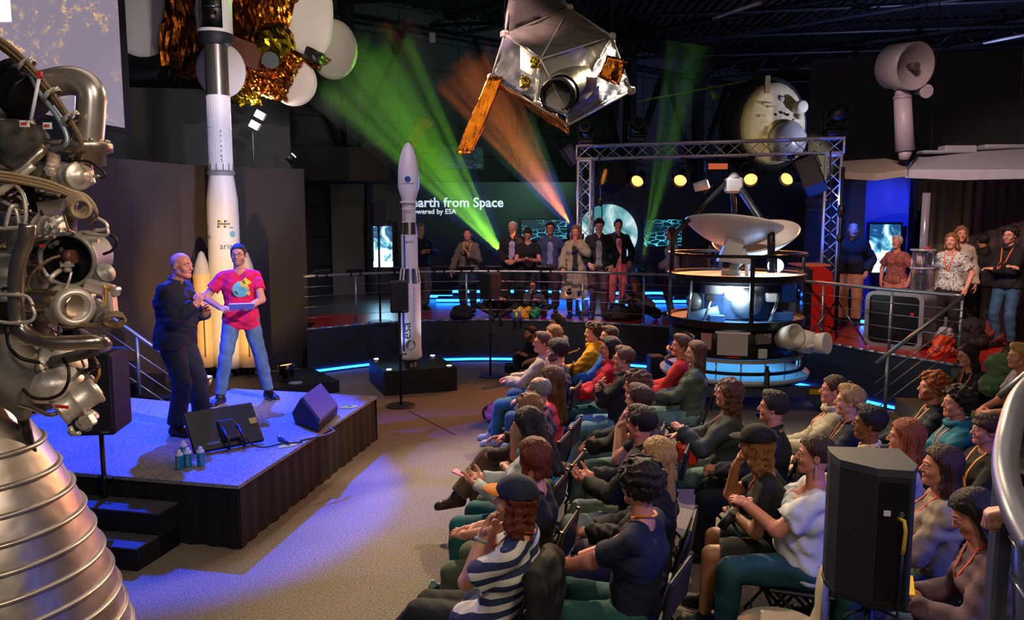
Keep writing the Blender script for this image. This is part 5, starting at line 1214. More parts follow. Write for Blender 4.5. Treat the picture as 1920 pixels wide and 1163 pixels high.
# ------------------------------------------------------------------ suspended craft
GOLD = mat('gold_foil', '#b8671c', .22, 1, noise=.55, nscale=3, bump=1.0, bscale=9)
GOLD2 = mat('yellow_foil', '#b89a18', .22, 1, noise=.5, nscale=4, bump=1.0, bscale=12)
DISC = mat('reflector_white', '#c9c4c6', .5)
DISCW = mat('reflector_bright', '#ddd6cd', .45)
def crumple(verts, faces, sub=4, amp=.05, seed=1):
    import bmesh
    bm = bmesh.new(); vs = [bm.verts.new(v) for v in verts]
    for f in faces: bm.faces.new([vs[i] for i in f])
    bmesh.ops.triangulate(bm, faces=bm.faces[:]); r = random.Random(seed)
    for k_ in range(sub):
        bmesh.ops.subdivide_edges(bm, edges=bm.edges[:], cuts=1, use_grid_fill=True)
        bmesh.ops.triangulate(bm, faces=bm.faces[:]); bm.normal_update()
        a = amp/(1.7**k_)
        for v in bm.verts: v.co += v.normal*r.uniform(-a, a)+Vector((r.uniform(-a, a), r.uniform(-a, a), r.uniform(-a, a)))*.4
    V = [tuple(v.co) for v in bm.verts]; bm.verts.index_update(); F = [tuple(v.index for v in f.verts) for f in bm.faces]; bm.free(); return V, F
def boxvf(c, d, M=None):
    b = MB(); b.box(c, d, M=M); return b.v, b.f
# golden satellite with white reflectors
GSY = 14.0; gc = at(460, 70, GSY); gs = thing('foil_satellite', 'suspended satellite wrapped in golden foil with white round reflectors', 'satellite', gc)
def gl(px, py, dy=0): p = at(px, py, GSY+dy)-gc; return Vector(p)
def foil(name, px, py, w, h, d, rot, m, seed, amp=.06, dy=0, sub=4):
    c = gl(px, py, dy); M = Matrix.Rotation(rot, 3, 'Y'); b = MB(); b.box((0, 0, 0), (w, d, h)); V = [tuple(c+M@Vector(v)) for v in b.v]; V, F = crumple(V, b.f, sub, amp, seed); return mkobj(name, V, F, m, None, False, gs)
foil('body', 480, 60, 1.35, 1.6, 1.0, .35, GOLD, 3, .08, 0, 5); foil('foil_panel', 360, 30, .75, 1.9, .6, .15, GOLD, 5, .08, .2); foil('foil_panel', 500, 125, 1.1, .75, .7, .5, GOLD, 8, .08, -.2, 5)
foil('foil_box', 463, 177, .42, .26, .4, .1, GOLD2, 9, .05, -.2); foil('foil_box', 565, 95, .8, .22, .3, .55, GOLD, 10, .04, -.1); foil('instrument_box', 590, 105, .3, .18, .25, .4, mat('box_dark', '#1c1a1a', .4), 12, .02, -.35, 2)
foil('foil_panel', 325, 70, .22, 1.4, .3, .2, mat('dark_foil', '#2a2018', .3, .8, bump=.8, bscale=12), 14, .06, .3)
c = gl(515, 80, -.5); mb = MB(); mb.sphere(tuple(c), .32, 32); V = []; rr_ = random.Random(4)
for v in mb.v: q = (Vector(v)-c); V.append(tuple(c+q*(1+rr_.uniform(-.07, .07))))
mkobj('foil_sphere', V, mb.f, GOLD2, None, False, gs)
c = gl(507, 113, -.75); MB().cyl(c+Vector((0, .1, 0)), c+Vector((.03, -.12, -.02)), .12, .13, 24).build('sensor', [mat('sensor_grey', '#5a6060', .35, .6)], gs)
c = gl(452, 98, -.55); MB().box(tuple(c), (.75, .3, .38), M=Matrix.Rotation(.35, 3, 'Y')).build('side_panel', [mat('copper_panel', '#6a4438', .5, .3)], gs)
def refl(px, py, rx, ry, nrm, dy, m, name='reflector', par=gs):
    c = gl(px, py, dy); mb = MB(); prof = [(r_, .12*r_*r_) for r_ in np.linspace(0, 1, 8)]; prof = prof+[(r_, .12*r_*r_+.02) for r_ in np.linspace(1, 0, 8)]
    d = Vector(nrm).normalized(); M = (-d).to_track_quat('Z', 'Y').to_matrix() @ Matrix.Diagonal((rx, ry, 1*rx)); mb.lathe(prof, c, 48, M=M); return mb.build(name, [m], par)
K = FP/GSY
refl(262, 36, 62/K, 66/K, (.05, -1, 0), .2, DISC); refl(412, 132, 43/K, 46/K, (0, -1, -.1), -.85, DISC); refl(549, 153, 42/K, 43/K, (.05, -1, -.1), -.2, DISCW)
refl(625, 93, 45/K, 54/K, (.3, -1, -.2), .3, mat('reflector_tan', '#a89f9b', .5)); refl(388, 20, 24/K, 34/K, (0, -1, 0), -.2, DISC)
# the big egg shaped reflector
c = gl(557, 12, -.4); mb = MB(); prof = [(r_, .15*r_*r_) for r_ in np.linspace(0, 1, 10)]; prof += [(a, b+.03) for a, b in reversed(prof)]
mb.lathe(prof, (0, 0, 0), 64, M=Matrix.Identity(3)); V = []
Mx = Vector((0, 1, .0)).to_track_quat('Z', 'Y').to_matrix()
for v in mb.v:
    x, y, z = v[0]*.60, v[1]*.86, v[2]*.5; x *= 1-.30*(y/.86)   # one end narrower
    q = Matrix.Rotation(-.42, 3, 'Y') @ Vector((x, z-.05, -y)); V.append(tuple(c+q))
mkobj('big_reflector', V, mb.f, [DISCW], None, True, gs)
for q in ((420, 60), (540, 60)): p = gl(*q); MB().cyl(p, p+Vector((0, 0, 3.2)), .008, n=5).build('suspension_wire', [STEEL], gs)
spot('gold_spot', (-1.5, 8.5, 5.0), tuple(gc), (1, .85, .7), 420, 40, .5, .1)
# wall spots with warm pools
for i, (px, py, dr, lb, pw) in enumerate(((478, 235, (.5, -.6, .5), 'pair of glaring white floodlights beside the tall rocket', 26),)):
    p = at(px, py, 14.0); t = thing('floodlight', lb, 'floodlight', p); 
    for dx, dz in ((.0, .0), (.10, .17)): m_ = Matrix.Rotation(.5, 3, 'Y'); MB().box((dx, 0, dz), (.16, .10, .12), M=m_).build('housing', [mat('flood_white', '#c9c9c9', .4)], t); MB().box((dx+.01, -.055, dz), (.13, .01, .09), M=m_).build('lens', [glow((1, .93, .78), 18)], t)
    MB().cyl((-.05, .02, -2.0), (-.05, .02, .1), .018, n=8).build('pole', [STEEL], t)
    l = bpy.data.lights.new('flood_glow', 'POINT'); l.energy = pw; l.color = (1, .9, .75); l.shadow_soft_size = .1; o = bpy.data.objects.new('flood_glow', l); COL.objects.link(o); o.location = p+Vector((.1, -.25, .1))
p = at(546, 305, 14.2); t = thing('spotlight', 'small spotlight on top of the dark column wall', 'spotlight', p); t.location.z = at(546, 303, 14.2).z; MB().cyl((0, 0, -.22), (0, 0, 0), .02, n=8).build('bracket', [LB], t); MB().cyl((.04, 0, .10), (-.05, -.03, 0), .06, .075, 14).build('housing', [LB], t); MB().cyl((.045, 0, .105), (.05, 0, .11), .05, n=14).build('lens', [glow((1, .97, .9), 5)], t)
# ------------------------------------------------------------------ suspended telescope craft with foil sides
def P3(px, py, Y): return at(px, py, Y)
g_, e_, a_, c_, f_, d_, b_ = P3(1065, 235, 9.6), P3(922, 146, 10.4), P3(946, 65, 10.8), P3(1147, 69, 11.3), P3(1183, 170, 10.9), P3(1062, 212, 9.8), P3(1068, 15, 12.2)
o0 = (g_+c_)/2; hs_ = thing('open_satellite', 'suspended boxy satellite with silver foil sides, clear panels and an orange boom', 'satellite', o0)
q = lambda v: Vector(v)-o0
mid = P3(1000, 100, 10.2)
SILF = mat('silver_foil', '#9b9eb2', .2, .75, noise=.25, nscale=4, bump=1.0, bscale=7)
CLR = mat('clear_film', '#a9a49a', .25, .1, alpha=.45, bump=.6, bscale=8); FRM = mat('truss_white', '#8f8a80', .5)
def panel(name, pts, m, amp=.02, seed=1, sub=4, th=.02):
    P = [q(p) for p in pts]; n = (P[1]-P[0]).cross(P[2]-P[1]).normalized()*th; V = [tuple(p) for p in P]+[tuple(p+n) for p in P]; k = len(P)
    F = [tuple(range(k)), tuple(reversed(range(k, 2*k)))]+[(i, k+i, k+(i+1) % k, (i+1) % k) for i in range(k)]
    V, F = crumple(V, F, sub, amp, seed); return mkobj(name, V, F, m, None, True, hs_)
cb_ = c_+(g_-d_)*0; bk1 = a_+(Vector((.35, 1.5, .5))); top1 = P3(962, -40, 11.6); top2 = P3(1008, -60, 12.2)
panel('side_foil', [c_, f_, g_+Vector((0, .02, .02)), d_], SILF, .03, 3, 4)
m1 = P3(1013, 112, 10.2); m2 = P3(1008, 190, 9.95)
panel('front_foil', [a_, m1, m2, e_], SILF, .02, 5, 4)
panel('white_frame_panel', [a_.lerp(m1, .45)+Vector((0, -.03, 0)), m1+Vector((0, -.03, 0)), m1.lerp(m2, .5)+Vector((0, -.03, 0)), a_.lerp(e_, .5).lerp(m1.lerp(m2, .5), .55)+Vector((0, -.03, 0))], mat('panel_white', '#c5c0c2', .5), .0, 5, 1)
for i, (px, py) in enumerate(((1004, 118), (985, 153))): p = q(P3(px, py, 10.0)); V, F = crumple(*boxvf(tuple(p), (.10, .08, .10)), 3, .02, i); mkobj('thruster_block', V, F, GOLD2, None, True, hs_)
panel('clear_cover', [m1, c_.lerp(b_, .0), d_, m2], CLR, .03, 9, 4)
panel('inner_foil', [m1+Vector((.05, .8, .05)), c_+Vector((-.1, .5, 0)), d_+Vector((-.05, .5, 0)), m2+Vector((0, .7, 0))], mat('inner_silver', '#8f8a80', .3, .9, noise=.4, nscale=3, bump=1, bscale=6), .06, 12, 4)
panel('upper_cover', [a_, b_, c_, m1], mat('upper_film', '#6d6860', .35, .3, noise=.3, nscale=4, bump=.8, bscale=8), .03, 14, 4)
panel('back_cover', [a_, top1, top2, b_], mat('back_dark', '#4c4845', .5, .2), .02, 15, 3)
panel('back_side', [a_+Vector((-.02, .4, .2)), P3(975, -40, 12.4), top1, a_], mat('back_dark2', '#5d564e', .5), .01, 16, 2)
tube_c = q(P3(1048, 178, 9.9)); dv = Vector((-.35, -1, -.25)).normalized(); Mx = dv.to_track_quat('Z', 'Y').to_matrix()
MB().lathe([(.19, -.5), (.21, .0), (.21, .10), (.17, .10), (.16, -.4), (0, -.4)], tube_c, 32, M=Mx).build('telescope_tube', [mat('tube_black', '#08080a', .4)], hs_)
MB().lathe([(.30, -.9), (.28, -.3), (.23, -.1)], tube_c, 28, M=Mx).build('telescope_barrel', [mat('inner_silver', '#8f8a80', .3, .9, noise=.4, nscale=3, bump=1, bscale=6)], hs_)
bm1 = P3(930, 146, 10.3); bm2 = P3(870, 287, 10.0); d = (bm2-bm1); uu, ww = perp(d.normalized())
P_ = [bm1-o0+Vector((x, 0, 0))+Vector((0, y, 0)) for x, y in ((-.09, -.05), (.09, -.05), (.09, .07), (-.09, .07))]; V = [tuple(p) for p in P_]+[tuple(p+d) for p in P_]
V, F = crumple(V, [(3, 2, 1, 0), (4, 5, 6, 7), (0, 1, 5, 4), (1, 2, 6, 5), (2, 3, 7, 6), (3, 0, 4, 7)], 4, .012, 3); mkobj('boom', V, F, mat('orange_foil', '#d07818', .25, .9, noise=.5, nscale=6, bump=1, bscale=14), None, True, hs_)
r_ = [(a_, e_), (e_, g_), (g_, f_), (f_, c_), (c_, d_), (d_, g_), (a_, m1), (m1, c_), (m1, m2), (b_, c_), (a_, b_), (m2, d_), (m1, d_), (b_, m1), (a_, top1), (top2, b_)]
for a, b in r_: MB().cyl(q(a), q(b), .014, n=8).build('frame_bar', [FRM], hs_)
for p in (a_, c_, f_, e_, b_): mb = MB(); mb.box(tuple(q(p)), (.10, .10, .10), .5, bev=.02); mb.build('corner_joint', [FRM], hs_)
pp = c_.lerp(f_, .35).lerp(d_, .15)+Vector((0, -.06, 0)); V, F = crumple(*boxvf((0, 0, 0), (.28, .05, .28)), 3, .02, 8); V = [tuple(Matrix.Rotation(.35, 3, 'Y')@Vector(v)+q(P3(1149, 131, 10.55))) for v in V]; mkobj('orange_patch', V, F, GOLD, None, True, hs_)
panel('lower_skirt', [e_, g_, g_+Vector((0, .02, -.10)), e_+Vector((0, 0, -.06))], mat('foil_orange', '#b06a38', .25, .9, bump=1, bscale=9), .015, 31, 4)
for p in (a_, c_): MB().cyl(q(p), q(p)+Vector((0, 0, 2.6)), .007, n=5).build('suspension_wire', [STEEL], hs_)
spot('foil_white', (-1.2, 7.2, 5.0), tuple(o0+Vector((-.3, 0, 0))), (1, .95, .88), 60, 26, .5, .08); spot('foil_orange', (-.6, 8.6, .9), tuple(P3(905, 210, 10.2)), (1, .42, .08), 260, 14, .6, .05)
spot('foil_purple', (3.4, 7.5, 1.6), tuple(P3(1120, 185, 10.4)), (.22, .16, 1), 900, 15, .6, .05)
# ------------------------------------------------------------------ crew hatch dome on the far wall
DY = 19.5; dc = at(1452, 236, DY); hd = thing('hatch_module', 'cream domed hatch section of a spacecraft mounted high behind the truss', 'spacecraft section', dc)
nn = Vector((.18, -1, .0)).normalized(); Mx = nn.to_track_quat('Z', 'Y').to_matrix(); CRF = mat('cream_fabric', '#c9bb8c', .6, noise=.15, nscale=4, bump=.8, bscale=6)
K = FP/DY
prof = [(0, .20), (.35, .18), (.62, .10), (.78, .02), (.80, -.06), (.80, -.3), (.84, -.32)]
mb = MB(); mb.lathe(prof, (0, 0, 0), 64, M=Matrix.Identity(3)); rr_ = random.Random(3); V = []
for v in mb.v:
    x, y, z = v; y2 = y*1.28 if y > 0 else y*1.15; V.append(tuple(Mx @ Vector((x*1.0, y2, z+rr_.uniform(-.012, .012)))))
mkobj('bulkhead', V, mb.f, [CRF], None, True, hd)
mb = MB(); mb.lathe([(.82, -.10), (.92, -.14), (1.0, -.55), (.98, -.95), (.7, -.95)], (0, 0, 0), 56, M=Matrix.Identity(3)); V = [tuple(Mx @ Vector((v[0], v[1]*(1.26 if v[1] > 0 else 1.15), v[2]))) for v in mb.v]; mkobj('outer_shell', V, mb.f, [mat('shell_dark', '#23211d', .7)], None, True, hd)
def dl(px, py, dz=.22): p = at(px, py, DY)-dc; return Vector((p.x, 0, p.z))+nn*dz
mb = MB(); mb.lathe([(.44, -.05), (.44, .20), (.36, .24), (.34, .30), (.0, .34)], dl(1468, 265, .1), 36, M=Mx); mb.build('hatch', [mat('hatch_silver', '#c9c8bb', .35, .3)], hd)
MB().lathe([(.45, .05), (.48, .05), (.48, .12), (.45, .12)], dl(1468, 265, .1), 36, M=Mx).build('hatch_ring', [mat('ring_cream', '#8c7f5c', .5)], hd)
for i, (px, py, r, L) in enumerate(((1492, 203, .15, .25), (1460, 187, .07, .1), (1415, 243, .09, .08), (1494, 220, .06, .1), (1484, 228, .05, .08), (1515, 262, .12, .2))): MB().lathe([(r*.8, 0), (r, .02), (r, L), (r*.6, L+.02), (0, L+.02)], dl(px, py, .05), 20, M=Mx).build('port', [mat('port_cream', '#d2c8a4' if i % 2 == 0 else '#a39a80', .5)], hd)
for i, (px, py, w, h) in enumerate(((1428, 243, .12, .32), (1424, 220, .26, .05), (1431, 197, .26, .05), (1499, 258, .10, .16), (1438, 203, .2, .04))): mb = MB(); mb.box(tuple(dl(px, py, .20)), (w, .08, h), .18, bev=.01); mb.build('fitting', [mat('fit_cream', '#a59b7c', .6)], hd)
for px, py in ((1446, 217), (1457, 213), (1469, 217), (1485, 243)): mb = MB(); mb.cyl(dl(px, py, .16), dl(px, py, .22), .03, n=10); mb.build('sensor', [mat('lens_dark', '#151515', .2)], hd)
mb = MB(); p = at(1436, 160, DY)-dc; mb.box((p.x, -.1, p.z-.0), (.13, .08, .42), bev=.01); mb.build('top_bracket', [mat('bracket_brown', '#8a6f45', .6)], hd)
spot('dome_spot', (5.6, 13, 2.7), tuple(dc), (1, .82, .45), 1100, 16, .5, .1)
# ------------------------------------------------------------------ white mast with drum head, and the wing
MY = 12.2; LIL = mat('craft_lilac', '#918b9a', .45, noise=.05)
mp_ = at(1700, 300, MY); ms = thing('instrument_mast', 'white suspended mast with a round drum head and small side antenna', 'mast', mp_)
def ml(px, py, dy=0): return at(px, py, MY+dy)-mp_
K = FP/MY
mb = MB(); mb.cyl(ml(1697, 283), ml(1692, 180), 16.5/K, 15/K, 24); mb.cyl(ml(1692, 180), ml(1690, 168), 15/K, 10/K, 24); mb.cyl(ml(1697, 283), ml(1695, 300), 13/K, 8/K, 20); mb.build('mast_tube', [LIL], ms)
mb = MB(); mb.lathe([(15.8/K, 0), (16.5/K, .02), (15.8/K, .04)], ml(1692, 186), 24); mb.build('band', [mat('band_grey', '#7d7886', .4)], ms)
da = ml(1672, 125, .25); db = ml(1717, 124, -.25); d = (db-da).normalized(); Mx = d.to_track_quat('Z', 'Y').to_matrix()
MB().lathe([(0, 0), (38/K, 0), (40/K, .02), (42/K, (db-da).length), (39.5/K, (db-da).length), (30/K, (db-da).length-.10), (0, (db-da).length-.16)], da, 48, M=Mx @ Matrix.Diagonal((.95, 1.0, 1))).build('drum_head', [mat('drum_white', '#8b868e', .4)], ms)
c = db-d*.14; mb = MB(); mb.cyl(c, c+d*.16, .04, .06, 14, m=0); mb.build('feed_horn', [mat('horn_dark', '#4a463c', .5)], ms)
MB().cyl(ml(1690, 168), ml(1690, 160), 13/K, n=16).build('neck', [LIL], ms)
c = ml(1716, 172); mb = MB(); mb.cyl(c, ml(1735, 171, -.1), .05, n=12); mb.cyl(ml(1735, 171, -.1), ml(1738, 171, -.14), .10, .10, 20); mb.build('side_antenna', [LIL], ms)
for px in (1707, 1733): MB().cyl(ml(px, 90), ml(px, 90)+Vector((0, 0, 2.2)), .006, n=5).build('suspension_wire', [STEEL], ms)
wg = thing('wing_module', 'long pale wing-like solar module reaching out of the picture on the right', 'spacecraft section', at(1760, 300, 12.4)); w0_ = Vector(wg.location)
def wl(px, py, Y): return at(px, py, Y)-w0_
def slab(name, A, B, th, m, par):     # A,B lists of points (front edge, back edge)
    P = A+list(reversed(B)); mb = MB(); mb.prism([tuple(p) for p in P], (0, 0, -th)); return mb.build(name, [m], par)
slab('wing', [wl(1698, 318, 11.9), wl(1800, 322, 11.6), wl(1960, 318, 11.2)], [wl(1722, 292, 12.9), wl(1800, 286, 12.7), wl(1960, 277, 12.4)], .12, mat('wing_pale', '#858997', .45, noise=.06), wg)
slab('inner_wing', [wl(1578, 322, 12.0), wl(1640, 326, 12.0), wl(1700, 318, 11.9)], [wl(1580, 302, 13.2), wl(1660, 297, 13.0), wl(1700, 305, 12.9)], .10, mat('wing_beige', '#7d766c', .55), wg)
mb = MB()
for px, py, w, h in ((1795, 281, .5, .12), (1745, 286, .35, .05), (1900, 276, 1.0, .07)): mb.box(tuple(wl(px, py, 12.7)), (w, .25, h), bev=.02)
mb.build('surface_box', [mat('wing_pale', '#858997', .45, noise=.06)], wg)
for i in range(3): MB().cyl(wl(1700+95*i, 318, 11.75), wl(1722+90*i, 288, 12.8), .01, n=5).build('seam', [mat('seam_dark', '#50525c')], wg)
for px in (1745, 1906): MB().cyl(wl(px, 290, 12.6), wl(px, 290, 12.6)+Vector((0, 0, 3.2)), .008, n=5).build('suspension_wire', [STEEL], wg)
# ceiling lamps far away
for i, (px, py, c) in enumerate(((1752, 140, (1, .6, .4)), (1764, 177, (1, .7, .5)), (1833, 175, (1, .6, .4)), (1860, 108, (.7, .85, 1)), (1888, 109, (1, .8, .5)))):
    p = at(px, py, 20); t = thing('ceiling_lamp', ['small warm ceiling lamp nearest the drum head', 'small warm ceiling lamp below and left', 'small warm ceiling lamp right of the mast antenna', 'small bluish white ceiling lamp', 'small yellowish ceiling lamp at far right'][i], 'ceiling lamp', p, 0, 'small lamps under the far ceiling'); MB().cyl((0, 0, .04), (0, 0, .18), .05, n=10).build('housing', [LB], t); MB().sphere((0, 0, 0), .045, 10).build('bulb', [glow(c, 22)], t)
# light fittings (unlit strips) under the ceiling
for i, (x0, y0, x1, y1) in enumerate(((1338, 34, 1426, 5), (1520, 148, 1588, 134), (1845, 80, 1925, 64), (1780, 146, 1860, 132), (1636, 172, 1700, 160), (1900, 170, 1960, 160))):
    k_ = [15, 21, 17, 20, 21, 20][i]; a = at(x0, y0, k_+1.2); b = at(x1, y1, k_); tag(MB().cyl(a, b, .035, n=8).build('strip_lamp', [mat('strip_white', '#9a9aa8', .5)]), ['unlit strip lamp near the top left of the ceiling', 'unlit strip lamp behind the mast, centre', 'long unlit strip lamp at the upper right edge', 'unlit strip lamp right of the drum head', 'short unlit strip lamp behind the mast tube', 'unlit strip lamp at the far right edge'][i], 'strip lamp', 'strip lamps under the ceiling')
# ceiling sensor box on wall
tag(MB().box(tuple(at(811, 71, 17.2)), (.13, .08, .20), bev=.01).build('wall_box', [mat('box_white', '#a8acb4', .5)]), 'small white box high on the dark back wall', 'box')
# spiky orange lit net figure high on the back wall
o = at(782, 250, 17.5); V, F = crumple([(-.3, 0, -.35), (.0, -.05, -.25), (.15, 0, .1), (.35, 0, .2), (.1, .05, .35), (-.1, 0, .05)], [(0, 1, 2, 3, 4, 5)], 4, .07, 6)
t = mkobj('wire_sculpture', V, F, [mat('sculpture_orange', '#b0602c', .5)], None, False); t.location = o; t.modifiers.new('w', 'WIREFRAME').thickness = .02; tag(t, 'small ragged model lit orange, hanging above the slim rocket', 'model')
spot('orange_model', (1.0, 14.5, 1.2), tuple(o), (1, .4, .1), 900, 9, .4, .05)
# ------------------------------------------------------------------ projection screen top left
def scr(nt, b):
    tc = nt.nodes.new('ShaderNodeTexCoord'); v = nt.nodes.new('ShaderNodeTexNoise'); v.inputs['Scale'].default_value = 8; v.inputs['Detail'].default_value = 9; v.inputs['Roughness'].default_value = .75; n = nt.nodes.new('ShaderNodeTexNoise'); n.inputs['Scale'].default_value = 1.5; n.inputs['Detail'].default_value = 5
    nt.links.new(tc.outputs['Object'], v.inputs['Vector']); nt.links.new(tc.outputs['Object'], n.inputs['Vector'])
    r = nt.nodes.new('ShaderNodeValToRGB'); r.color_ramp.elements[0].position = .53; r.color_ramp.elements[1].position = .64
    r2 = nt.nodes.new('ShaderNodeValToRGB'); r2.color_ramp.elements[0].position = .46; r2.color_ramp.elements[1].position = .60
    m1_ = nt.nodes.new('ShaderNodeMixRGB'); m1_.blend_type = 'MULTIPLY'; m1_.inputs[0].default_value = 1; nt.links.new(v.outputs['Fac'], r.inputs[0]); nt.links.new(n.outputs['Fac'], r2.inputs[0]); nt.links.new(r.outputs[0], m1_.inputs[1]); nt.links.new(r2.outputs[0], m1_.inputs[2])
    mx = nt.nodes.new('ShaderNodeMixRGB'); mx.inputs[1].default_value = (.215, .18, .235, 1); mx.inputs[2].default_value = (1.0, .60, .14, 1); nt.links.new(m1_.outputs[0], mx.inputs[0]); nt.links.new(mx.outputs[0], b.inputs['Emission Color']); b.inputs['Emission Strength'].default_value = .85; b.inputs['Base Color'].default_value = (.1, .1, .1, 1)
a = at(-40, -40, 9.0); b = at(234, 240, 10.4); a2 = at(-40, 205, 9.0); b2 = at(234, -30, 10.4)
sc_ = thing('projection_screen', 'large projection screen at the top left showing golden city lights', 'screen', Vector((b.x, b.y, b.z)))
P = [Vector(p)-sc_.location for p in ((a.x, a.y, a2.z+.05), (b.x, b.y, b.z), (b.x, b.y, b2.z), (a.x, a.y, b2.z+.2))]
MB().prism([tuple(p) for p in P], (-.01, .03, 0)).build('projection', [nodemat('city_lights', scr, .6)], sc_)
mb = MB(); dd_ = (P[1]-P[0]).normalized(); 
mb.prism([tuple(P[1]+Vector((0, 0, -.06))), tuple(P[1]+dd_*.09+Vector((0, 0, -.06))), tuple(P[2]+dd_*.09), tuple(P[2])], (-.02, .06, 0)); mb.prism([tuple(P[0]+Vector((0, 0, -.06))), tuple(P[1]+Vector((0, 0, -.06))), tuple(P[1]), tuple(P[0])], (-.02, .06, 0)); mb.build('frame', [mat('screen_frame', '#111218', .6)], sc_)
tag(MB().box(tuple(at(8, 20, 8.6)), (.12, .03, .22)).build('bright_panel', [glow((.75, .85, 1), 1.1)]), 'small bright white panel at the top left corner', 'panel')
# haze beams
def beam(label, o_, tgt, col, power, half, L, dens=.16, gobo=None):
    o_ = Vector(o_); d = (Vector(tgt)-o_).normalized(); M = d.to_track_quat('Z', 'Y').to_matrix(); r = L*math.tan(R(half))
    m = bpy.data.materials.new('haze'); m.use_nodes = True; nt = m.node_tree; nt.nodes.remove(nt.nodes['Principled BSDF']); v = nt.nodes.new('ShaderNodeVolumeScatter'); v.inputs['Density'].default_value = dens; v.inputs['Anisotropy'].default_value = .2
    nt.links.new(v.outputs[0], nt.nodes['Material Output'].inputs['Volume'])
    t = MB().lathe([(0, .02), (.05, .02), (r, L), (0, L)], (0, 0, 0), 32, M=M).build('haze_beam', [m], None, tuple(o_)); tag(t, label, 'light beam', kind='stuff')
    spot('beam_spot', o_+d*.34, o_+d*2, col, power, half*2*.96, .25, .02, gobo)
    moving_head(o_-Vector((0, 0, .33)), d, label.replace('beam of haze', 'moving head lamp')[:60], .9)
beam('green beam of haze left of the platform crowd', at(958, 498, 17.2), at(735, 190, 14.5), (.30, 1, .03), 3800, 12, 5.5, .13, (26, .35, .25))
beam('orange beam of haze in the middle', at(1082, 440, 18.0), at(925, 200, 16.2), (1, .22, .03), 4200, 11, 4.6, .12, (26, .35, .25))
beam('green beam of haze beside the Earth picture', at(1199, 512, 17.4), at(1262, 225, 16.6), (.30, 1, .03), 1500, 7, 4.8, .12, (22, .35, .25))
# ------------------------------------------------------------------ rocket engine in the left foreground
NY = 2.9; ec = at(-60, 1000, NY); ec.z = 0
eng = thing('rocket_engine', 'large rocket engine with ribbed metal bell and tangled pipes, left foreground', 'rocket engine', ec)
EM1 = mat('engine_metal', '#b3a292', .34, .9, noise=.18, nscale=5); EM2 = mat('engine_dark', '#4a4642', .42, .85, noise=.25, nscale=6); EM3 = mat('engine_pale', '#cfc6ba', .42, .6, noise=.12, nscale=9, bump=.3, bscale=30)
EBR = mat('cable_brown', '#6d5a40', .6, bump=.5, bscale=90); EBK = plastic('#15140f'); EGR = mat('engine_grey', '#7f7d7a', .5, .5, noise=.2, nscale=8, bump=.3, bscale=20)
def bellmat(nt, b):
    b.inputs['Metallic'].default_value = .92; b.inputs['Base Color'].default_value = (.52, .43, .35, 1); tc = nt.nodes.new('ShaderNodeTexCoord')
    n = nt.nodes.new('ShaderNodeTexNoise'); n.inputs['Scale'].default_value = 3; n.inputs['Detail'].default_value = 6; nt.links.new(tc.outputs['Object'], n.inputs['Vector'])
    r = nt.nodes.new('ShaderNodeValToRGB'); r.color_ramp.elements[0].color = (.33, .29, .26, 1); r.color_ramp.elements[1].color = (.60, .54, .49, 1); r.color_ramp.elements[0].position = .35; r.color_ramp.elements[1].position = .65
    nt.links.new(n.outputs['Fac'], r.inputs[0]); nt.links.new(r.outputs[0], b.inputs['Base Color']); m_ = nt.nodes.new('ShaderNodeMapRange'); m_.inputs['To Min'].default_value = .26; m_.inputs['To Max'].default_value = .52; nt.links.new(n.outputs['Fac'], m_.inputs[0]); nt.links.new(m_.outputs[0], b.inputs['Roughness'])
    n2 = nt.nodes.new('ShaderNodeTexNoise'); n2.inputs['Scale'].default_value = 7; nt.links.new(tc.outputs['Object'], n2.inputs['Vector']); bp = nt.nodes.new('ShaderNodeBump'); bp.inputs['Strength'].default_value = .35; bp.inputs['Distance'].default_value = .02; nt.links.new(n2.outputs['Fac'], bp.inputs['Height']); nt.links.new(bp.outputs[0], b.inputs['Normal'])
BELLM = nodemat('bell_metal', bellmat)
bz = [(.165, 1.98), (.21, 1.90), (.268, 1.80), (.315, 1.70), (.36, 1.60), (.398, 1.50), (.430, 1.40), (.460, 1.30), (.490, 1.20), (.515, 1.10), (.54, 1.0), (.58, .8), (.61, .55), (.63, .35)]
bell = MB().lathe(list(reversed(bz)), n=96).build('nozzle_bell', [BELLM], eng)
for z in (1.80, 1.70, 1.61, 1.52, 1.43, 1.34, 1.25, 1.17, 1.09, 1.01, .93, .85):
    r = np.interp(z, [b for a, b in bz][::-1], [a for a, b in bz][::-1]); mb = MB(); mb.lathe([(r-.004, z-.012), (r+.010, z-.008), (r+.013, z), (r+.010, z+.006), (r-.004, z+.009)], n=96); mb.build('hoop', [BELLM], bell)
MB().lathe([(.8, 0), (.8, .3), (.70, .36), (0, .36)], n=48).build('display_base', [plastic('#141416')], eng)
def E(px, py, dy=0.): return at(px, py, NY+dy)-ec
def pipe(pts, r, m=EM1, name='pipe', n=14, sm=5): P = spline([tuple(E(*p)) for p in pts], sm); return MB().tube(P, r, n).build(name, [m], eng)
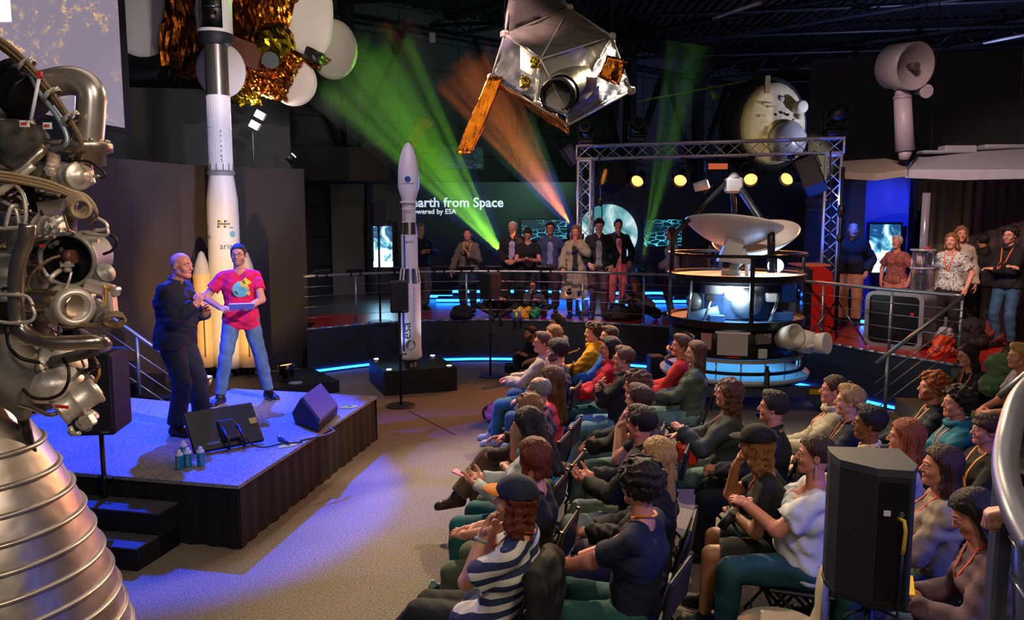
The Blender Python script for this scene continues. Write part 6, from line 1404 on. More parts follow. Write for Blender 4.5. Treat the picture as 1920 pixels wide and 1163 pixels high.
def drum(a, b, r, m=EM1, name='housing', rim=.0, n=32, holes=0):
    a = E(*a); b = E(*b); L = (b-a).length; M = (b-a).normalized().to_track_quat('Z', 'Y').to_matrix(); mb = MB(); R_ = rim or r*.06
    mb.lathe([(0, 0), (r, 0), (r+R_, .004), (r+R_, L*.10), (r, L*.13), (r, L*.42), (r+R_*.5, L*.44), (r+R_*.5, L*.5), (r, L*.52), (r, L*.87), (r+R_, L*.9), (r+R_, L-.004), (r, L), (r*.6, L), (r*.55, L+.006), (0, L+.006)], a, n, M=M)
    for i in range(holes): t = 2*math.pi*i/holes; p = a+M@Vector(((r+R_*.2)*math.cos(t), (r+R_*.2)*math.sin(t), L)); q = a+M@Vector(((r+R_*.2)*math.cos(t), (r+R_*.2)*math.sin(t), L+.010)); mb.cyl(p, q, .006, n=6)
    return mb.build(name, [m], eng)
# the core behind everything
drum((-20, 300, .35), (-20, 560, .35), .20, EM2, 'turbine_body'); drum((-10, 540, .3), (-10, 760, .3), .22, EM2, 'combustion_chamber'); drum((-60, 120, .35), (-60, 320, .35), .17, EM2, 'upper_dome')
drum((95, 345, .35), (95, 470, .35), .095, EM2, 'turbopump', holes=10); drum((60, 400, .12), (60, 540, .12), .105, EGR, 'pump_body', holes=14); drum((30, 470, .06), (30, 560, .06), .12, EGR, 'pump_collar', holes=16)
# the big duct, its flange, the dark valve
pipe([(20, 185, .05), (60, 168, .03), (100, 155, 0), (140, 152, 0), (168, 170, 0), (170, 210, 0), (165, 275, 0)], .050, mat('duct_metal', '#b5aea6', .28, .8, noise=.15, nscale=4), 'main_duct', 28)
mb = MB(); a = E(163, 278); mb.lathe([(0, .02), (.082, .02), (.085, .012), (.085, -.012), (.06, -.02), (.06, -.06), (.0, -.06)], a, 40); 
for i in range(14): t = i*math.pi/7; mb.cyl(a+Vector((.07*math.cos(t), .07*math.sin(t), .02)), a+Vector((.07*math.cos(t), .07*math.sin(t), .03)), .007, n=6)
mb.build('flange', [EM1], eng)
drum((20, 150, .02), (62, 185, -.02), .085, mat('valve_black', '#1d1b1c', .35, .6), 'dark_valve'); drum((5, 130, .1), (5, 235, .1), .10, EM2, 'valve_body')
S = SDF((-.16, -.14, -.16), (.16, .14, .16), .008); S.ell((0, 0, 0), (.10, .09, .085), .03); S.cap((-.04, 0, .0), (.05, 0, -.10), .06, .045, .03); S.warp(jnoise(5, .006, 40)); V, F = S.mesh(); mkobj('fabric_cover', V+np.array(E(38, 268, -.02)), F, [mat('cover_grey', '#3c3936', .8, bump=.4)], None, True, eng)
S = SDF((-.2, -.2, -.22), (.2, .2, .22), .009); S.ell((0, 0, 0), (.11, .10, .13), .03); S.cap((-.03, 0, .05), (.03, 0, -.15), .085, .03, .04); S.warp(jnoise(8, .005, 30)); V, F = S.mesh(); mkobj('blanket', V+np.array(E(22, 700, -.06)), F, [mat('blanket_grey', '#77716a', .6, .2, bump=.4, bscale=20)], None, True, eng)
# cable bundle with straps
rr_ = random.Random(2)
for i in range(9):
    a = rr_.uniform(-9, 9); d = rr_.uniform(-.02, .02); pipe([(-30, 60+a, d-.1), (25, 100+a, d-.1), (60, 135+a, d-.1), (95, 175+a*.9, d-.09), (130, 225+a*.5, d-.08), (150, 262+a*.5, d-.07), (155, 285, d-.05)], .0075, EBR, 'cable', 7)
for (px, py) in ((50, 122), (98, 178), (133, 222)): c = E(px, py, -.10); mb = MB(); mb.lathe([(.030, -.008), (.034, 0), (.030, .008)], c, 18, M=Vector((.65, 0, -.75)).to_track_quat('Z', 'Y').to_matrix()); mb.cyl(c+Vector((.01, -.03, .0)), c+Vector((.04, -.035, .02)), .005, n=6); mb.build('strap', [EM3], eng)
o = pipe([(75, 138, -.14), (58, 225, -.14)], .006, mat('tag_white', '#cfd2dc', .4), 'tag_rod', 8, 2); MB().box(tuple(E(75, 140, -.145)), (.014, .014, .02)).build('red_tip', [mat('tag_red', '#c0282a')], o)
for (px, py, w) in ((46, 232, .03), (89, 236, .028)): c = E(px, py, -.13); mb = MB(); mb.box(tuple(c), (w, .006, .022), m=0); mb.box(tuple(c+Vector((0, -.004, .0))), (w*.6, .004, .008), m=1); mb.build('tag', [mat('tag_white', '#cfd2dc', .4), mat('tag_red', '#c0282a')], eng)
pipe([(55, 135, -.1), (75, 175, -.1), (105, 215, -.1), (125, 255, -.1), (120, 275, -.1), (95, 280, -.06)], .009, mat('hose_blue', '#7c8a96', .35, .4), 'hose', 10)
pipe([(-20, 345, -.15), (30, 325, -.12), (60, 300, -.10), (78, 280, -.08), (60, 275, -.04)], .016, EM1, 'bent_pipe'); pipe([(-20, 372, -.16), (20, 345, -.15), (62, 310, -.13)], .013, EM3, 'bent_pipe')
pipe([(60, 256, -.03), (90, 265, -.03), (118, 268, -.02)], .010, EM1, 'bent_pipe')
# valve with silver ring and hanging wires
drum((118, 330, -.02), (150, 330, -.07), .042, EM3, 'ring_valve', .008); drum((160, 300, -.02), (168, 345, -.02), .020, EM3, 'coupling'); drum((98, 312, -.04), (104, 288, -.04), .020, mat('peach', '#cfae95', .5), 'sensor'); drum((165, 330, -.02), (185, 331, -.02), .006, EM1, 'nozzle_tip')
pipe([(130, 303, -.06), (165, 303, -.08), (190, 318, -.08), (197, 330, -.08), (188, 333, -.06)], .005, EBK, 'black_wire', 8)
# harness running to the right
for i in range(6): a = i*3-8; pipe([(-20, 328+a, -.17), (30, 335+a, -.17), (90, 348+a, -.16), (130, 362+a*.7, -.15), (160, 372+a*.7, -.12), (178, 392+a*.5, -.1), (180, 408, -.08), (165, 420, -.06)], .0055, EBR if i % 2 else mat('cable_tan', '#a18c6c', .5), 'cable', 7)
for i in range(4): mb = MB(); c = E(143+i*6, 380+i*4, -.16); mb.tube([c+Vector((.032*math.cos(t), -.01*i, .030*math.sin(t))) for t in np.linspace(0, 2*math.pi, 18)[:-1]], .006, 7, 0, True); mb.build('cable_loop', [mat('cable_tan', '#a18c6c', .5)], eng)
pipe([(175, 405, -.05), (198, 418, -.05), (199, 430, -.05), (175, 432, -.05)], .006, EM3, 'thin_pipe', 8); pipe([(155, 438, -.05), (199, 441, -.06), (201, 428, -.06)], .006, EM3, 'thin_pipe', 8); pipe([(180, 441, -.05), (210, 442, -.06), (219, 455, -.06), (210, 470, -.05), (194, 477, -.04)], .005, EBK, 'black_wire', 8)
for pts in (([(-20, 370, -.1), (10, 380, -.1), (30, 395, -.1), (37, 425, -.1)]), ([(26, 345, -.12), (45, 370, -.12), (46, 420, -.12), (20, 428, -.12), (-20, 428, -.12)]), ([(10, 425, -.12), (20, 390, -.12), (32, 385, -.1)])): pipe(pts, .0075, EM3, 'thin_pipe', 8)
drum((75, 425, 0), (105, 430, -.02), .045, EM3, 'bolted_block', holes=8); drum((60, 448, -.02), (100, 452, -.03), .028, EGR, 'manifold')
for x in range(5): MB().cyl(E(66+9*x, 447, -.075), E(66+9*x, 441, -.075), .006, n=6).build('bolt', [EM3], eng)
MB().box(tuple(E(79, 461, -.10)), (.016, .006, .010)).build('red_tag', [mat('tag_red', '#c0282a')], eng)
S_ = mat('bracket_pale', '#bdb3ac', .4, .6)
mb = MB(); P = [E(*p) for p in ((68, 380, -.02), (120, 372, -.04), (112, 395, -.04), (75, 415, -.02))]; mb.prism([tuple(p) for p in P], (0, .03, 0)); mb.build('bracket', [S_], eng)
# open drum facing us
a = E(165, 478, .12); b = E(124, 488, -.06); M = (b-a).normalized().to_track_quat('Z', 'Y').to_matrix(); L = (b-a).length
MB().lathe([(0, 0), (.093, 0), (.093, L*.8), (.099, L*.85), (.099, L), (.086, L), (.083, L*.2), (0, L*.2)], a, 48, M=M).build('open_drum', [EGR], eng)
MB().lathe([(.0825, L*.95), (.081, L*.25), (0, L*.24)], a, 40, M=M).build('liner', [mat('liner_black', '#0a0a0b', .5)], eng)
mb = MB(); c = a+(b-a)*.8; mb.cyl(c+Vector((-.02, 0, .01)), c+Vector((.02, -.01, .01)), .024, n=14, m=1); mb.cyl(c+Vector((0, -.02, -.01)), c+Vector((.005, -.03, -.045)), .012, n=12, m=0); mb.box(tuple(c+Vector((.003, -.03, -.02))), (.04, .02, .012), m=0); mb.build('igniter', [EM3, mat('copper_dull', '#7a5348', .4, .6)], eng)
pipe([(134, 510, -.12), (128, 530, -.13), (118, 545, -.12), (95, 555, -.1)], .005, EM3, 'sensor_wire', 8); pipe([(112, 480, -.1), (90, 488, -.13), (65, 508, -.14), (52, 530, -.12), (58, 552, -.1)], .005, EBR, 'sensor_wire', 8)
MB().box(tuple(E(172, 452, -.02)), (.05, .012, .012)).build('drum_lug', [EM3], eng)
# the S shaped pipe
pipe([(52, 420, -.22), (50, 450, -.22), (38, 480, -.22), (31, 520, -.22), (31, 570, -.22), (36, 610, -.22), (58, 632, -.22), (95, 642, -.22), (140, 643, -.20), (185, 641, -.17), (196, 648, -.12)], .026, mat('pipe_bright', '#b8a898', .24, .95, noise=.1, nscale=5), 's_pipe', 26)
pipe([(40, 568, -.10), (75, 563, -.11), (110, 565, -.12), (140, 573, -.13)], .040, mat('pipe_bright', '#b8a898', .24, .95, noise=.1, nscale=5), 'feed_pipe', 26)
a = E(118, 572, -.02); b = E(142, 577, -.15); M = (b-a).normalized().to_track_quat('Z', 'Y').to_matrix(); L = (b-a).length
MB().lathe([(0, 0), (.078, 0), (.078, L*.6), (.068, L*.65), (.068, L*.9), (.058, L), (.044, L), (.044, L*.7), (0, L*.7)], a, 44, M=M).build('elbow_flange', [EM3], eng)
pipe([(60, 575, -.26), (65, 590, -.26), (55, 603, -.26), (20, 606, -.26), (-20, 600, -.26)], .006, EM3, 'thin_pipe', 8); pipe([(-20, 552, -.24), (20, 553, -.25), (50, 556, -.25), (62, 572, -.26)], .006, EM3, 'thin_pipe', 8)
# actuator block on the right
mb = MB(); M = Matrix.Rotation(.3, 3, 'Y'); mb.box(tuple(E(187, 540, -.05)), (.10, .05, .045), M=M, bev=.008); mb.box(tuple(E(207, 570, -.06)), (.035, .05, .10), M=Matrix.Rotation(-.05, 3, 'Y'), bev=.008); mb.box(tuple(E(210, 545, -.06)), (.05, .04, .035), M=M, bev=.006); mb.build('actuator', [S_], eng)
drum((185, 520, 0), (200, 510, -.02), .035, EGR, 'end_cap'); drum((170, 575, .0), (195, 600, -.02), .040, EGR, 'motor'); drum((160, 535, .02), (162, 565, 0), .025, EM3, 'coupling')
pipe([(193, 533, -.1), (199, 545, -.1), (198, 560, -.1), (196, 575, -.1)], .004, mat('wire_yellow', '#c98c28', .5), 'yellow_wire', 7); pipe([(198, 542, -.1), (208, 538, -.1), (212, 536, -.1)], .004, mat('wire_yellow', '#c98c28', .5), 'yellow_wire', 7)
for i in range(5): mb = MB(); c = E(214+i*2, 596+i*1.5, -.12); mb.tube([c+Vector((.028*math.cos(t)*(1+.1*i), -.008*i+.012*math.sin(2*t), .020*math.sin(t))) for t in np.linspace(0, 2*math.pi, 18)[:-1]], .0045, 6, 0, True); mb.build('cable_loop', [EBR], eng)
for i in range(4): pipe([(110, 600+i*3, -.14), (150, 606+i*2, -.14), (190, 609+i, -.14), (215, 605, -.12)], .004, EBR, 'cable', 6)
# the underside
pipe([(185, 645, -.1), (175, 658, -.08), (140, 668, -.08), (100, 678, -.05)], .020, EGR, 'return_pipe', 18)
drum((70, 715, .1), (120, 680, .0), .085, EM3, 'lower_dome'); S = SDF((-.16, -.16, -.12), (.16, .16, .12), .008); S.ell((0, 0, 0), (.12, .11, .075), .03); V, F = S.mesh(); mkobj('hemisphere', V+np.array(E(95, 718, .0)), F, [EM3], None, True, eng)
a = (108, 775, -.10); b = (182, 728, -.02); drum(a, b, .050, EM3, 'canister', .005); MB().box(tuple(E(116, 763, -.17)), (.045, .008, .010), M=Matrix.Rotation(.1, 3, 'Y')).build('red_label', [mat('tag_red', '#c0282a')], eng)
drum((155, 800, -.06), (172, 775, -.06), .028, S_, 'connector_block'); mb = MB(); mb.box(tuple(E(165, 790, -.09)), (.05, .03, .045), M=Matrix.Rotation(-.5, 3, 'Y'), bev=.006); mb.cyl(E(130, 800, -.1), E(138, 815, -.1), .010, n=10); mb.cyl(E(138, 815, -.1), E(150, 812, -.1), .008, n=10); mb.build('bracket', [EM3], eng)
pipe([(43, 730, -.14), (60, 745, -.15), (90, 748, -.15), (115, 738, -.15), (128, 715, -.15), (128, 690, -.14), (118, 672, -.12)], .006, EBK, 'black_wire', 8)
pipe([(30, 757, -.1), (60, 765, -.12), (90, 778, -.13), (108, 775, -.12)], .008, EM1, 'bent_pipe', 10); pipe([(170, 665, -.08), (182, 680, -.08), (186, 700, -.08), (178, 718, -.06)], .005, mat('wire_yellow', '#c98c28', .5), 'yellow_wire', 7)
pipe([(12, 610, -.15), (18, 650, -.17), (40, 672, -.18), (75, 680, -.15)], .007, EBK, 'black_wire', 8); pipe([(155, 690, -.05), (165, 705, -.05), (172, 712, -.03)], .012, S_, 'strut_rod', 10)
drum((40, 770, 0), (58, 850, .0), .02, EM2, 'strut_rod')
# many small fittings, each a part
rr_ = random.Random(21)
for i in range(34):
    py = rr_.uniform(300, 700); lim = 60+110*(1-abs(py-520)/300); px = rr_.uniform(40, lim+20); dy = rr_.uniform(-.03, .10); c = E(px, py, dy); d = Vector((rr_.uniform(-1, 1), rr_.uniform(-1, .2), rr_.uniform(-1, 1))).normalized(); L = rr_.uniform(.03, .07); r = rr_.uniform(.010, .026)
    mb = MB(); mb.cyl(c, c+d*L, r, n=14); mb.cyl(c+d*L*.4, c+d*L*.6, r*1.35, n=6, sm=False); mb.cyl(c+d*L, c+d*(L+.015), r*.5, n=10); mb.build('fitting', [rr_.choice([EM1, EM3, EGR, EM2])], eng)
for i in range(30):
    py = rr_.uniform(300, 720); px = rr_.uniform(-10, 120); pts = [(px, py, rr_.uniform(-.1, .08))]
    for j in range(3): px += rr_.uniform(-10, 40); py += rr_.uniform(-28, 28); px = min(px, 185); pts.append((px, py, rr_.uniform(-.12, .06)))
    pipe(pts, rr_.choice([.003, .004, .006, .009]), rr_.choice([EM1, EM3, EBK, EBR, EM2]), 'small_pipe', 8, 4)
area('engine_warm', (1.6, .9, 4.6), (ec.x+.4, NY, 2.0), (1, .78, .55), 75, .8); area('engine_white', (-.4, .6, 3.6), (ec.x+.3, NY, 1.9), (1, .9, .8), 14, .4); spot('engine_blue', (-4.2, 5.5, 3.6), (ec.x, NY, 1.9), (.15, .2, 1), 220, 60)
# ------------------------------------------------------------------ loudspeakers on stands
CABM = plastic('#131316', .5); GRL = mat('grille', '#201d1d', .65, bump=.6, bscale=350)
def loudspeaker(label, x, y, zb, zt, w, d, rz, slab_='black speaker stand', z0=0, base=.20, grille=True, bev=.02, stand=True):
    t = thing('loudspeaker', label, 'loudspeaker', (x, y, zb), rz); h = zt-zb
    MB().box((0, 0, h/2), (w, d, h), bev=bev).build('cabinet', [CABM], t)
    if grille: MB().box((0, -d/2-.003, h/2), (w*.9, .008, h*.92)).build('grille', [GRL], t)
    MB().box((w*.3, -d/2-.009, .03), (w*.16, .003, .012)).build('badge', [metal('#777')] if False else [mat('badge', '#777777')], t)
    if stand:
        s_ = thing('speaker_stand', slab_, 'stand', (x, y, z0)); MB().cyl((0, 0, .02), (0, 0, zb-z0), .019, n=12).build('pole', [LB], s_); MB().cyl((0, 0, 0), (0, 0, .02), base, base*.98, 36).build('base', [mat('base_grey', '#2c2e33', .4)], s_)
        mb = MB(); zc_ = (zb-z0)*.55; mb.cyl((0, 0, zc_-.04), (0, 0, zc_+.04), .028, n=12); mb.cyl((0, 0, zc_), (.07, 0, zc_+.01), .008, n=8); mb.sphere((.075, 0, zc_+.01), .016, 8); mb.build('clamp', [LB], s_)
    return t
p = gp(752, 762); loudspeaker('black loudspeaker on a stand in front of the slim rocket', p.x, p.y, 1.33, 1.76, .25, .24, .15, 'black round-based stand between stage and slim rocket')
p = gp(915, 706); loudspeaker('grey-sided loudspeaker on a tall stand at the platform wall, left of the seated kid', p.x+.04, p.y, 1.30, 1.73, .27, .25, .9, 'black stand with blue lit round base before the platform wall')
p = gp(708, 604, PLAT_Z); loudspeaker('loudspeaker on a platform stand before the blue and white screen', p.x+.05, p.y, 2.47, 2.91, .24, .24, .5, 'tall thin stand on the platform behind the left railing', z0=PLAT_Z, base=.22)
p = gp(184, 1012); loudspeaker('large black loudspeaker partly behind the engine, beside the stage steps', p.x+.08, p.y, .93, 1.58, .36, .40, .12, 'black stand beside the stage steps', base=.12)
# foreground loudspeaker seen from behind
fp_ = at(1628, 1116, 3.2); fx, fy, fz = fp_.x, fp_.y, fp_.z; t = thing('loudspeaker', 'big black loudspeaker in the right foreground, seen from behind, yellow cable plug', 'loudspeaker', (fx, fy, fz)); t.rotation_euler = (0, 0, -.12); t.scale = (.87, .87, .93)
pl = [(-.165, .20), (-.178, .10), (-.165, -.02), (-.035, -.14), (.115, -.155), (.165, -.06), (.172, .20)]; h = .615
MB().prism([(x, y, .012) for x, y in pl], (0, 0, h-.02)).build('cabinet', [plastic('#1b1b1f', .55)], t)
MB().prism([(x*1.015, y*1.015, 0) for x, y in pl], (0, 0, .02)).build('bottom_cap', [CABM], t); MB().prism([(x*1.015, y*1.015, h-.02) for x, y in pl], (0, 0, .035)).build('top_cap', [plastic('#2e3138', .6)], t)
M = Matrix.Rotation(-.1, 3, 'Z'); c0 = Vector((.04, -.152, 0)); bp_ = MB().box((c0.x, c0.y+.006, h*.50), (.125, .014, h*.86), M=M).build('rear_plate', [plastic('#09090b', .4)], t)
mb = MB(); mb.box((.01, -.160, .44), (.030, .004, .024)); mb.build('label', [mat('label_white', '#b9bcc8')], bp_)
text('L·ACOUSTICS', .012, mat('ink_grey', '#7a7a80'), bp_, (.02, -.163, .50), (math.pi/2, 0, -.1)) if False else None
MB().cyl((.072, -.160, .44), (.072, -.172, .44), .012, n=14).build('socket', [metal('#999')] if False else [metal('#999999')], bp_)
MB().tube([(.06, -.16, .42), (.075, -.19, .42), (.082, -.195, .38), (.080, -.19, .30), (.078, -.185, .27)], .0085, 8).build('yellow_cable_sleeve', [mat('sleeve_yellow', '#c9a522', .5)], bp_)
MB().tube([(.078, -.185, .27), (.076, -.18, .1), (.075, -.17, -.02), (.03, -.05, -.04)], .006, 8).build('cable', [EBK], bp_)
s_ = thing('speaker_stand', 'black stand under the big foreground loudspeaker', 'stand', (fx, fy, 0)); MB().cyl((0, 0, .02), (0, 0, fz), .025, n=14).build('pole', [LB], s_); MB().cyl((0, 0, 0), (0, 0, .02), .2, n=30).build('base', [LB], s_); MB().tube([(.0, -.03, fz-.04), (-.10, -.06, fz-.05), (-.12, -.03, fz-.1)], .006, 6).build('cable', [LB], s_)
# ------------------------------------------------------------------ on the stage
a, b = gp(364, 858, STAGE_Z), gp(496, 833, STAGE_Z); d = (b-a); L = d.length; ang = math.atan2(d.y, d.x)
t = thing('monitor', 'black flat monitor lying tilted on the stage, seen from behind', 'monitor', (a+b)/2+Vector((0, 0, .03)), ang); tilt = -.72
M = Matrix.Rotation(tilt, 3, 'X'); H = .42
mb = MB(); mb.box(tuple(M@Vector((0, 0, H/2))), (L, .035, H), M=M, bev=.01); mb.build('panel', [plastic('#0b0b0e', .35)], t)
mb = MB(); mb.box(tuple(M@Vector((.02, -.03, H*.38))), (.16, .04, H*.5), M=M, bev=.01)
mb.build('mount', [LB], t)
for q in (-.03, .11): mb = MB(); mb.tube([M@Vector((q, -.05, .18)), M@Vector((q, -.09, .02)), Vector((q, -.06, .01)), Vector((q, .04, .005))], .014, 8); mb.build('leg', [LB], t)
mb = MB(); mb.box(tuple(M@Vector((-.14, -.022, .06))), (.12, .004, .03), M=M); mb.build('grey_label', [mat('label_grey', '#5a5a62')], t)
mb = MB(); mb.box(tuple(M@Vector((L/2-.05, -.02, .22))), (.07, .004, .06), M=M); mb.build('yellow_label', [mat('label_yellow', '#c9a520')], t)
pts = [M@Vector((.10, -.05, .2)), Vector((.16, -.10, .03)), Vector((.25, -.16, -.01)), Vector((.45, -.14, -.015)), Vector((.60, -.22, -.015))]; MB().tube(spline([tuple(p) for p in pts]), .007, 7).build('cable', [EBK], t)
# wedge monitor
a, b = gp(554, 795, STAGE_Z), gp(597, 812, STAGE_Z); c, d_ = gp(632, 778, STAGE_Z), gp(590, 762, STAGE_Z)
t = thing('stage_wedge', 'black wedge loudspeaker with brown grille at the stage edge', 'loudspeaker', (a+b+c+d_)/4); o_ = Vector(t.location); hh_ = .30
A, B, C, D = [p-o_ for p in (a, b, c, d_)]; ax_ = (C-B).normalized(); wv = (A-B)
# cross-section runs a->b; length runs b->c
prof = [(0, 0), (1.0, 0), (1.15, .10), (.75, .28), (.30, .20), (-.05, .10)]
mb = MB(); mb.prism([tuple(B+wv*u_+Vector((0, 0, v_))) for u_, v_ in prof], tuple(C-B)); mb.build('cabinet', [CABM], t)
p0, p1 = [B+wv*u_+Vector((0, 0, v_)) for u_, v_ in (prof[3], prof[5])]; n_ = (p1-p0).cross(C-B).normalized(); n_ = n_ if n_.z > 0 else -n_
mb = MB(); q0_, q1_ = B+wv*-.03+Vector((0, 0, .11)), B+wv*.72+Vector((0, 0, .285)); e_ = (C-B); mb.prism([tuple(q0_+e_*.04), tuple(q0_+e_*.96), tuple(q1_+e_*.96), tuple(q1_+e_*.04)], tuple(n_*.02)); mb.build('grille', [mat('grille_brown', '#5b4e4a', .7, bump=.6, bscale=300)], t)
MB().tube([tuple(B+Vector((.1, .02, .05))), tuple(B+Vector((.16, 0, .02))), tuple(B+Vector((.1, -.1, .008))), tuple(B+Vector((-.1, -.3, .008)))], .009, 6).build('cable', [mat('cable_grey', '#5c6570')], t)
mc = gp(528, 823, STAGE_Z+.03); t = thing('microphone', 'hand microphone lying on the stage beside a yellow card', 'microphone', mc, -.9); MB().cyl((-.02, 0, 0), (.17, 0, -.008), .021, .012, 14).build('handle', [mat('mic_blue', '#22304f', .3)], t); MB().sphere((-.045, 0, .0), .028, 12).build('head', [metal('#b5b8c8', .4)], t)
YEL = mat('card_yellow', '#c9b41a', .6)
for px, py, rz, lb in ((652, 764, .1, 'yellow card lying on the far right corner of the stage'), (537, 836, .7, 'torn yellow card on the stage edge beside the microphone')):
    p = gp(px, py, STAGE_Z); t = thing('card', lb, 'card', p+Vector((0, 0, .003)), rz); MB().prism([(-.10, -.05, 0), (.05, -.07, 0), (.12, -.02, 0), (.08, .06, .004), (-.04, .05, 0)], (0, 0, .004)).build('paper', [YEL], t); MB().prism([(-.01, .0, .006), (.05, -.01, .006), (.04, .03, .008), (.0, .03, .006)], (0, 0, .002)).build('green_mark', [mat('card_green', '#3f8a3a')], t)
TEAL = mat('bottle_teal', '#0f7f8e', .3); BW = mat('bottle_white', '#c9ccd9', .4)
for i, (px, py, lb) in enumerate(((337, 880, 'teal water bottle with white cap, front left of the cluster'), (353, 876, 'teal water bottle with white cap, second from the left'), (345, 862, 'teal water bottle hidden at the back of the bottle cluster'), (377, 874, 'teal water bottle standing alone at the monitor corner'))):
    p = gp(px, py, STAGE_Z); t = thing('water_bottle', lb, 'bottle', p, .2*i, 'teal water bottles on the stage')
    MB().lathe([(0, 0), (.030, 0), (.032, .005), (.032, .118)], n=20).build('body', [TEAL], t); MB().lathe([(.032, .118), (.033, .124), (.028, .140), (.016, .146), (.016, .168), (0, .168)], n=20).build('cap', [BW], t)
    o = text('EARTH', .028, BW, t, (0, 0, 0), (0, 0, 0), 'lettering', 0, 'CENTER')
    for v in o.data.vertices: x, y = v.co.x, v.co.y; x, y = -y, x; aa = x/.032+.35; v.co = (.0326*math.sin(aa), -.0326*math.cos(aa), .06+y)
# lamps by the stage
p = gp(541, 716, .18); t = thing('stage_light', 'par lamp with orange glowing top on the low black plinth', 'stage light', p, 0); mb = MB(); mb.lathe([(0, .05), (.085, .06), (.11, .16), (.13, .27), (.115, .27), (.09, .16), (0, .12)], (0, 0, 0), 24, M=Matrix.Rotation(-.12, 3, 'Y')); mb.build('housing', [metal('#3c3c40', .3)], t); MB().lathe([(0, .25), (.112, .25)], (0, 0, 0), 24, M=Matrix.Rotation(-.12, 3, 'Y')).build('lens', [glow((1, .30, .12), 4)], t); MB().tube([(-.14, 0, .14), (-.14, 0, .02), (.14, 0, .02), (.14, 0, .14)], .012, 6).build('yoke', [LB], t)
MB().cyl((.13, -.1, 0), (.13, -.1, .012), .10, n=20).build('white_gel', [mat('gel_white', '#9a9ca0', .4)], t)
p = at(381, 735, 9.75); t = thing('stage_light', 'silver par lamp with pale lens behind the stage, beside the bald speaker', 'stage light', (p.x, p.y, .55)); MB().lathe([(0, -.10), (.09, -.09), (.11, .0), (.12, .12), (.11, .12), (0, .02)], n=22).build('housing', [metal('#aab2a8', .3)], t); MB().lathe([(0, .115), (.11, .115)], n=22).build('lens', [glow((.85, 1, .8), 2.5)], t); mb = MB(); mb.cyl((0, 0, -.55), (0, 0, -.10), .02, n=8); mb.build('stand', [LB], t)
spot('rocket_warm', (p.x+.1, p.y+.2, .75), (ar.location.x-.1, ar.location.y, 1.6), (1, .58, .16), 330, 60, .6, .05)
spot('rocket_white', (-1.6, 9.3, 3.4), (ar.location.x, ar.location.y, 3.4), (.85, .85, 1), 230, 45, .6, .1); spot('rocket_top', (-3.3, 10.6, 1.2), (ar.location.x, ar.location.y, 4.8), (.8, .85, 1), 130, 40, .6, .1)
for q in (v0, v1, v2, v3): qq = q.lerp((v0+v2)/2, .17); spot('plinth_up', (qq.x, qq.y, .40), (VC.x, VC.y, 2.4), (.85, .92, 1), 22, 60, .6, .03)
# ------------------------------------------------------------------ bags and belongings
def blob(name, prims, m, par, seed, h=.010, wr=.006, loc=(0, 0, 0)):
    S = SDF(np.min([np.minimum(p[0], p[1])-max(p[2], p[3]) for p in prims], 0), np.max([np.maximum(p[0], p[1])+max(p[2], p[3]) for p in prims], 0), h)
    for p in prims: S.cap(np.array(p[0])+0, np.array(p[1])+1e-4, p[2], p[3], .03)
    S.plane((0, 0, -1), 0); S.warp(jnoise(seed, wr, 32)); V, F = S.mesh(); return mkobj(name, V+np.array(loc), F, [m], None, True, par)
def bag(label, loc, rz, w, h_, d, m, m2, seed, name='backpack', strap=True, cat='backpack'):
    t = thing(name, label, cat, loc, rz); a_ = np.array
    blob('body', [(a_((-w/3, 0, d/2)), a_((w/3, 0, d/2)), d/2, d/2), (a_((-w/4, 0, h_*.75)), a_((w/4, 0, h_*.75)), d*.42, d*.42), (a_((0, 0, d/2)), a_((0, 0, h_*.75)), d*.55, d*.5)], m, t, seed, .012)
    blob('pocket', [(a_((-w/5, -d*.5, d*.45)), a_((w/5, -d*.5, d*.45)), d*.25, d*.25)], m2, t, seed+1, .012)
    if strap:
        for q in (-1, 1): MB().tube(spline([(q*w*.2, d*.3, h_*.95), (q*w*.28, d*.75, h_*.7), (q*w*.25, d*.7, h_*.25), (q*w*.2, d*.35, .05)], 4), .014, 6).build('strap', [m2], t)
        MB().tube(spline([(-.04, .02, h_*1.0), (0, .02, h_*1.12), (.04, .02, h_*1.0)], 4), .009, 6).build('handle', [m2], t)
    return t
bag('pink backpack with black straps lying on the floor before the front row', gp(925, 790), 1.2, .22, .22, .15, cloth('#c26a94'), cloth('#1a1016'), 1)
bag('grey backpack leaning on the metal cabinet behind the orange bag', gp(1762, 648, PLAT_Z), .3, .34, .42, .24, cloth('#5d625f'), cloth('#3d423f'), 2)
bag('green backpack beside the seated woman in black at the right', gp(1880, 745, PLAT_Z)+Vector((0, 0, 0)), -.4, .34, .46, .24, cloth('#55704c'), cloth('#3c5236'), 3)
bag('dark backpack standing on the platform behind the steel end post', gp(1818, 655, PLAT_Z), .2, .36, .44, .26, cloth('#1a1618'), cloth('#221c1c'), 4)
bag('dark backpack lying on the platform under the woman with the yellow lanyard', gp(866, 600, PLAT_Z), .4, .36, .24, .2, cloth('#12141c'), cloth('#1c1f28'), 5)
bag('black bag lying open on the platform right of the man in the black jacket', gp(1160, 602, PLAT_Z), .1, .55, .18, .2, cloth('#15110e'), cloth('#2a1d12'), 6, 'duffel_bag', True, 'bag')
t = thing('plastic_bag', 'orange and white plastic bag on the platform at the steel end post', 'bag', gp(1765, 670, PLAT_Z), .2); A_ = np.array
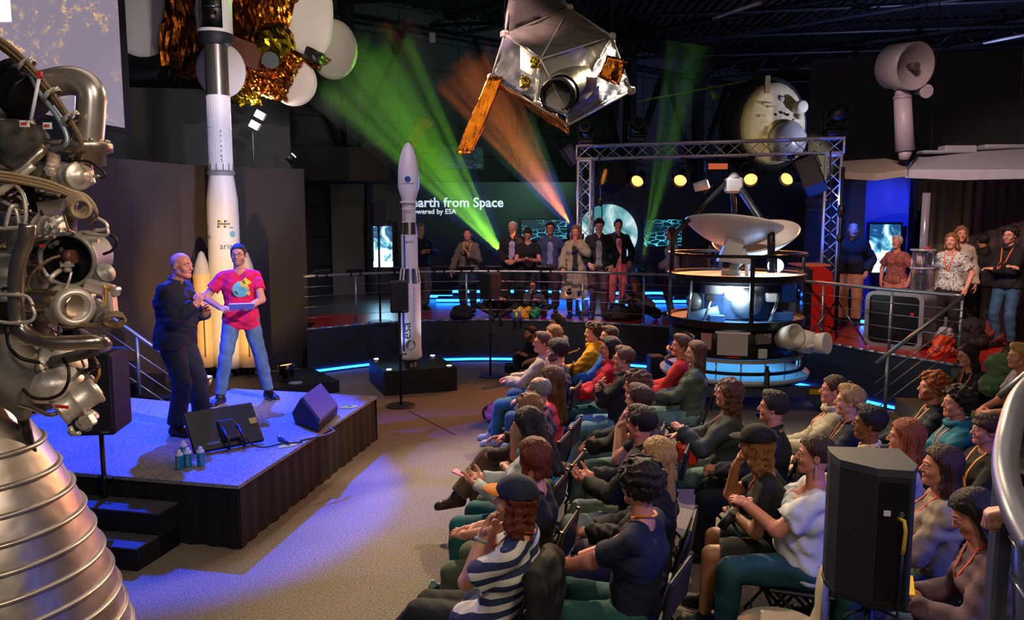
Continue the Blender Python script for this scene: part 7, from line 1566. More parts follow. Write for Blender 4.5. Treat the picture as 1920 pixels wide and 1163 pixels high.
blob('body', [(A_((-.08, 0, .08)), A_((.08, 0, .08)), .10, .10), (A_((-.04, 0, .22)), A_((.09, 0, .24)), .085, .08)], mat('bag_orange', '#e0491a', .4, bump=.5, bscale=14), t, 11, .010, .009); blob('top', [(A_((.0, 0, .33)), A_((.08, 0, .34)), .07, .06), (A_((.14, 0, .10)), A_((.13, 0, .30)), .04, .03)], mat('bag_white', '#b9b3b5', .4, bump=.5, bscale=14), t, 12, .010, .009)
t = thing('plastic_bag', 'yellow, green and white plastic bag at the feet of the seated kid with glasses', 'bag', gp(985, 600, PLAT_Z)+Vector((0, .12, 0)), 0)
for i, (x, c) in enumerate(((-.14, '#c9a81c'), (0.0, '#c28a1a'), (.17, '#1c8a55'))): blob(['yellow_body', 'orange_body', 'green_body'][i], [(A_((x, 0, .08)), A_((x+.05, 0, .16)), .09, .07)], mat('bag_col', c, .4, bump=.5, bscale=14), t, 30+i, .012, .010)
t = thing('red_bag', 'dark red patterned shoulder bag on the platform behind the woman in black', 'bag', gp(1850, 650, PLAT_Z), 0); blob('body', [(A_((-.10, 0, .14)), A_((.10, 0, .16)), .13, .12), (A_((0, 0, .2)), A_((.05, 0, .36)), .12, .06)], mat('bag_maroon', '#5c1c1a', .7, noise=.6, nscale=20, bump=1), t, 44, .012, .018)
for px, lb in ((963, 'blue-capped water bottle on the platform beside the yellow bag'), (974, 'second small water bottle in front of the yellow bag')): p = gp(px, 602, PLAT_Z); t = thing('water_bottle', lb, 'bottle', p); MB().lathe([(0, 0), (.03, 0), (.03, .14), (.012, .17), (.012, .19), (0, .19)], n=14).build('body', [mat('bottle_blue', '#3d6a9a', .2)], t); MB().cyl((0, 0, .17), (0, 0, .20), .015, n=10).build('cap', [BW], t)
bx = gp(985, 705); tag(MB().box((0, 0, .07), (.5, .22, .14), bev=.02).build('floor_box', [plastic('#101118')], None, (bx.x-.1, bx.y+.35, 0)), 'low dark box against the platform wall behind the front row', 'box')
p = gp(1228, 722); tag(MB().box((0, 0, .24), (.22, .26, .48), bev=.015).build('black_box', [plastic('#1b1d26')], None, (p.x, p.y, 0), .1), 'dark box standing on the floor left of the youth in red and black', 'box')
t = thing('bottle', 'dark bottle on the floor under the front row, beside a lime card', 'bottle', gp(812, 1138)); MB().lathe([(0, 0), (.03, 0), (.03, .15)], n=16).build('body', [mat('bottle_navy', '#141a3a', .3)], t); MB().lathe([(.03, .15), (.026, .165), (.016, .17), (.016, .19), (0, .19)], n=16).build('cap', [mat('cap_teal', '#7aa0a0', .4)], t)
# the curved steel handrail closest to the camera
nr = thing('railing', 'curved grey metal handrail and post closest to the camera on the right', 'railing', at(1890, 1100, 2.1)); o_ = Vector(nr.location)
def nl(px, py, Y): return at(px, py, Y)-o_
GR2 = mat('rail_grey', '#6a6d78', .35, .5)
MB().tube(spline([tuple(v) for v in (nl(1960, 700, 2.7), nl(1915, 745, 2.55), nl(1893, 810, 2.35), nl(1885, 880, 2.2), nl(1905, 960, 2.0), nl(1945, 1040, 1.85))]), .035, 18).build('handrail', [GR2], nr)
MB().box(tuple(nl(1873, 1040, 2.25)), (.05, .05, .62), bev=.008).build('post', [GR2], nr); MB().cyl(nl(1930, 1400, 2.2), nl(1925, 950, 2.2), .04, n=14).build('post', [GR2], nr)
for i in range(3): MB().cyl(nl(1893, 935+i*70, 2.2), nl(1960, 1030+i*75, 2.05), .006, n=6).build('wire', [RAILM], nr)
# ------------------------------------------------------------------ the people
CLASP = dict(armR=(.05, .36, .71), armL=(-.04, .37, .72), hdirR=(-.5, 1, 0), hdirL=(.5, 1, 0), handR='hold', handL='hold')
PHONE = dict(armR=(.06, .34, .80), armL=(-.06, .34, .79), hdirR=(-.3, 1, .2), hdirL=(.3, 1, .2), palmR=(-.4, 0, 1), palmL=(.4, 0, 1), handR='hold', handL='hold', head=(0, -28, 0))
CHIN = dict(armR=(.05, .27, 1.03), hdirR=(-.1, -.25, 1), palmR=(0, -1, 0), poleR=(.3, .5, -1), lean=10, armL=(-.02, .33, .76), hdirL=(1, .2, 0))
CROSS = dict(armR=(-.13, .20, .94), armL=(.12, .23, .90), hdirR=(-1, .1, .2), hdirL=(1, .1, .2), poleR=(1, .1, -1), poleL=(-1, .1, -1), palmR=(0, -1, 0), palmL=(0, -1, 0))
FLOORSIT = dict(seat=.02, legR=(.06, .36, .09), legL=(-.06, .42, .09), kpoleR=(1, .3, .5), kpoleL=(-1, .3, .5), lean=14, armR=(.14, .30, .42), armL=(-.14, .30, .42), head=(0, 0, 0))
XLEG = dict(legR=(-.20, .62, .33), footR=(-.5, 1, -.1), kpoleR=(0, .2, 1))
CH = {}
def chair(root, who, jacket=None):
    t = CH.get('c')
    if t is None:
        t = thing('folding_chair', 'x', 'chair'); CH['c'] = t; mt = mat('chair_metal', '#1b1c20', .35, .6)
        MB().box((0, .02, .425), (.40, .38, .025), bev=.01).build('seat', [plastic('#15151a')], t)
        S_ = MB(); S_.box((0, -.235, .76), (.38, .03, .22), M=Matrix.Rotation(.12, 3, 'X'), bev=.012); S_.build('backrest', [plastic('#1b1b22')], t)
        for q in (-1, 1):
            MB().tube([(q*.205, .22, .01), (q*.205, -.12, .46), (q*.205, -.25, .88)], .011, 7).build('leg', [mt], t); MB().tube([(q*.185, -.24, .01), (q*.185, .17, .42)], .011, 7).build('leg', [mt], t)
        mb = MB(); mb.cyl((-.185, -.20, .06), (.185, -.20, .06), .008, n=6); mb.build('stretcher', [mt], t); mb = MB(); mb.cyl((-.205, .18, .07), (.205, .18, .07), .008, n=6); mb.build('stretcher', [mt], t)
        c = t
    else: c = copy_tree(t)
    c.location = root.location; c.rotation_euler = root.rotation_euler; c['label'] = 'black folding chair of '+who; c['group'] = 'folding chairs of the audience'; return c
def aim(face, x, y, tx=-2.4, ty=8.4):
    a = math.degrees(math.atan2(ty-y, tx-x)); d = (a-face+180) % 360-180; return max(-38, min(38, d*.8))
def A(label, px, py, zf=0, face=162, who=None, hd=None, **k):
    k.setdefault('seat', .45); s = k.setdefault('s', 1.0); sit = k.setdefault('sit', True)
    k.setdefault('h', .012 if py > 715 else .015); k.setdefault('hh', .0045 if py > 700 else .0065); k.setdefault('hr', .0065 if py > 700 else .009)
    L = R(k.get('lean', -5)); hz = zf+s*(k['seat']+.10+.52*math.cos(L)+.14)
    p = gp(px, py, hz); fr = R(face); off = s*(.52*math.sin(L)+.05); x, y = p.x-off*math.cos(fr), p.y-off*math.sin(fr)
    h0 = k.pop('head', (0, 3, 0)); yw = aim(face, x, y) if hd is None else hd
    k['head'] = (h0[0]+yw, h0[1], h0[2])
    r = person(label, (x, y, zf), face, **k)
    if who: chair(r, who)
    return r
def U(label, px, Y, face=-100, zf=PLAT_Z, **k):
    k.setdefault('h', .016); k.setdefault('hh', .0065); k.setdefault('hr', .009); p = at(px, 450, Y); return person(label, (p.x, Y, zf), face, sit=False, **k)
# the two speakers on stage
p = gp(338, 812, STAGE_Z)
bald = person('bald person in dark blue jacket on the stage, gesturing with raised hands', p, -8, sit=False, s=1.035, fat=1.16, h=.010, hh=.004, hair=None, skin='rosy', top=('zip', '#10142a'), bottom=('loose', '#161d33'), shoes=('#33201a', '#1a1210'),
    armR=(.05, .25, 1.24), armL=(-.12, .25, 1.14), poleR=(.6, -.6, -1), poleL=(-.6, -.6, -1), hdirR=(-.25, .5, 1), hdirL=(.3, .5, .8), palmR=(-1, .2, .2), palmL=(1, 0, .3), handR='hold', handL='hold', legR=(.10, .02, .09), legL=(-.12, .16, .09), head=(-4, 0, 0), neckf=.5, lean=3, hw=(1.02, 1.0, 1.0), topkw=dict(hem=.10, wr=.0025))
p = gp(458, 752, STAGE_Z)
def pinkprint(nt, b):
    b.inputs['Base Color'].default_value = (.62, .012, .09, 1); b.inputs['Roughness'].default_value = .8
PINK = cloth('#cf1450')
pink = person('person in bright pink t-shirt and blue jeans on the stage, holding a tablet', p, -72, sit=False, s=1.05, h=.010, hh=.004, hair='buzz', hairc='dark', beard='stubble', glasses=1, skin='fair', top=('tee', PINK), bottom=('jeans', '#50749c'), shoes=('#11131c', '#b9bcc9'),
    armR=(.20, .20, 1.06), armL=(-.05, .32, 1.05), poleR=(1, -.4, -.5), poleL=(-1, -.3, -.5), hdirR=(-.6, 1, 0), hdirL=(.4, 1, .1), handR='relax', handL='hold', palmL=(0, 0, 1), legR=(.24, .12, .09), legL=(-.26, -.02, .09), footR=(.5, 1, 0), footL=(-.5, .9, 0), head=(-12, 2, 0), topkw=dict(hem=.13, wide=.012))
P_ = PEOPLE['person in bright pink t-shirt and blue jeans on the stage, holding a tablet']
# printed picture on the pink shirt
def decal_on(root, obname, shapes):
    ob = [c for c in root.children if c.name.split('.')[0] == obname][0]
    bt = BVHTree.FromPolygons([v.co for v in ob.data.vertices], [tuple(q.vertices) for q in ob.data.polygons])
    for nm, m, pts in shapes:
        V = []; n = len(pts); cx = sum(q[0] for q in pts)/n; cz = sum(q[1] for q in pts)/n; rings = 4
        for j in range(rings):
            f_ = 1-j/rings
            for x, z in pts:
                X_, Z_ = cx+(x-cx)*f_, cz+(z-cz)*f_; hit = bt.ray_cast(Vector((X_, .6, Z_)), Vector((0, -1, 0))); V.append((X_, (hit[0].y if hit[0] else .13)+.004, Z_))
        hit = bt.ray_cast(Vector((cx, .6, cz)), Vector((0, -1, 0))); V.append((cx, (hit[0].y if hit[0] else .13)+.004, cz))
        F = [((j)*n+i, j*n+(i+1) % n, (j+1)*n+(i+1) % n, (j+1)*n+i) for j in range(rings-1) for i in range(n)]+[((rings-1)*n+i, (rings-1)*n+(i+1) % n, rings*n) for i in range(n)]
        mkobj(nm, V, F, [m], None, True, ob)
circ = lambda x, z, r, n=20, j=0: [(x+r*(1+j*math.sin(5*t))*math.cos(t), z+r*(1+j*math.cos(3*t))*math.sin(t)) for t in [2*math.pi*i/n for i in range(n)]]
decal_on(pink, 't_shirt', [('blue_globe_print', mat('print_blue', '#5fb6c9', .7), circ(-.01, 1.24, .085)), ('yellow_print', mat('print_yellow', '#d9c61c', .7), circ(-.05, 1.30, .055, 24, .4)), ('yellow_print', mat('print_yellow', '#d9c61c', .7), circ(-.085, 1.20, .022, 16, .3)), ('dark_print', mat('print_dark', '#3a1030', .7), circ(.055, 1.19, .032, 18, .3)), ('dark_print', mat('print_dark', '#3a1030', .7), circ(-.045, 1.32, .018, 16, .5))])
q = wpos(P_, (-.02, .44, 1.09)); t = thing('tablet', 'white tablet held by the person in the pink t-shirt', 'tablet', q, R(-72-90)); MB().box((0, 0, 0), (.26, .17, .012), bev=.004, M=Matrix.Rotation(.5, 3, 'X')).build('case', [mat('tablet_white', '#c9cbc4', .4)], t)
MB().box((0, -.002, .008), (.23, .14, .003), M=Matrix.Rotation(.5, 3, 'X')).build('display', [mat('tablet_dark', '#30343a', .2)], t)
# front row, from the platform towards the camera
A('dark-haired person in black sitting on the floor against the platform wall', 994, 626, face=205, hd=10, **{**FLOORSIT, 'head': (0, -4, 0)}, hairc='black', beard='full', skin='tan', top=('hoodie', '#0d0d10'), bottom=('jeans', '#0f1014'), s=.98)
A('person with dark hair in light grey t-shirt, farthest in the front row', 1041, 609, who='the person in the light grey t-shirt', face=150, hairc='black', hair='tidy', skin='olive', top=('tee', '#9a9da8'), bottom=('jeans', '#2a3348'))
A('strawberry-blond person half hidden behind the person with glasses and beige sweater', 1032, 631, who='the strawberry-blond person', face=165, fem=True, hair='mid', hairc='light', skin='rosy', top=('sweater', '#a9805f'), bottom=('jeans', '#2f4f6c'))
A('person with glasses and beige sweater, jeans and silver shoes, front row', 1012, 645, who='the person in the beige sweater', fem=True, hair='short', hairc='midbrown', glasses=1, skin='rosy', top=('sweater', '#9c8a74'), bottom=('jeans', '#1f5a72'), shoes=('#9aa0a5', '#c9c9c9'), armR=(.05, .38, .78), armL=(-.05, .38, .76), legR=(.06, .62, .09), legL=(-.12, .50, .09))
A('bearded dark-haired person in navy sweater with yellow lanyard, front row', 1039, 661, who='the bearded person in navy', hair='mop', hairc='dark', beard='full', skin='fair', top=('sweater', '#131f33'), bottom=('jeans', '#33506a'), lanyard='#c98c1c')
A('person with very long auburn hair and coral tank top, front row', 1028, 716, who='the person in the coral top', fem=True, hair='long', hairc='midbrown', skin='rosy', top=('tank', '#d6414c'), bottom=('jeans', '#3b5f7c'), head=(0, -4, 0))
A('balding person with grey-brown hair and brown trousers, leg crossed', 1003, 737, who='the balding person', hair='balding', hairc='grey', skin='rosy', top=('shirt', '#3a2d30'), bottom=('loose', '#57443a'), shoes=('#2c1a1c', '#1a1210'), armR=(.10, .32, .78), **XLEG)
A('person with light brown wavy long hair and teal t-shirt, front row', 990, 769, who='the person in the teal t-shirt', fem=True, hair='long_wavy', hairc='light', skin='fair', top=('tee', '#117f93'), bottom=('jeans', '#4a5c3c'), **{**CHIN, 'poleR': (.3, .3, -1)})
A('person with long straight dark brown hair and blue jacket, looking down at a pink phone', 984, 802, who='the person with the pink phone', fem=True, hair='long', hairc='dark', skin='fair', top=('long', '#a9b2b8'), bottom=('jeans', '#0e5560'), **PHONE)
A('person with chin-length auburn hair, black t-shirt and green striped trousers', 992, 864, who='the person in striped trousers', hair='bob', hairc='auburn', skin='fair', top=('tee', '#14161a'), bottom=('loose', '#5a6650'), armR=(.04, .36, .74), armL=(-.06, .40, .72), hdirR=(-.5, 1, 0), hdirL=(.5, 1, 0))
def stripes(nt, b):
    tc = nt.nodes.new('ShaderNodeTexCoord'); w = nt.nodes.new('ShaderNodeTexWave'); w.bands_direction = 'Z'; w.inputs['Scale'].default_value = 4.4; w.inputs['Distortion'].default_value = .8; w.inputs['Detail Scale'].default_value = .6
    mp = nt.nodes.new('ShaderNodeMapping'); mp.inputs['Rotation'].default_value = (.22, .12, 0); nt.links.new(tc.outputs['Object'], mp.inputs[0]); nt.links.new(mp.outputs[0], w.inputs['Vector'])
    r = nt.nodes.new('ShaderNodeValToRGB'); r.color_ramp.interpolation = 'CONSTANT'; r.color_ramp.elements[0].color = (.012, .025, .075, 1); r.color_ramp.elements[1].position = .52; r.color_ramp.elements[1].color = (.58, .56, .50, 1)
    nt.links.new(w.outputs['Fac'], r.inputs[0]); nt.links.new(r.outputs[0], b.inputs['Base Color'])
cw = 'person in navy and white striped shirt, navy cap with orange visor, hands at face'
A(cw, 962, 944, who='the person in the striped shirt', hd=0, hair='mid_wavy', hairc='auburn', skin='fair', cap=('#141a33', '#c97a24'), top=('tee', nodemat('striped_cloth', stripes, .85)), bottom=('loose', '#15180f'), shoes=('#b5ab98', '#c9c2b2'), socks='#6a3c5c', h=.010, hh=.004, hr=.006,
  armR=(.05, .045, 1.00), armL=(-.05, .05, 1.03), hdirR=(-.1, -.35, 1), hdirL=(.1, -.3, 1), palmR=(-.3, -1, 0), palmL=(0, -1, 0), poleR=(.5, .5, -1), poleL=(-.3, .6, -1), lean=-16, head=(0, 8, 0), neckf=.6, legR=(.10, .50, .09), legL=(.04, .70, .20), kpoleL=(0, .1, 1), footL=(.1, 1, .0), topkw=dict(frac=.36, wide=.03, hem=.10), lanyard='#b03a20', lanyard_end=.12)
# second row
A('curly brown-haired person in yellow hoodie, far end of the second row', 1107, 626, who='the person in the yellow hoodie', hair='curly', hairc='brown', skin='fair', top=('hoodie', '#c08a14'), bottom=('jeans', '#2c3040'), **CLASP)
A('brown-haired person in blue hoodie behind the one in yellow', 1137, 633, who='the person in the blue hoodie', hairc='brown', skin='fair', top=('hoodie', '#0f4fa0'), bottom=('jeans', '#2c3040'))
A('person with dark hair and glasses in red hoodie with yellow lanyard', 1138, 656, who='the person in the red hoodie', fem=True, hair='bob', hairc='black', glasses=1, skin='rosy', top=('hoodie', '#b5122a'), bottom=('jeans', '#1f5a72'), lanyard='#d0961c')
A('person with glasses and brown hair in black hoodie and light jeans, arms folded', 1163, 676, who='the person with folded arms and black hoodie', glasses=1, hair='tidy', hairc='midbrown', skin='rosy', top=('hoodie', '#0f0f12'), bottom=('jeans', '#557c80'), lanyard='#c05a1c', **CROSS)
A('curly chestnut-haired person in dark jacket, second row', 1186, 727, who='the curly chestnut-haired person', hair='curly', hairc='midbrown', skin='rosy', top=('zip', '#16161b'), bottom=('jeans', '#4c6a66'))
A('brown-haired person in black t-shirt with forearms raised to the chin', 1197, 753, who='the person with raised forearms', hair='tidy', hairc='brown', skin='fair', top=('tee', '#15151a'), bottom=('jeans', '#7d8874'), **{**CHIN, 'armL': (-.06, .28, 1.0), 'hdirL': (.1, -.2, 1), 'palmL': (0, -1, 0), 'poleL': (-.3, .5, -1)})
A('dark-haired person in black jacket looking over a dark phone, light green trousers', 1193, 799, who='the person with the dark phone', hair='tidy', hairc='dark', skin='rosy', top=('zip', '#111312'), bottom=('jeans', '#7f8c78'), **{**PHONE, 'head': (0, 0, 0)})
A('person with long straight blond hair and dark jacket, hands clasped, purple trousers', 1222, 862, who='the blond person in dark jacket', fem=True, hair='long', hairc='blond', skin='fair', top=('zip', '#121412'), bottom=('loose', '#3b3346'), **CLASP)
A('curly-haired person with glasses in navy t-shirt and watch, orange lanyard', 1190, 914, who='the person in the navy t-shirt', face=152, hair='curly_low', hairc='dark', glasses=1, skin='rosy', top=('tee', '#121a33'), bottom=('jeans', '#1c4c4c'), lanyard='#d0701c', h=.010, hh=.004, hr=.006, s=1.04, armR=(.10, .40, .70), armL=(-.04, .42, .72), hdirR=(-.3, 1, -.1), topkw=dict(frac=.34, wide=.008))
# third row
A('short-haired person in red and black sweater beside the satellite case', 1271, 651, who='the person in red and black', hair='tidy', hairc='midbrown', skin='rosy', top=('sweater', '#a81c22'), bottom=('jeans', '#16181f'), lanyard='#c9721c')
A('person with long light brown hair in green-grey blazer and light jeans', 1298, 664, who='the person in the green-grey blazer', fem=True, hair='long', hairc='midbrown', skin='fair', top=('jacket', '#47564e', '#4a5a50'), bottom=('jeans', '#64868c'), hh=.005, **CLASP)
A('person with long wavy brown hair, dark blazer and a red box on the lap', 1358, 741, who='the person with the red box', fem=True, hair='long_wavy', hairc='midbrown', skin='rosy', top=('jacket', '#343b3c', '#a9b09a'), bottom=('jeans', '#4f706c'), lanyard='#d4531c', armR=(.14, .40, .80), armL=(-.12, .33, .92))
A('short dark-haired person in dark quilted jacket, fingers touching, behind the black cap', 1441, 768, who='the person behind the black cap', hair='tidy', hairc='dark', skin='rosy', top=('zip', '#161c2a'), bottom=('loose', '#12160f'), **CLASP)
A('person in black cap with curly blond hair, hand over the face, dark shorts', 1419, 838, who='the person in the black cap', fem=True, hair='mid_wavy', hairc='light', skin='tan', cap=('#0e0e10', '#0e0e10'), top=('tee', '#15151a'), bottom=('shorts', '#1c201c'), lanyard='#d0641c', **{**CHIN, 'lean': 14, 'armR': (.05, .30, 1.05)})
A('person with hair in a bun, white off-shoulder blouse and teal jeans, long earrings', 1517, 858, who='the person in the white blouse', hd=0, fem=True, fat=1.24, hair='bun_low', hairc='brown', skin='rosy', top=('off', '#c9cdd2'), bottom=('jeans', '#1d4a54'), h=.010, hh=.004, hr=.006, armR=(.06, .33, .88), armL=(-.06, .36, .90), handR='hold', handL='hold', hdirR=(-.6, 1, .2), hdirL=(.3, 1, .3), poleR=(1, -.3, -1))
# fourth row
A('person with hair tied back in cream hoodie and orange lanyard, fourth row', 1555, 735, who='the person in the cream hoodie', fem=True, hair='bun', hairc='brown', skin='rosy', top=('hoodie', '#a8a088'), bottom=('jeans', '#30343c'), lanyard='#c9531c', **CLASP)
A('blond short-haired person in navy shirt with orange lanyard, fourth row', 1584, 756, who='the blond person in navy', hair='tidy', hairc='blond', skin='fair', top=('shirt', '#101a2c'), bottom=('jeans', '#20242c'), lanyard='#d9761c')
A('short black-haired person in white shirt with orange lanyard, fourth row', 1620, 798, who='the person in the white shirt', hair='tidy', hairc='black', skin='brown', top=('shirt', '#c9bfae'), bottom=('jeans', '#20242c'), lanyard='#d9761c')
A('person with straight shoulder-length copper hair and white top, behind the big loudspeaker', 1687, 825, who='the copper-haired person', fem=True, hair='mid', hairc='ginger', skin='rosy', top=('long', '#b9aa9c'), bottom=('jeans', '#2c3040'))
# fifth row and the steps
A('red-haired bearded person in dark shirt with yellow lanyard, at the steps', 1740, 730, who='the red-haired person', hair='curly', hairc='ginger', beard='full', skin='rosy', top=('shirt', '#131a2a'), bottom=('jeans', '#1c2030'), lanyard='#dd9a22', head=(0, 4, 0))
A('person with dark curly mop of hair in teal and black hoodie, right side', 1786, 760, who='the person in the teal hoodie', hair='curly', hairc='dark', skin='rosy', top=('hoodie', '#0f6478'), bottom=('jeans', '#14161c'), lanyard='#d05a2c', hd=8)
A('person with a brown fringe in black sweater with white collar and orange lanyard', 1841, 811, who='the person with the fringe', hair='fringe', hairc='brown', skin='rosy', top=('sweater', '#15120f'), bottom=('jeans', '#20242c'), lanyard='#e0861c', face=175, hd=-4, s=.93)
A('person with long brown hair in beige knitted sweater and red lanyard, behind the big loudspeaker', 1752, 880, who='the person in the beige knit', hd=4, fem=True, hair='long', hairc='brown', skin='rosy', top=('sweater', '#8f8172'), bottom=('jeans', '#1d4a48'), lanyard='#b8401c', armR=(.06, .30, .72), armL=(-.08, .34, .72), h=.010, hh=.004, hr=.006)
A('person in brown cardigan bending over a yellow sheet, bottom right', 1826, 968, who='the person with the yellow sheet', hd=0, fem=True, hair='long', hairc='dark', skin='rosy', top=('sweater', '#5a4450'), bottom=('jeans', '#2a3f6a'), lanyard='#b83c1c', h=.010, hh=.004, hr=.006, lean=12, **{**PHONE, 'armR': (.08, .38, .72), 'armL': (-.10, .42, .74), 'head': (0, -26, 0)})
A('person with dark straight hair and glasses in black, leaning forward on the steps', 1815, 668, face=185, hd=-6, fem=True, hair='long', hairc='dark', glasses=1, skin='fair', top=('long', '#101012'), bottom=('jeans', '#12302e'), lanyard='#c9501c', lean=16, hh=.0055, armR=(.08, .40, .74), armL=(-.04, .44, .72), head=(0, -8, 0), seat=.385)
A('blond youth in white t-shirt at the right edge, sitting on the steps', 1912, 670, zf=.19, seat=.39, face=178, hd=0, hair='tidy', hairc='blond', skin='rosy', top=('tee', '#a9a5a8'), bottom=('jeans', '#4b4a38'), lean=14, armR=(.10, .42, .62), armL=(-.08, .44, .62))
A('person in blue t-shirt at the right edge resting an arm on the raised knee', 1962, 600, zf=.58, seat=.22, face=182, hd=0, hairc='brown', skin='tan', top=('tee', '#122a5c'), bottom=('jeans', '#1c4044'), lean=8, legR=(.12, .36, .09), legL=(-.12, .40, .09), armR=(.10, .52, .60), armL=(-.12, .50, .60))
# standing and sitting on the platform
ST = dict(armR=(.08, .22, .98), armL=(-.06, .24, .98), hdirR=(-1, .3, -.3), hdirL=(1, .3, -.3), palmR=(0, -1, 0), palmL=(0, -1, 0))
POCK = dict(armR=(.24, .06, .90), armL=(-.24, .06, .90))
U('grey-haired person in navy jacket and grey trousers behind the slim rocket', 787, 16.0, -60, hairc='grey', glasses=1, top=('zip', '#141c2c'), bottom=('loose', '#6c6259'), shoes=('#4a2c1c', '#2a1810'), armR=(.05, .24, 1.16), armL=(-.10, .20, 1.20), poleR=(1, 0, -1), poleL=(-1, 0, -1), hdirR=(-1, .1, .2), hdirL=(1, .1, .2))
U('person in grey-brown cardigan with yellow lanyard resting a hand on the railing', 878, 15.0, -100, fem=True, hair='bun', hairc='dark', skin='rosy', top=('jacket', '#5c544c', '#1c1c22'), bottom=('jeans', '#122638'), lanyard='#d0a81c', lanyard_end=.42, s=.96, armR=(.28, .22, .90), armL=(-.05, .24, 1.22), hdirL=(.2, .2, 1))
U('white-haired person in black jacket and pale shirt, hands clasped, on the platform', 962, 15.5, -100, fat=1.1, hairc='white', hair='buzz', skin='rosy', top=('jacket', '#15151a', '#9c93b5'), bottom=('loose', '#101014'), s=1.03, **ST)
U('person in dark t-shirt looking down at a phone, on the platform', 990, 14.95, -95, hairc='dark', skin='rosy', top=('tee', '#0e1016'), bottom=('jeans', '#101218'), s=.96, armR=(.06, .28, 1.12), armL=(-.06, .28, 1.12), hdirR=(-.5, 1, 0), hdirL=(.5, 1, 0), palmR=(0, 0, 1), palmL=(0, 0, 1), handR='hold', handL='hold', head=(0, -28, 0))
U('person with glasses in blue-grey blazer and lilac shirt, on the platform', 1032, 15.7, -95, hairc='dark', skin='tan', glasses=1, top=('jacket', '#3c4668', '#8288b8'), bottom=('loose', '#3a2c30'), s=1.02, **POCK)
U('person with long blond hair in long beige trench coat at the railing', 1080, 14.65, -100, fem=True, hair='long_front', hairc='light', skin='rosy', top=('coat', '#9c9078', '#1c2a22'), bottom=('leggings', '#0d0d10'), s=.99, armR=(.22, .24, .92), armL=(-.05, .22, 1.40), poleL=(-1, .2, -1), hdirL=(.3, -.1, 1), head=(0, -4, 0))
U('tall dark-haired youth in black jacket and brown jeans at the railing', 1123, 14.6, -95, hairc='dark', hair='tidy', skin='fair', top=('jacket', '#12181a', '#7c8284'), bottom=('jeans', '#4a2e38'), s=1.06, shoes=('#3a1c1c', '#2a1414'), armR=(.16, .20, .96), armL=(-.22, .12, .92), head=(6, -14, 0))
U('person in black blazer, pink shirt and salmon trousers before the Earth picture', 1158, 16.4, -85, hairc='dark', skin='rosy', top=('jacket', '#15131c', '#d8868c'), bottom=('loose', '#cf6468'), s=1.05, shoes=('#4a2418', '#2a1410'), **POCK, tuck=False)
U('person with long auburn hair in cream jacket, left of the satellite case', 1262, 15.0, 175, fem=True, hair='long', hairc='auburn', skin='rosy', top=('sweater', '#b9a8a4'), bottom=('jeans', '#3a1626'), s=.96, lanyard='#d0a01c', **ST)
U('brown-haired person mostly hidden behind the dish, left one', 1352, 17.4, -100, hairc='brown', skin='rosy', top=('tee', '#2a2c38'), s=1.03)
U('brown-haired person mostly hidden behind the dish, right one', 1372, 16.8, -90, hairc='midbrown', skin='rosy', top=('tee', '#2c2a30'), s=1.0)
U('bald person in black sweater and tan trousers beside the right truss post', 1600, 13.9, -120, fat=1.2, hair='balding', hairc='grey', skin='rosy', top=('zip', '#0e0f15'), bottom=('loose', '#b07c52'), s=1.02, **POCK, head=(15, 0, 0))
U('grey-haired person in patterned blouse and salmon trousers beside the bright screen', 1684, 13.0, -140, fem=True, hair='short', hairc='white', skin='rosy', top=('blouse', mat('pattern_red', '#8c4c46', .8, noise=.6, nscale=26)), bottom=('loose', '#b5705c'), s=.91, **POCK)
dots = nodemat('dotted_cloth', lambda nt, b: None, .8)
def dotf(nt, b):
    tc = nt.nodes.new('ShaderNodeTexCoord'); v = nt.nodes.new('ShaderNodeTexVoronoi'); v.inputs['Scale'].default_value = 34; r = nt.nodes.new('ShaderNodeValToRGB'); r.color_ramp.elements[0].color = (.05, .08, .08, 1); r.color_ramp.elements[1].color = (.50, .52, .50, 1); r.color_ramp.elements[0].position = .30; r.color_ramp.elements[1].position = .42
    nt.links.new(tc.outputs['Object'], v.inputs['Vector']); nt.links.new(v.outputs['Distance'], r.inputs[0]); nt.links.new(r.outputs[0], b.inputs['Base Color'])
U('person with wavy light brown hair in dotted short-sleeved blouse with orange lanyard', 1786, 11.45, -135, fem=True, hair='mid_wavy', hairc='light', skin='fair', top=('blouse', nodemat('dotted_cloth', dotf, .8)), bottom=('loose', '#0e0e12'), s=.95, h=.013, hh=.005, lanyard='#d4571c', **POCK)
U('person with blond hair in cream sweater behind the dotted blouse', 1801, 12.2, -110, fem=True, hair='mid_wavy', hairc='light', skin='rosy', top=('sweater', '#a9988c'), bottom=('loose', '#15151a'), s=1.0)
U('person in black seen mostly from behind, between dotted blouse and black hoodie', 1845, 12.3, 70, hairc='black', skin='tan', top=('hoodie', '#0c0c10'), bottom=('loose', '#0c0c10'), s=.93)
U('bearded dark-haired person in black hoodie with orange lanyard, arms folded, far right', 1896, 11.3, -150, hair='curly', hairc='dark', beard='stubble', glasses=1, skin='fair', top=('hoodie', '#0f0e12'), bottom=('jeans', '#2c4c68'), s=1.0, h=.013, hh=.005, lanyard='#d05c1c', armR=(-.10, .22, 1.18), armL=(.10, .25, 1.14), hdirR=(-1, .1, .1), hdirL=(1, .1, .1), poleR=(1, .1, -1), poleL=(-1, .1, -1))
def FS(label, px, Y, face, **k):
    p = at(px, 500, Y); kk = dict(FLOORSIT); kk.update(k); return person(label, (p.x, Y, PLAT_Z), face, h=.014, hh=.0065, hr=.009, **kk)
FS('person in black with ginger hair sitting at the railing behind the grey loudspeaker', 936, 14.85, -95, hairc='ginger', hair='mop', skin='rosy', top=('hoodie', '#0d0d10'), bottom=('jeans', '#101014'), s=.85)
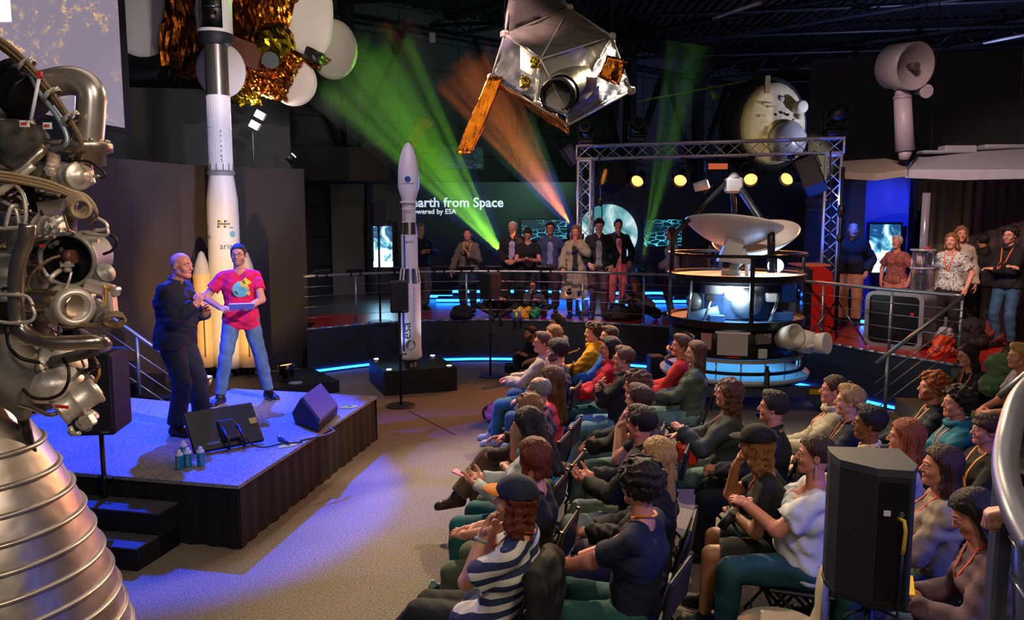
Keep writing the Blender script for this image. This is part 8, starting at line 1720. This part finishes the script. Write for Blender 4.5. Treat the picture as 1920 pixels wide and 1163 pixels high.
FS('kid with glasses in grey and black hoodie sitting behind the railing, hand at the mouth', 1000, 14.95, -95, hairc='dark', glasses=1, skin='rosy', top=('hoodie', '#3c3d48'), bottom=('jeans', '#14151c'), s=.78, armR=(.05, .24, .60), hdirR=(-.2, -.2, 1))
FS('person with long red hair in brown jacket sitting on the platform', 1193, 14.75, -110, fem=True, hair='long_wavy', hairc='ginger', skin='rosy', top=('zip', '#4a4232'), bottom=('jeans', '#1c1c24'), s=.84, head=(0, -35, 0))
FS('person in pale grey sweater bending over on the platform, left of the case', 1232, 14.6, 175, hairc='black', skin='rosy', top=('sweater', '#77737c'), bottom=('jeans', '#101014'), s=.85, lean=58)
# the onlooker at the handrail nearest the camera
person('person in grey knitted sweater at the right edge, hand on the nearest handrail', (1.90, 2.12, PLAT_Z), 150, sit=False, h=.012, hairc='brown', top=('sweater', '#6c6a70'), bottom=('jeans', '#20242c'), armL=(-.22, .44, 1.06), hdirL=(.15, 1, -.3), handL='fist', palmL=(0, 0, -1))
# ------------------------------------------------------------------ things people hold and wear
def inhand(P, v, name, label, cat, fn, rz=0):
    for k_ in PEOPLE:
        if P in k_: i = PEOPLE[k_]; break
    t = thing(name, label, cat, wpos(i, v), i['rz']+rz); fn(t); return t
inhand('at a pink phone', (0, .46, .83), 'phone', 'pink phone with black back in the hands of the long dark-haired person', 'phone', lambda t: (MB().box((0, 0, 0), (.08, .16, .010), bev=.004, M=Matrix.Rotation(.3, 3, 'X')).build('case', [plastic('#e07488')], t), MB().box((.015, -.02, .008), (.035, .09, .003), M=Matrix.Rotation(.3, 3, 'X')).build('panel', [plastic('#15151a')], t)))
inhand('over a dark phone', (0, .46, .84), 'phone', 'dark phone held above light green trousers', 'phone', lambda t: (MB().box((0, 0, 0), (.075, .15, .010), bev=.004, M=Matrix.Rotation(.35, 3, 'X')).build('case', [plastic('#101216')], t), MB().box((0, 0, .006), (.066, .135, .002), M=Matrix.Rotation(.35, 3, 'X')).build('display', [mat('phone_glass', '#1c242c', .1)], t)))
def redbox(t):
    MB().box((0, 0, .085), (.155, .155, .17), bev=.022).build('body', [mat('box_red', '#d63a1a', .35)], t); MB().cyl((0, 0, .168), (0, 0, .19), .052, .045, 24).build('lid', [plastic('#0c0c0e')], t)
    MB().box((.10, 0, .06), (.02, .05, .10), bev=.008).build('side_clip', [mat('box_red', '#d63a1a', .35)], t); text('CATCHBOX', .022, mat('print_pale', '#e0a898'), t, (-.065, -.0795, .10), (math.pi/2, 0, 0))
    MB().box((0, -.079, .025), (.04, .004, .02)).build('switch', [mat('print_pale', '#e0a898')], t)
inhand('a red box', (-.21, .27, .67), 'red_box', 'bright red padded box with black round lid on the lap, jeans', 'box', redbox, .35)
for P, v, nm, lb, m in (('navy t-shirt and watch', 'R', 'watch', 'black square watch on the wrist of the person in navy t-shirt', '#0b0b0e'), ('white off-shoulder', 'R', 'wristband', 'orange wristband of the person in the white blouse', '#d4531c'), ('hand over the face', 'L', 'wristband', 'red-brown wristband of the person in the black cap', '#5c1c14'), ('coral tank', 'L', 'wristband', 'dark wristband of the person in the coral top', '#15151a'), ('striped shirt', 'L', 'bracelet', 'silver bracelet of the person in the striped shirt', '#8a8a88')):
    i = [PEOPLE[k_] for k_ in PEOPLE if P in k_][0]; e, w_ = i['arm'][1 if v == 'R' else -1][:2]; d = (w_-e).normalized(); c = w_-d*.035; M = d.to_track_quat('Z', 'Y').to_matrix(); L_ = .016 if nm == 'wristband' else .010
    mb = MB(); mb.lathe([(.033, -L_), (.0375, -L_*.7), (.0375, L_*.7), (.033, L_)], c, 20, M=M)
    o = mb.build(nm, [plastic(m)], i['root'])
    if nm == 'watch': MB().box(tuple(c+Vector((.0, 0, .038))), (.034, .04, .012), bev=.004).build('watch_face', [mat('watch_black', '#050507', .1)], o)
i = [PEOPLE[k_] for k_ in PEOPLE if 'white off-shoulder' in k_][0]
for q in (-1, 1): c = i['MH'] @ Vector((q*.085, -.012, -.045)); mb = MB(); [mb.sphere(c+Vector((0, 0, -.018*j)), .008, 8) for j in range(4)]; mb.cyl(c, c-Vector((0, 0, .06)), .0015, n=5); mb.build('earring', [metal('#d9d5c8', .2)], i['root'])
def crutch(t):
    MB().tube([(0, 0, 0), (.10, -.28, -.62)], .011, 8).build('shaft', [mat('crutch_teal', '#14505a', .35)], t); MB().cyl((-.06, .0, .02), (.06, .02, .06), .022, n=14).build('handle', [plastic('#0c0c0e')], t); MB().cyl((.10, -.28, -.62), (.105, -.30, -.66), .016, n=10).build('rubber_tip', [plastic('#0c0c0e')], t)
i = 'white off-shoulder'
inhand(i, (.10, .44, .72), 'crutch', 'black and teal crutch resting across the lap in teal jeans', 'crutch', crutch)
inhand(i, (-.02, .50, .71), 'bottle', 'dark bottle with pale cap on the lap in teal jeans', 'bottle', lambda t: (MB().cyl((0, 0, 0), (.02, -.06, .10), .03, n=18).build('body', [plastic('#15161c')], t), MB().cyl((.02, -.06, .10), (.026, -.078, .13), .022, n=16).build('cap', [mat('cap_pale', '#a9b08c')], t)))
inhand('a yellow sheet', (0, .50, .80), 'paper_sheet', 'yellow sheet of paper held by the person in the brown cardigan', 'paper', lambda t: MB().prism([(-.10, -.09, 0), (.11, -.11, .01), (.10, .13, .01), (-.11, .12, 0)], (0, 0, .002)).build('paper', [mat('sheet_yellow', '#d8b41a')], t))
inhand('red hoodie', (.06, .42, .74), 'leaflet', 'olive yellow leaflet on the lap of the person in the red hoodie', 'leaflet', lambda t: MB().box((0, 0, 0), (.14, .20, .004)).build('paper', [mat('leaf_olive', '#7c8a1c')], t))
inhand('cream hoodie', (.0, .44, .74), 'flower', 'white flower and lime papers on the lap of the person in the cream hoodie', 'flower', lambda t: (MB().sphere((0, 0, .03), .035, 12).build('flower_head', [mat('petal', '#c9c9a8')], t), MB().box((.06, -.06, 0), (.22, .06, .004)).build('lime_paper', [mat('lime', '#a8c020')], t)))
inhand('looking down at a phone', (0, .36, 1.13), 'phone', 'glowing phone of the person in dark t-shirt on the platform', 'phone', lambda t: MB().box((0, 0, 0), (.07, .14, .01), bev=.003).build('case', [plastic('#15151a')], t))
# jacket over the striped person's chair, and the pale plastic chair
i = PEOPLE[cw]; t = thing('jacket', 'black jacket with pale lining hung over the chair of the person in the striped shirt', 'jacket', wpos(i, (0, -.24, 0)), i['rz'])
S = SDF((-.30, -.14, .05), (.30, .12, .98), .010)
S.ell((0, -.05, .56), (.25, .05, .36), .03)
for q in (-1, 1): S.cap((q*.20, -.03, .84), (q*.25, -.03, .40), .045, .040, .03)
S.cap((-.16, -.01, .88), (.16, -.01, .88), .05, .05, .03); S.warp(jnoise(77, .005, 20)); V, F = S.mesh(); mkobj('shell', V, F, [cloth('#0f1016')], None, True, t)
S = SDF((-.05, -.16, .1), (.34, .0, .6), .010); S.cap((.10, -.085, .52), (.14, -.10, .18), .035, .07, .02); S.cap((.20, -.08, .48), (.20, -.09, .2), .03, .05, .02); S.warp(jnoise(79, .006, 30)); V, F = S.mesh(); mkobj('lining', V, F, [cloth('#8d93a8')], None, True, t)
pc = gp(1435, 1150, .40); t = thing('plastic_chair', 'pale moulded chair at the bottom edge under the white blouse', 'chair', (pc.x, pc.y-.25, 0), R(70))
S = SDF((-.28, -.3, .3), (.28, .3, .9), .010); S.ell((0, 0, .44), (.23, .23, .05), .02); S.cap((-.10, -.20, .50), (.10, -.20, .50), .04, .04, .05); S.ell((0, -.20, .62), (.20, .035, .20), .04); S.ell((0, -.235, .62), (.055, .10, .05), .01, '-'); V, F = S.mesh(); mkobj('shell', V, F, [plastic('#a89f8c')], None, True, t)
for x, y in ((-.17, -.15), (.17, -.15), (-.17, .17), (.17, .17)): MB().cyl((x, y, .42), (x*1.15, y*1.15, 0), .013, n=8).build('leg', [metal('#2c2c30')], t)
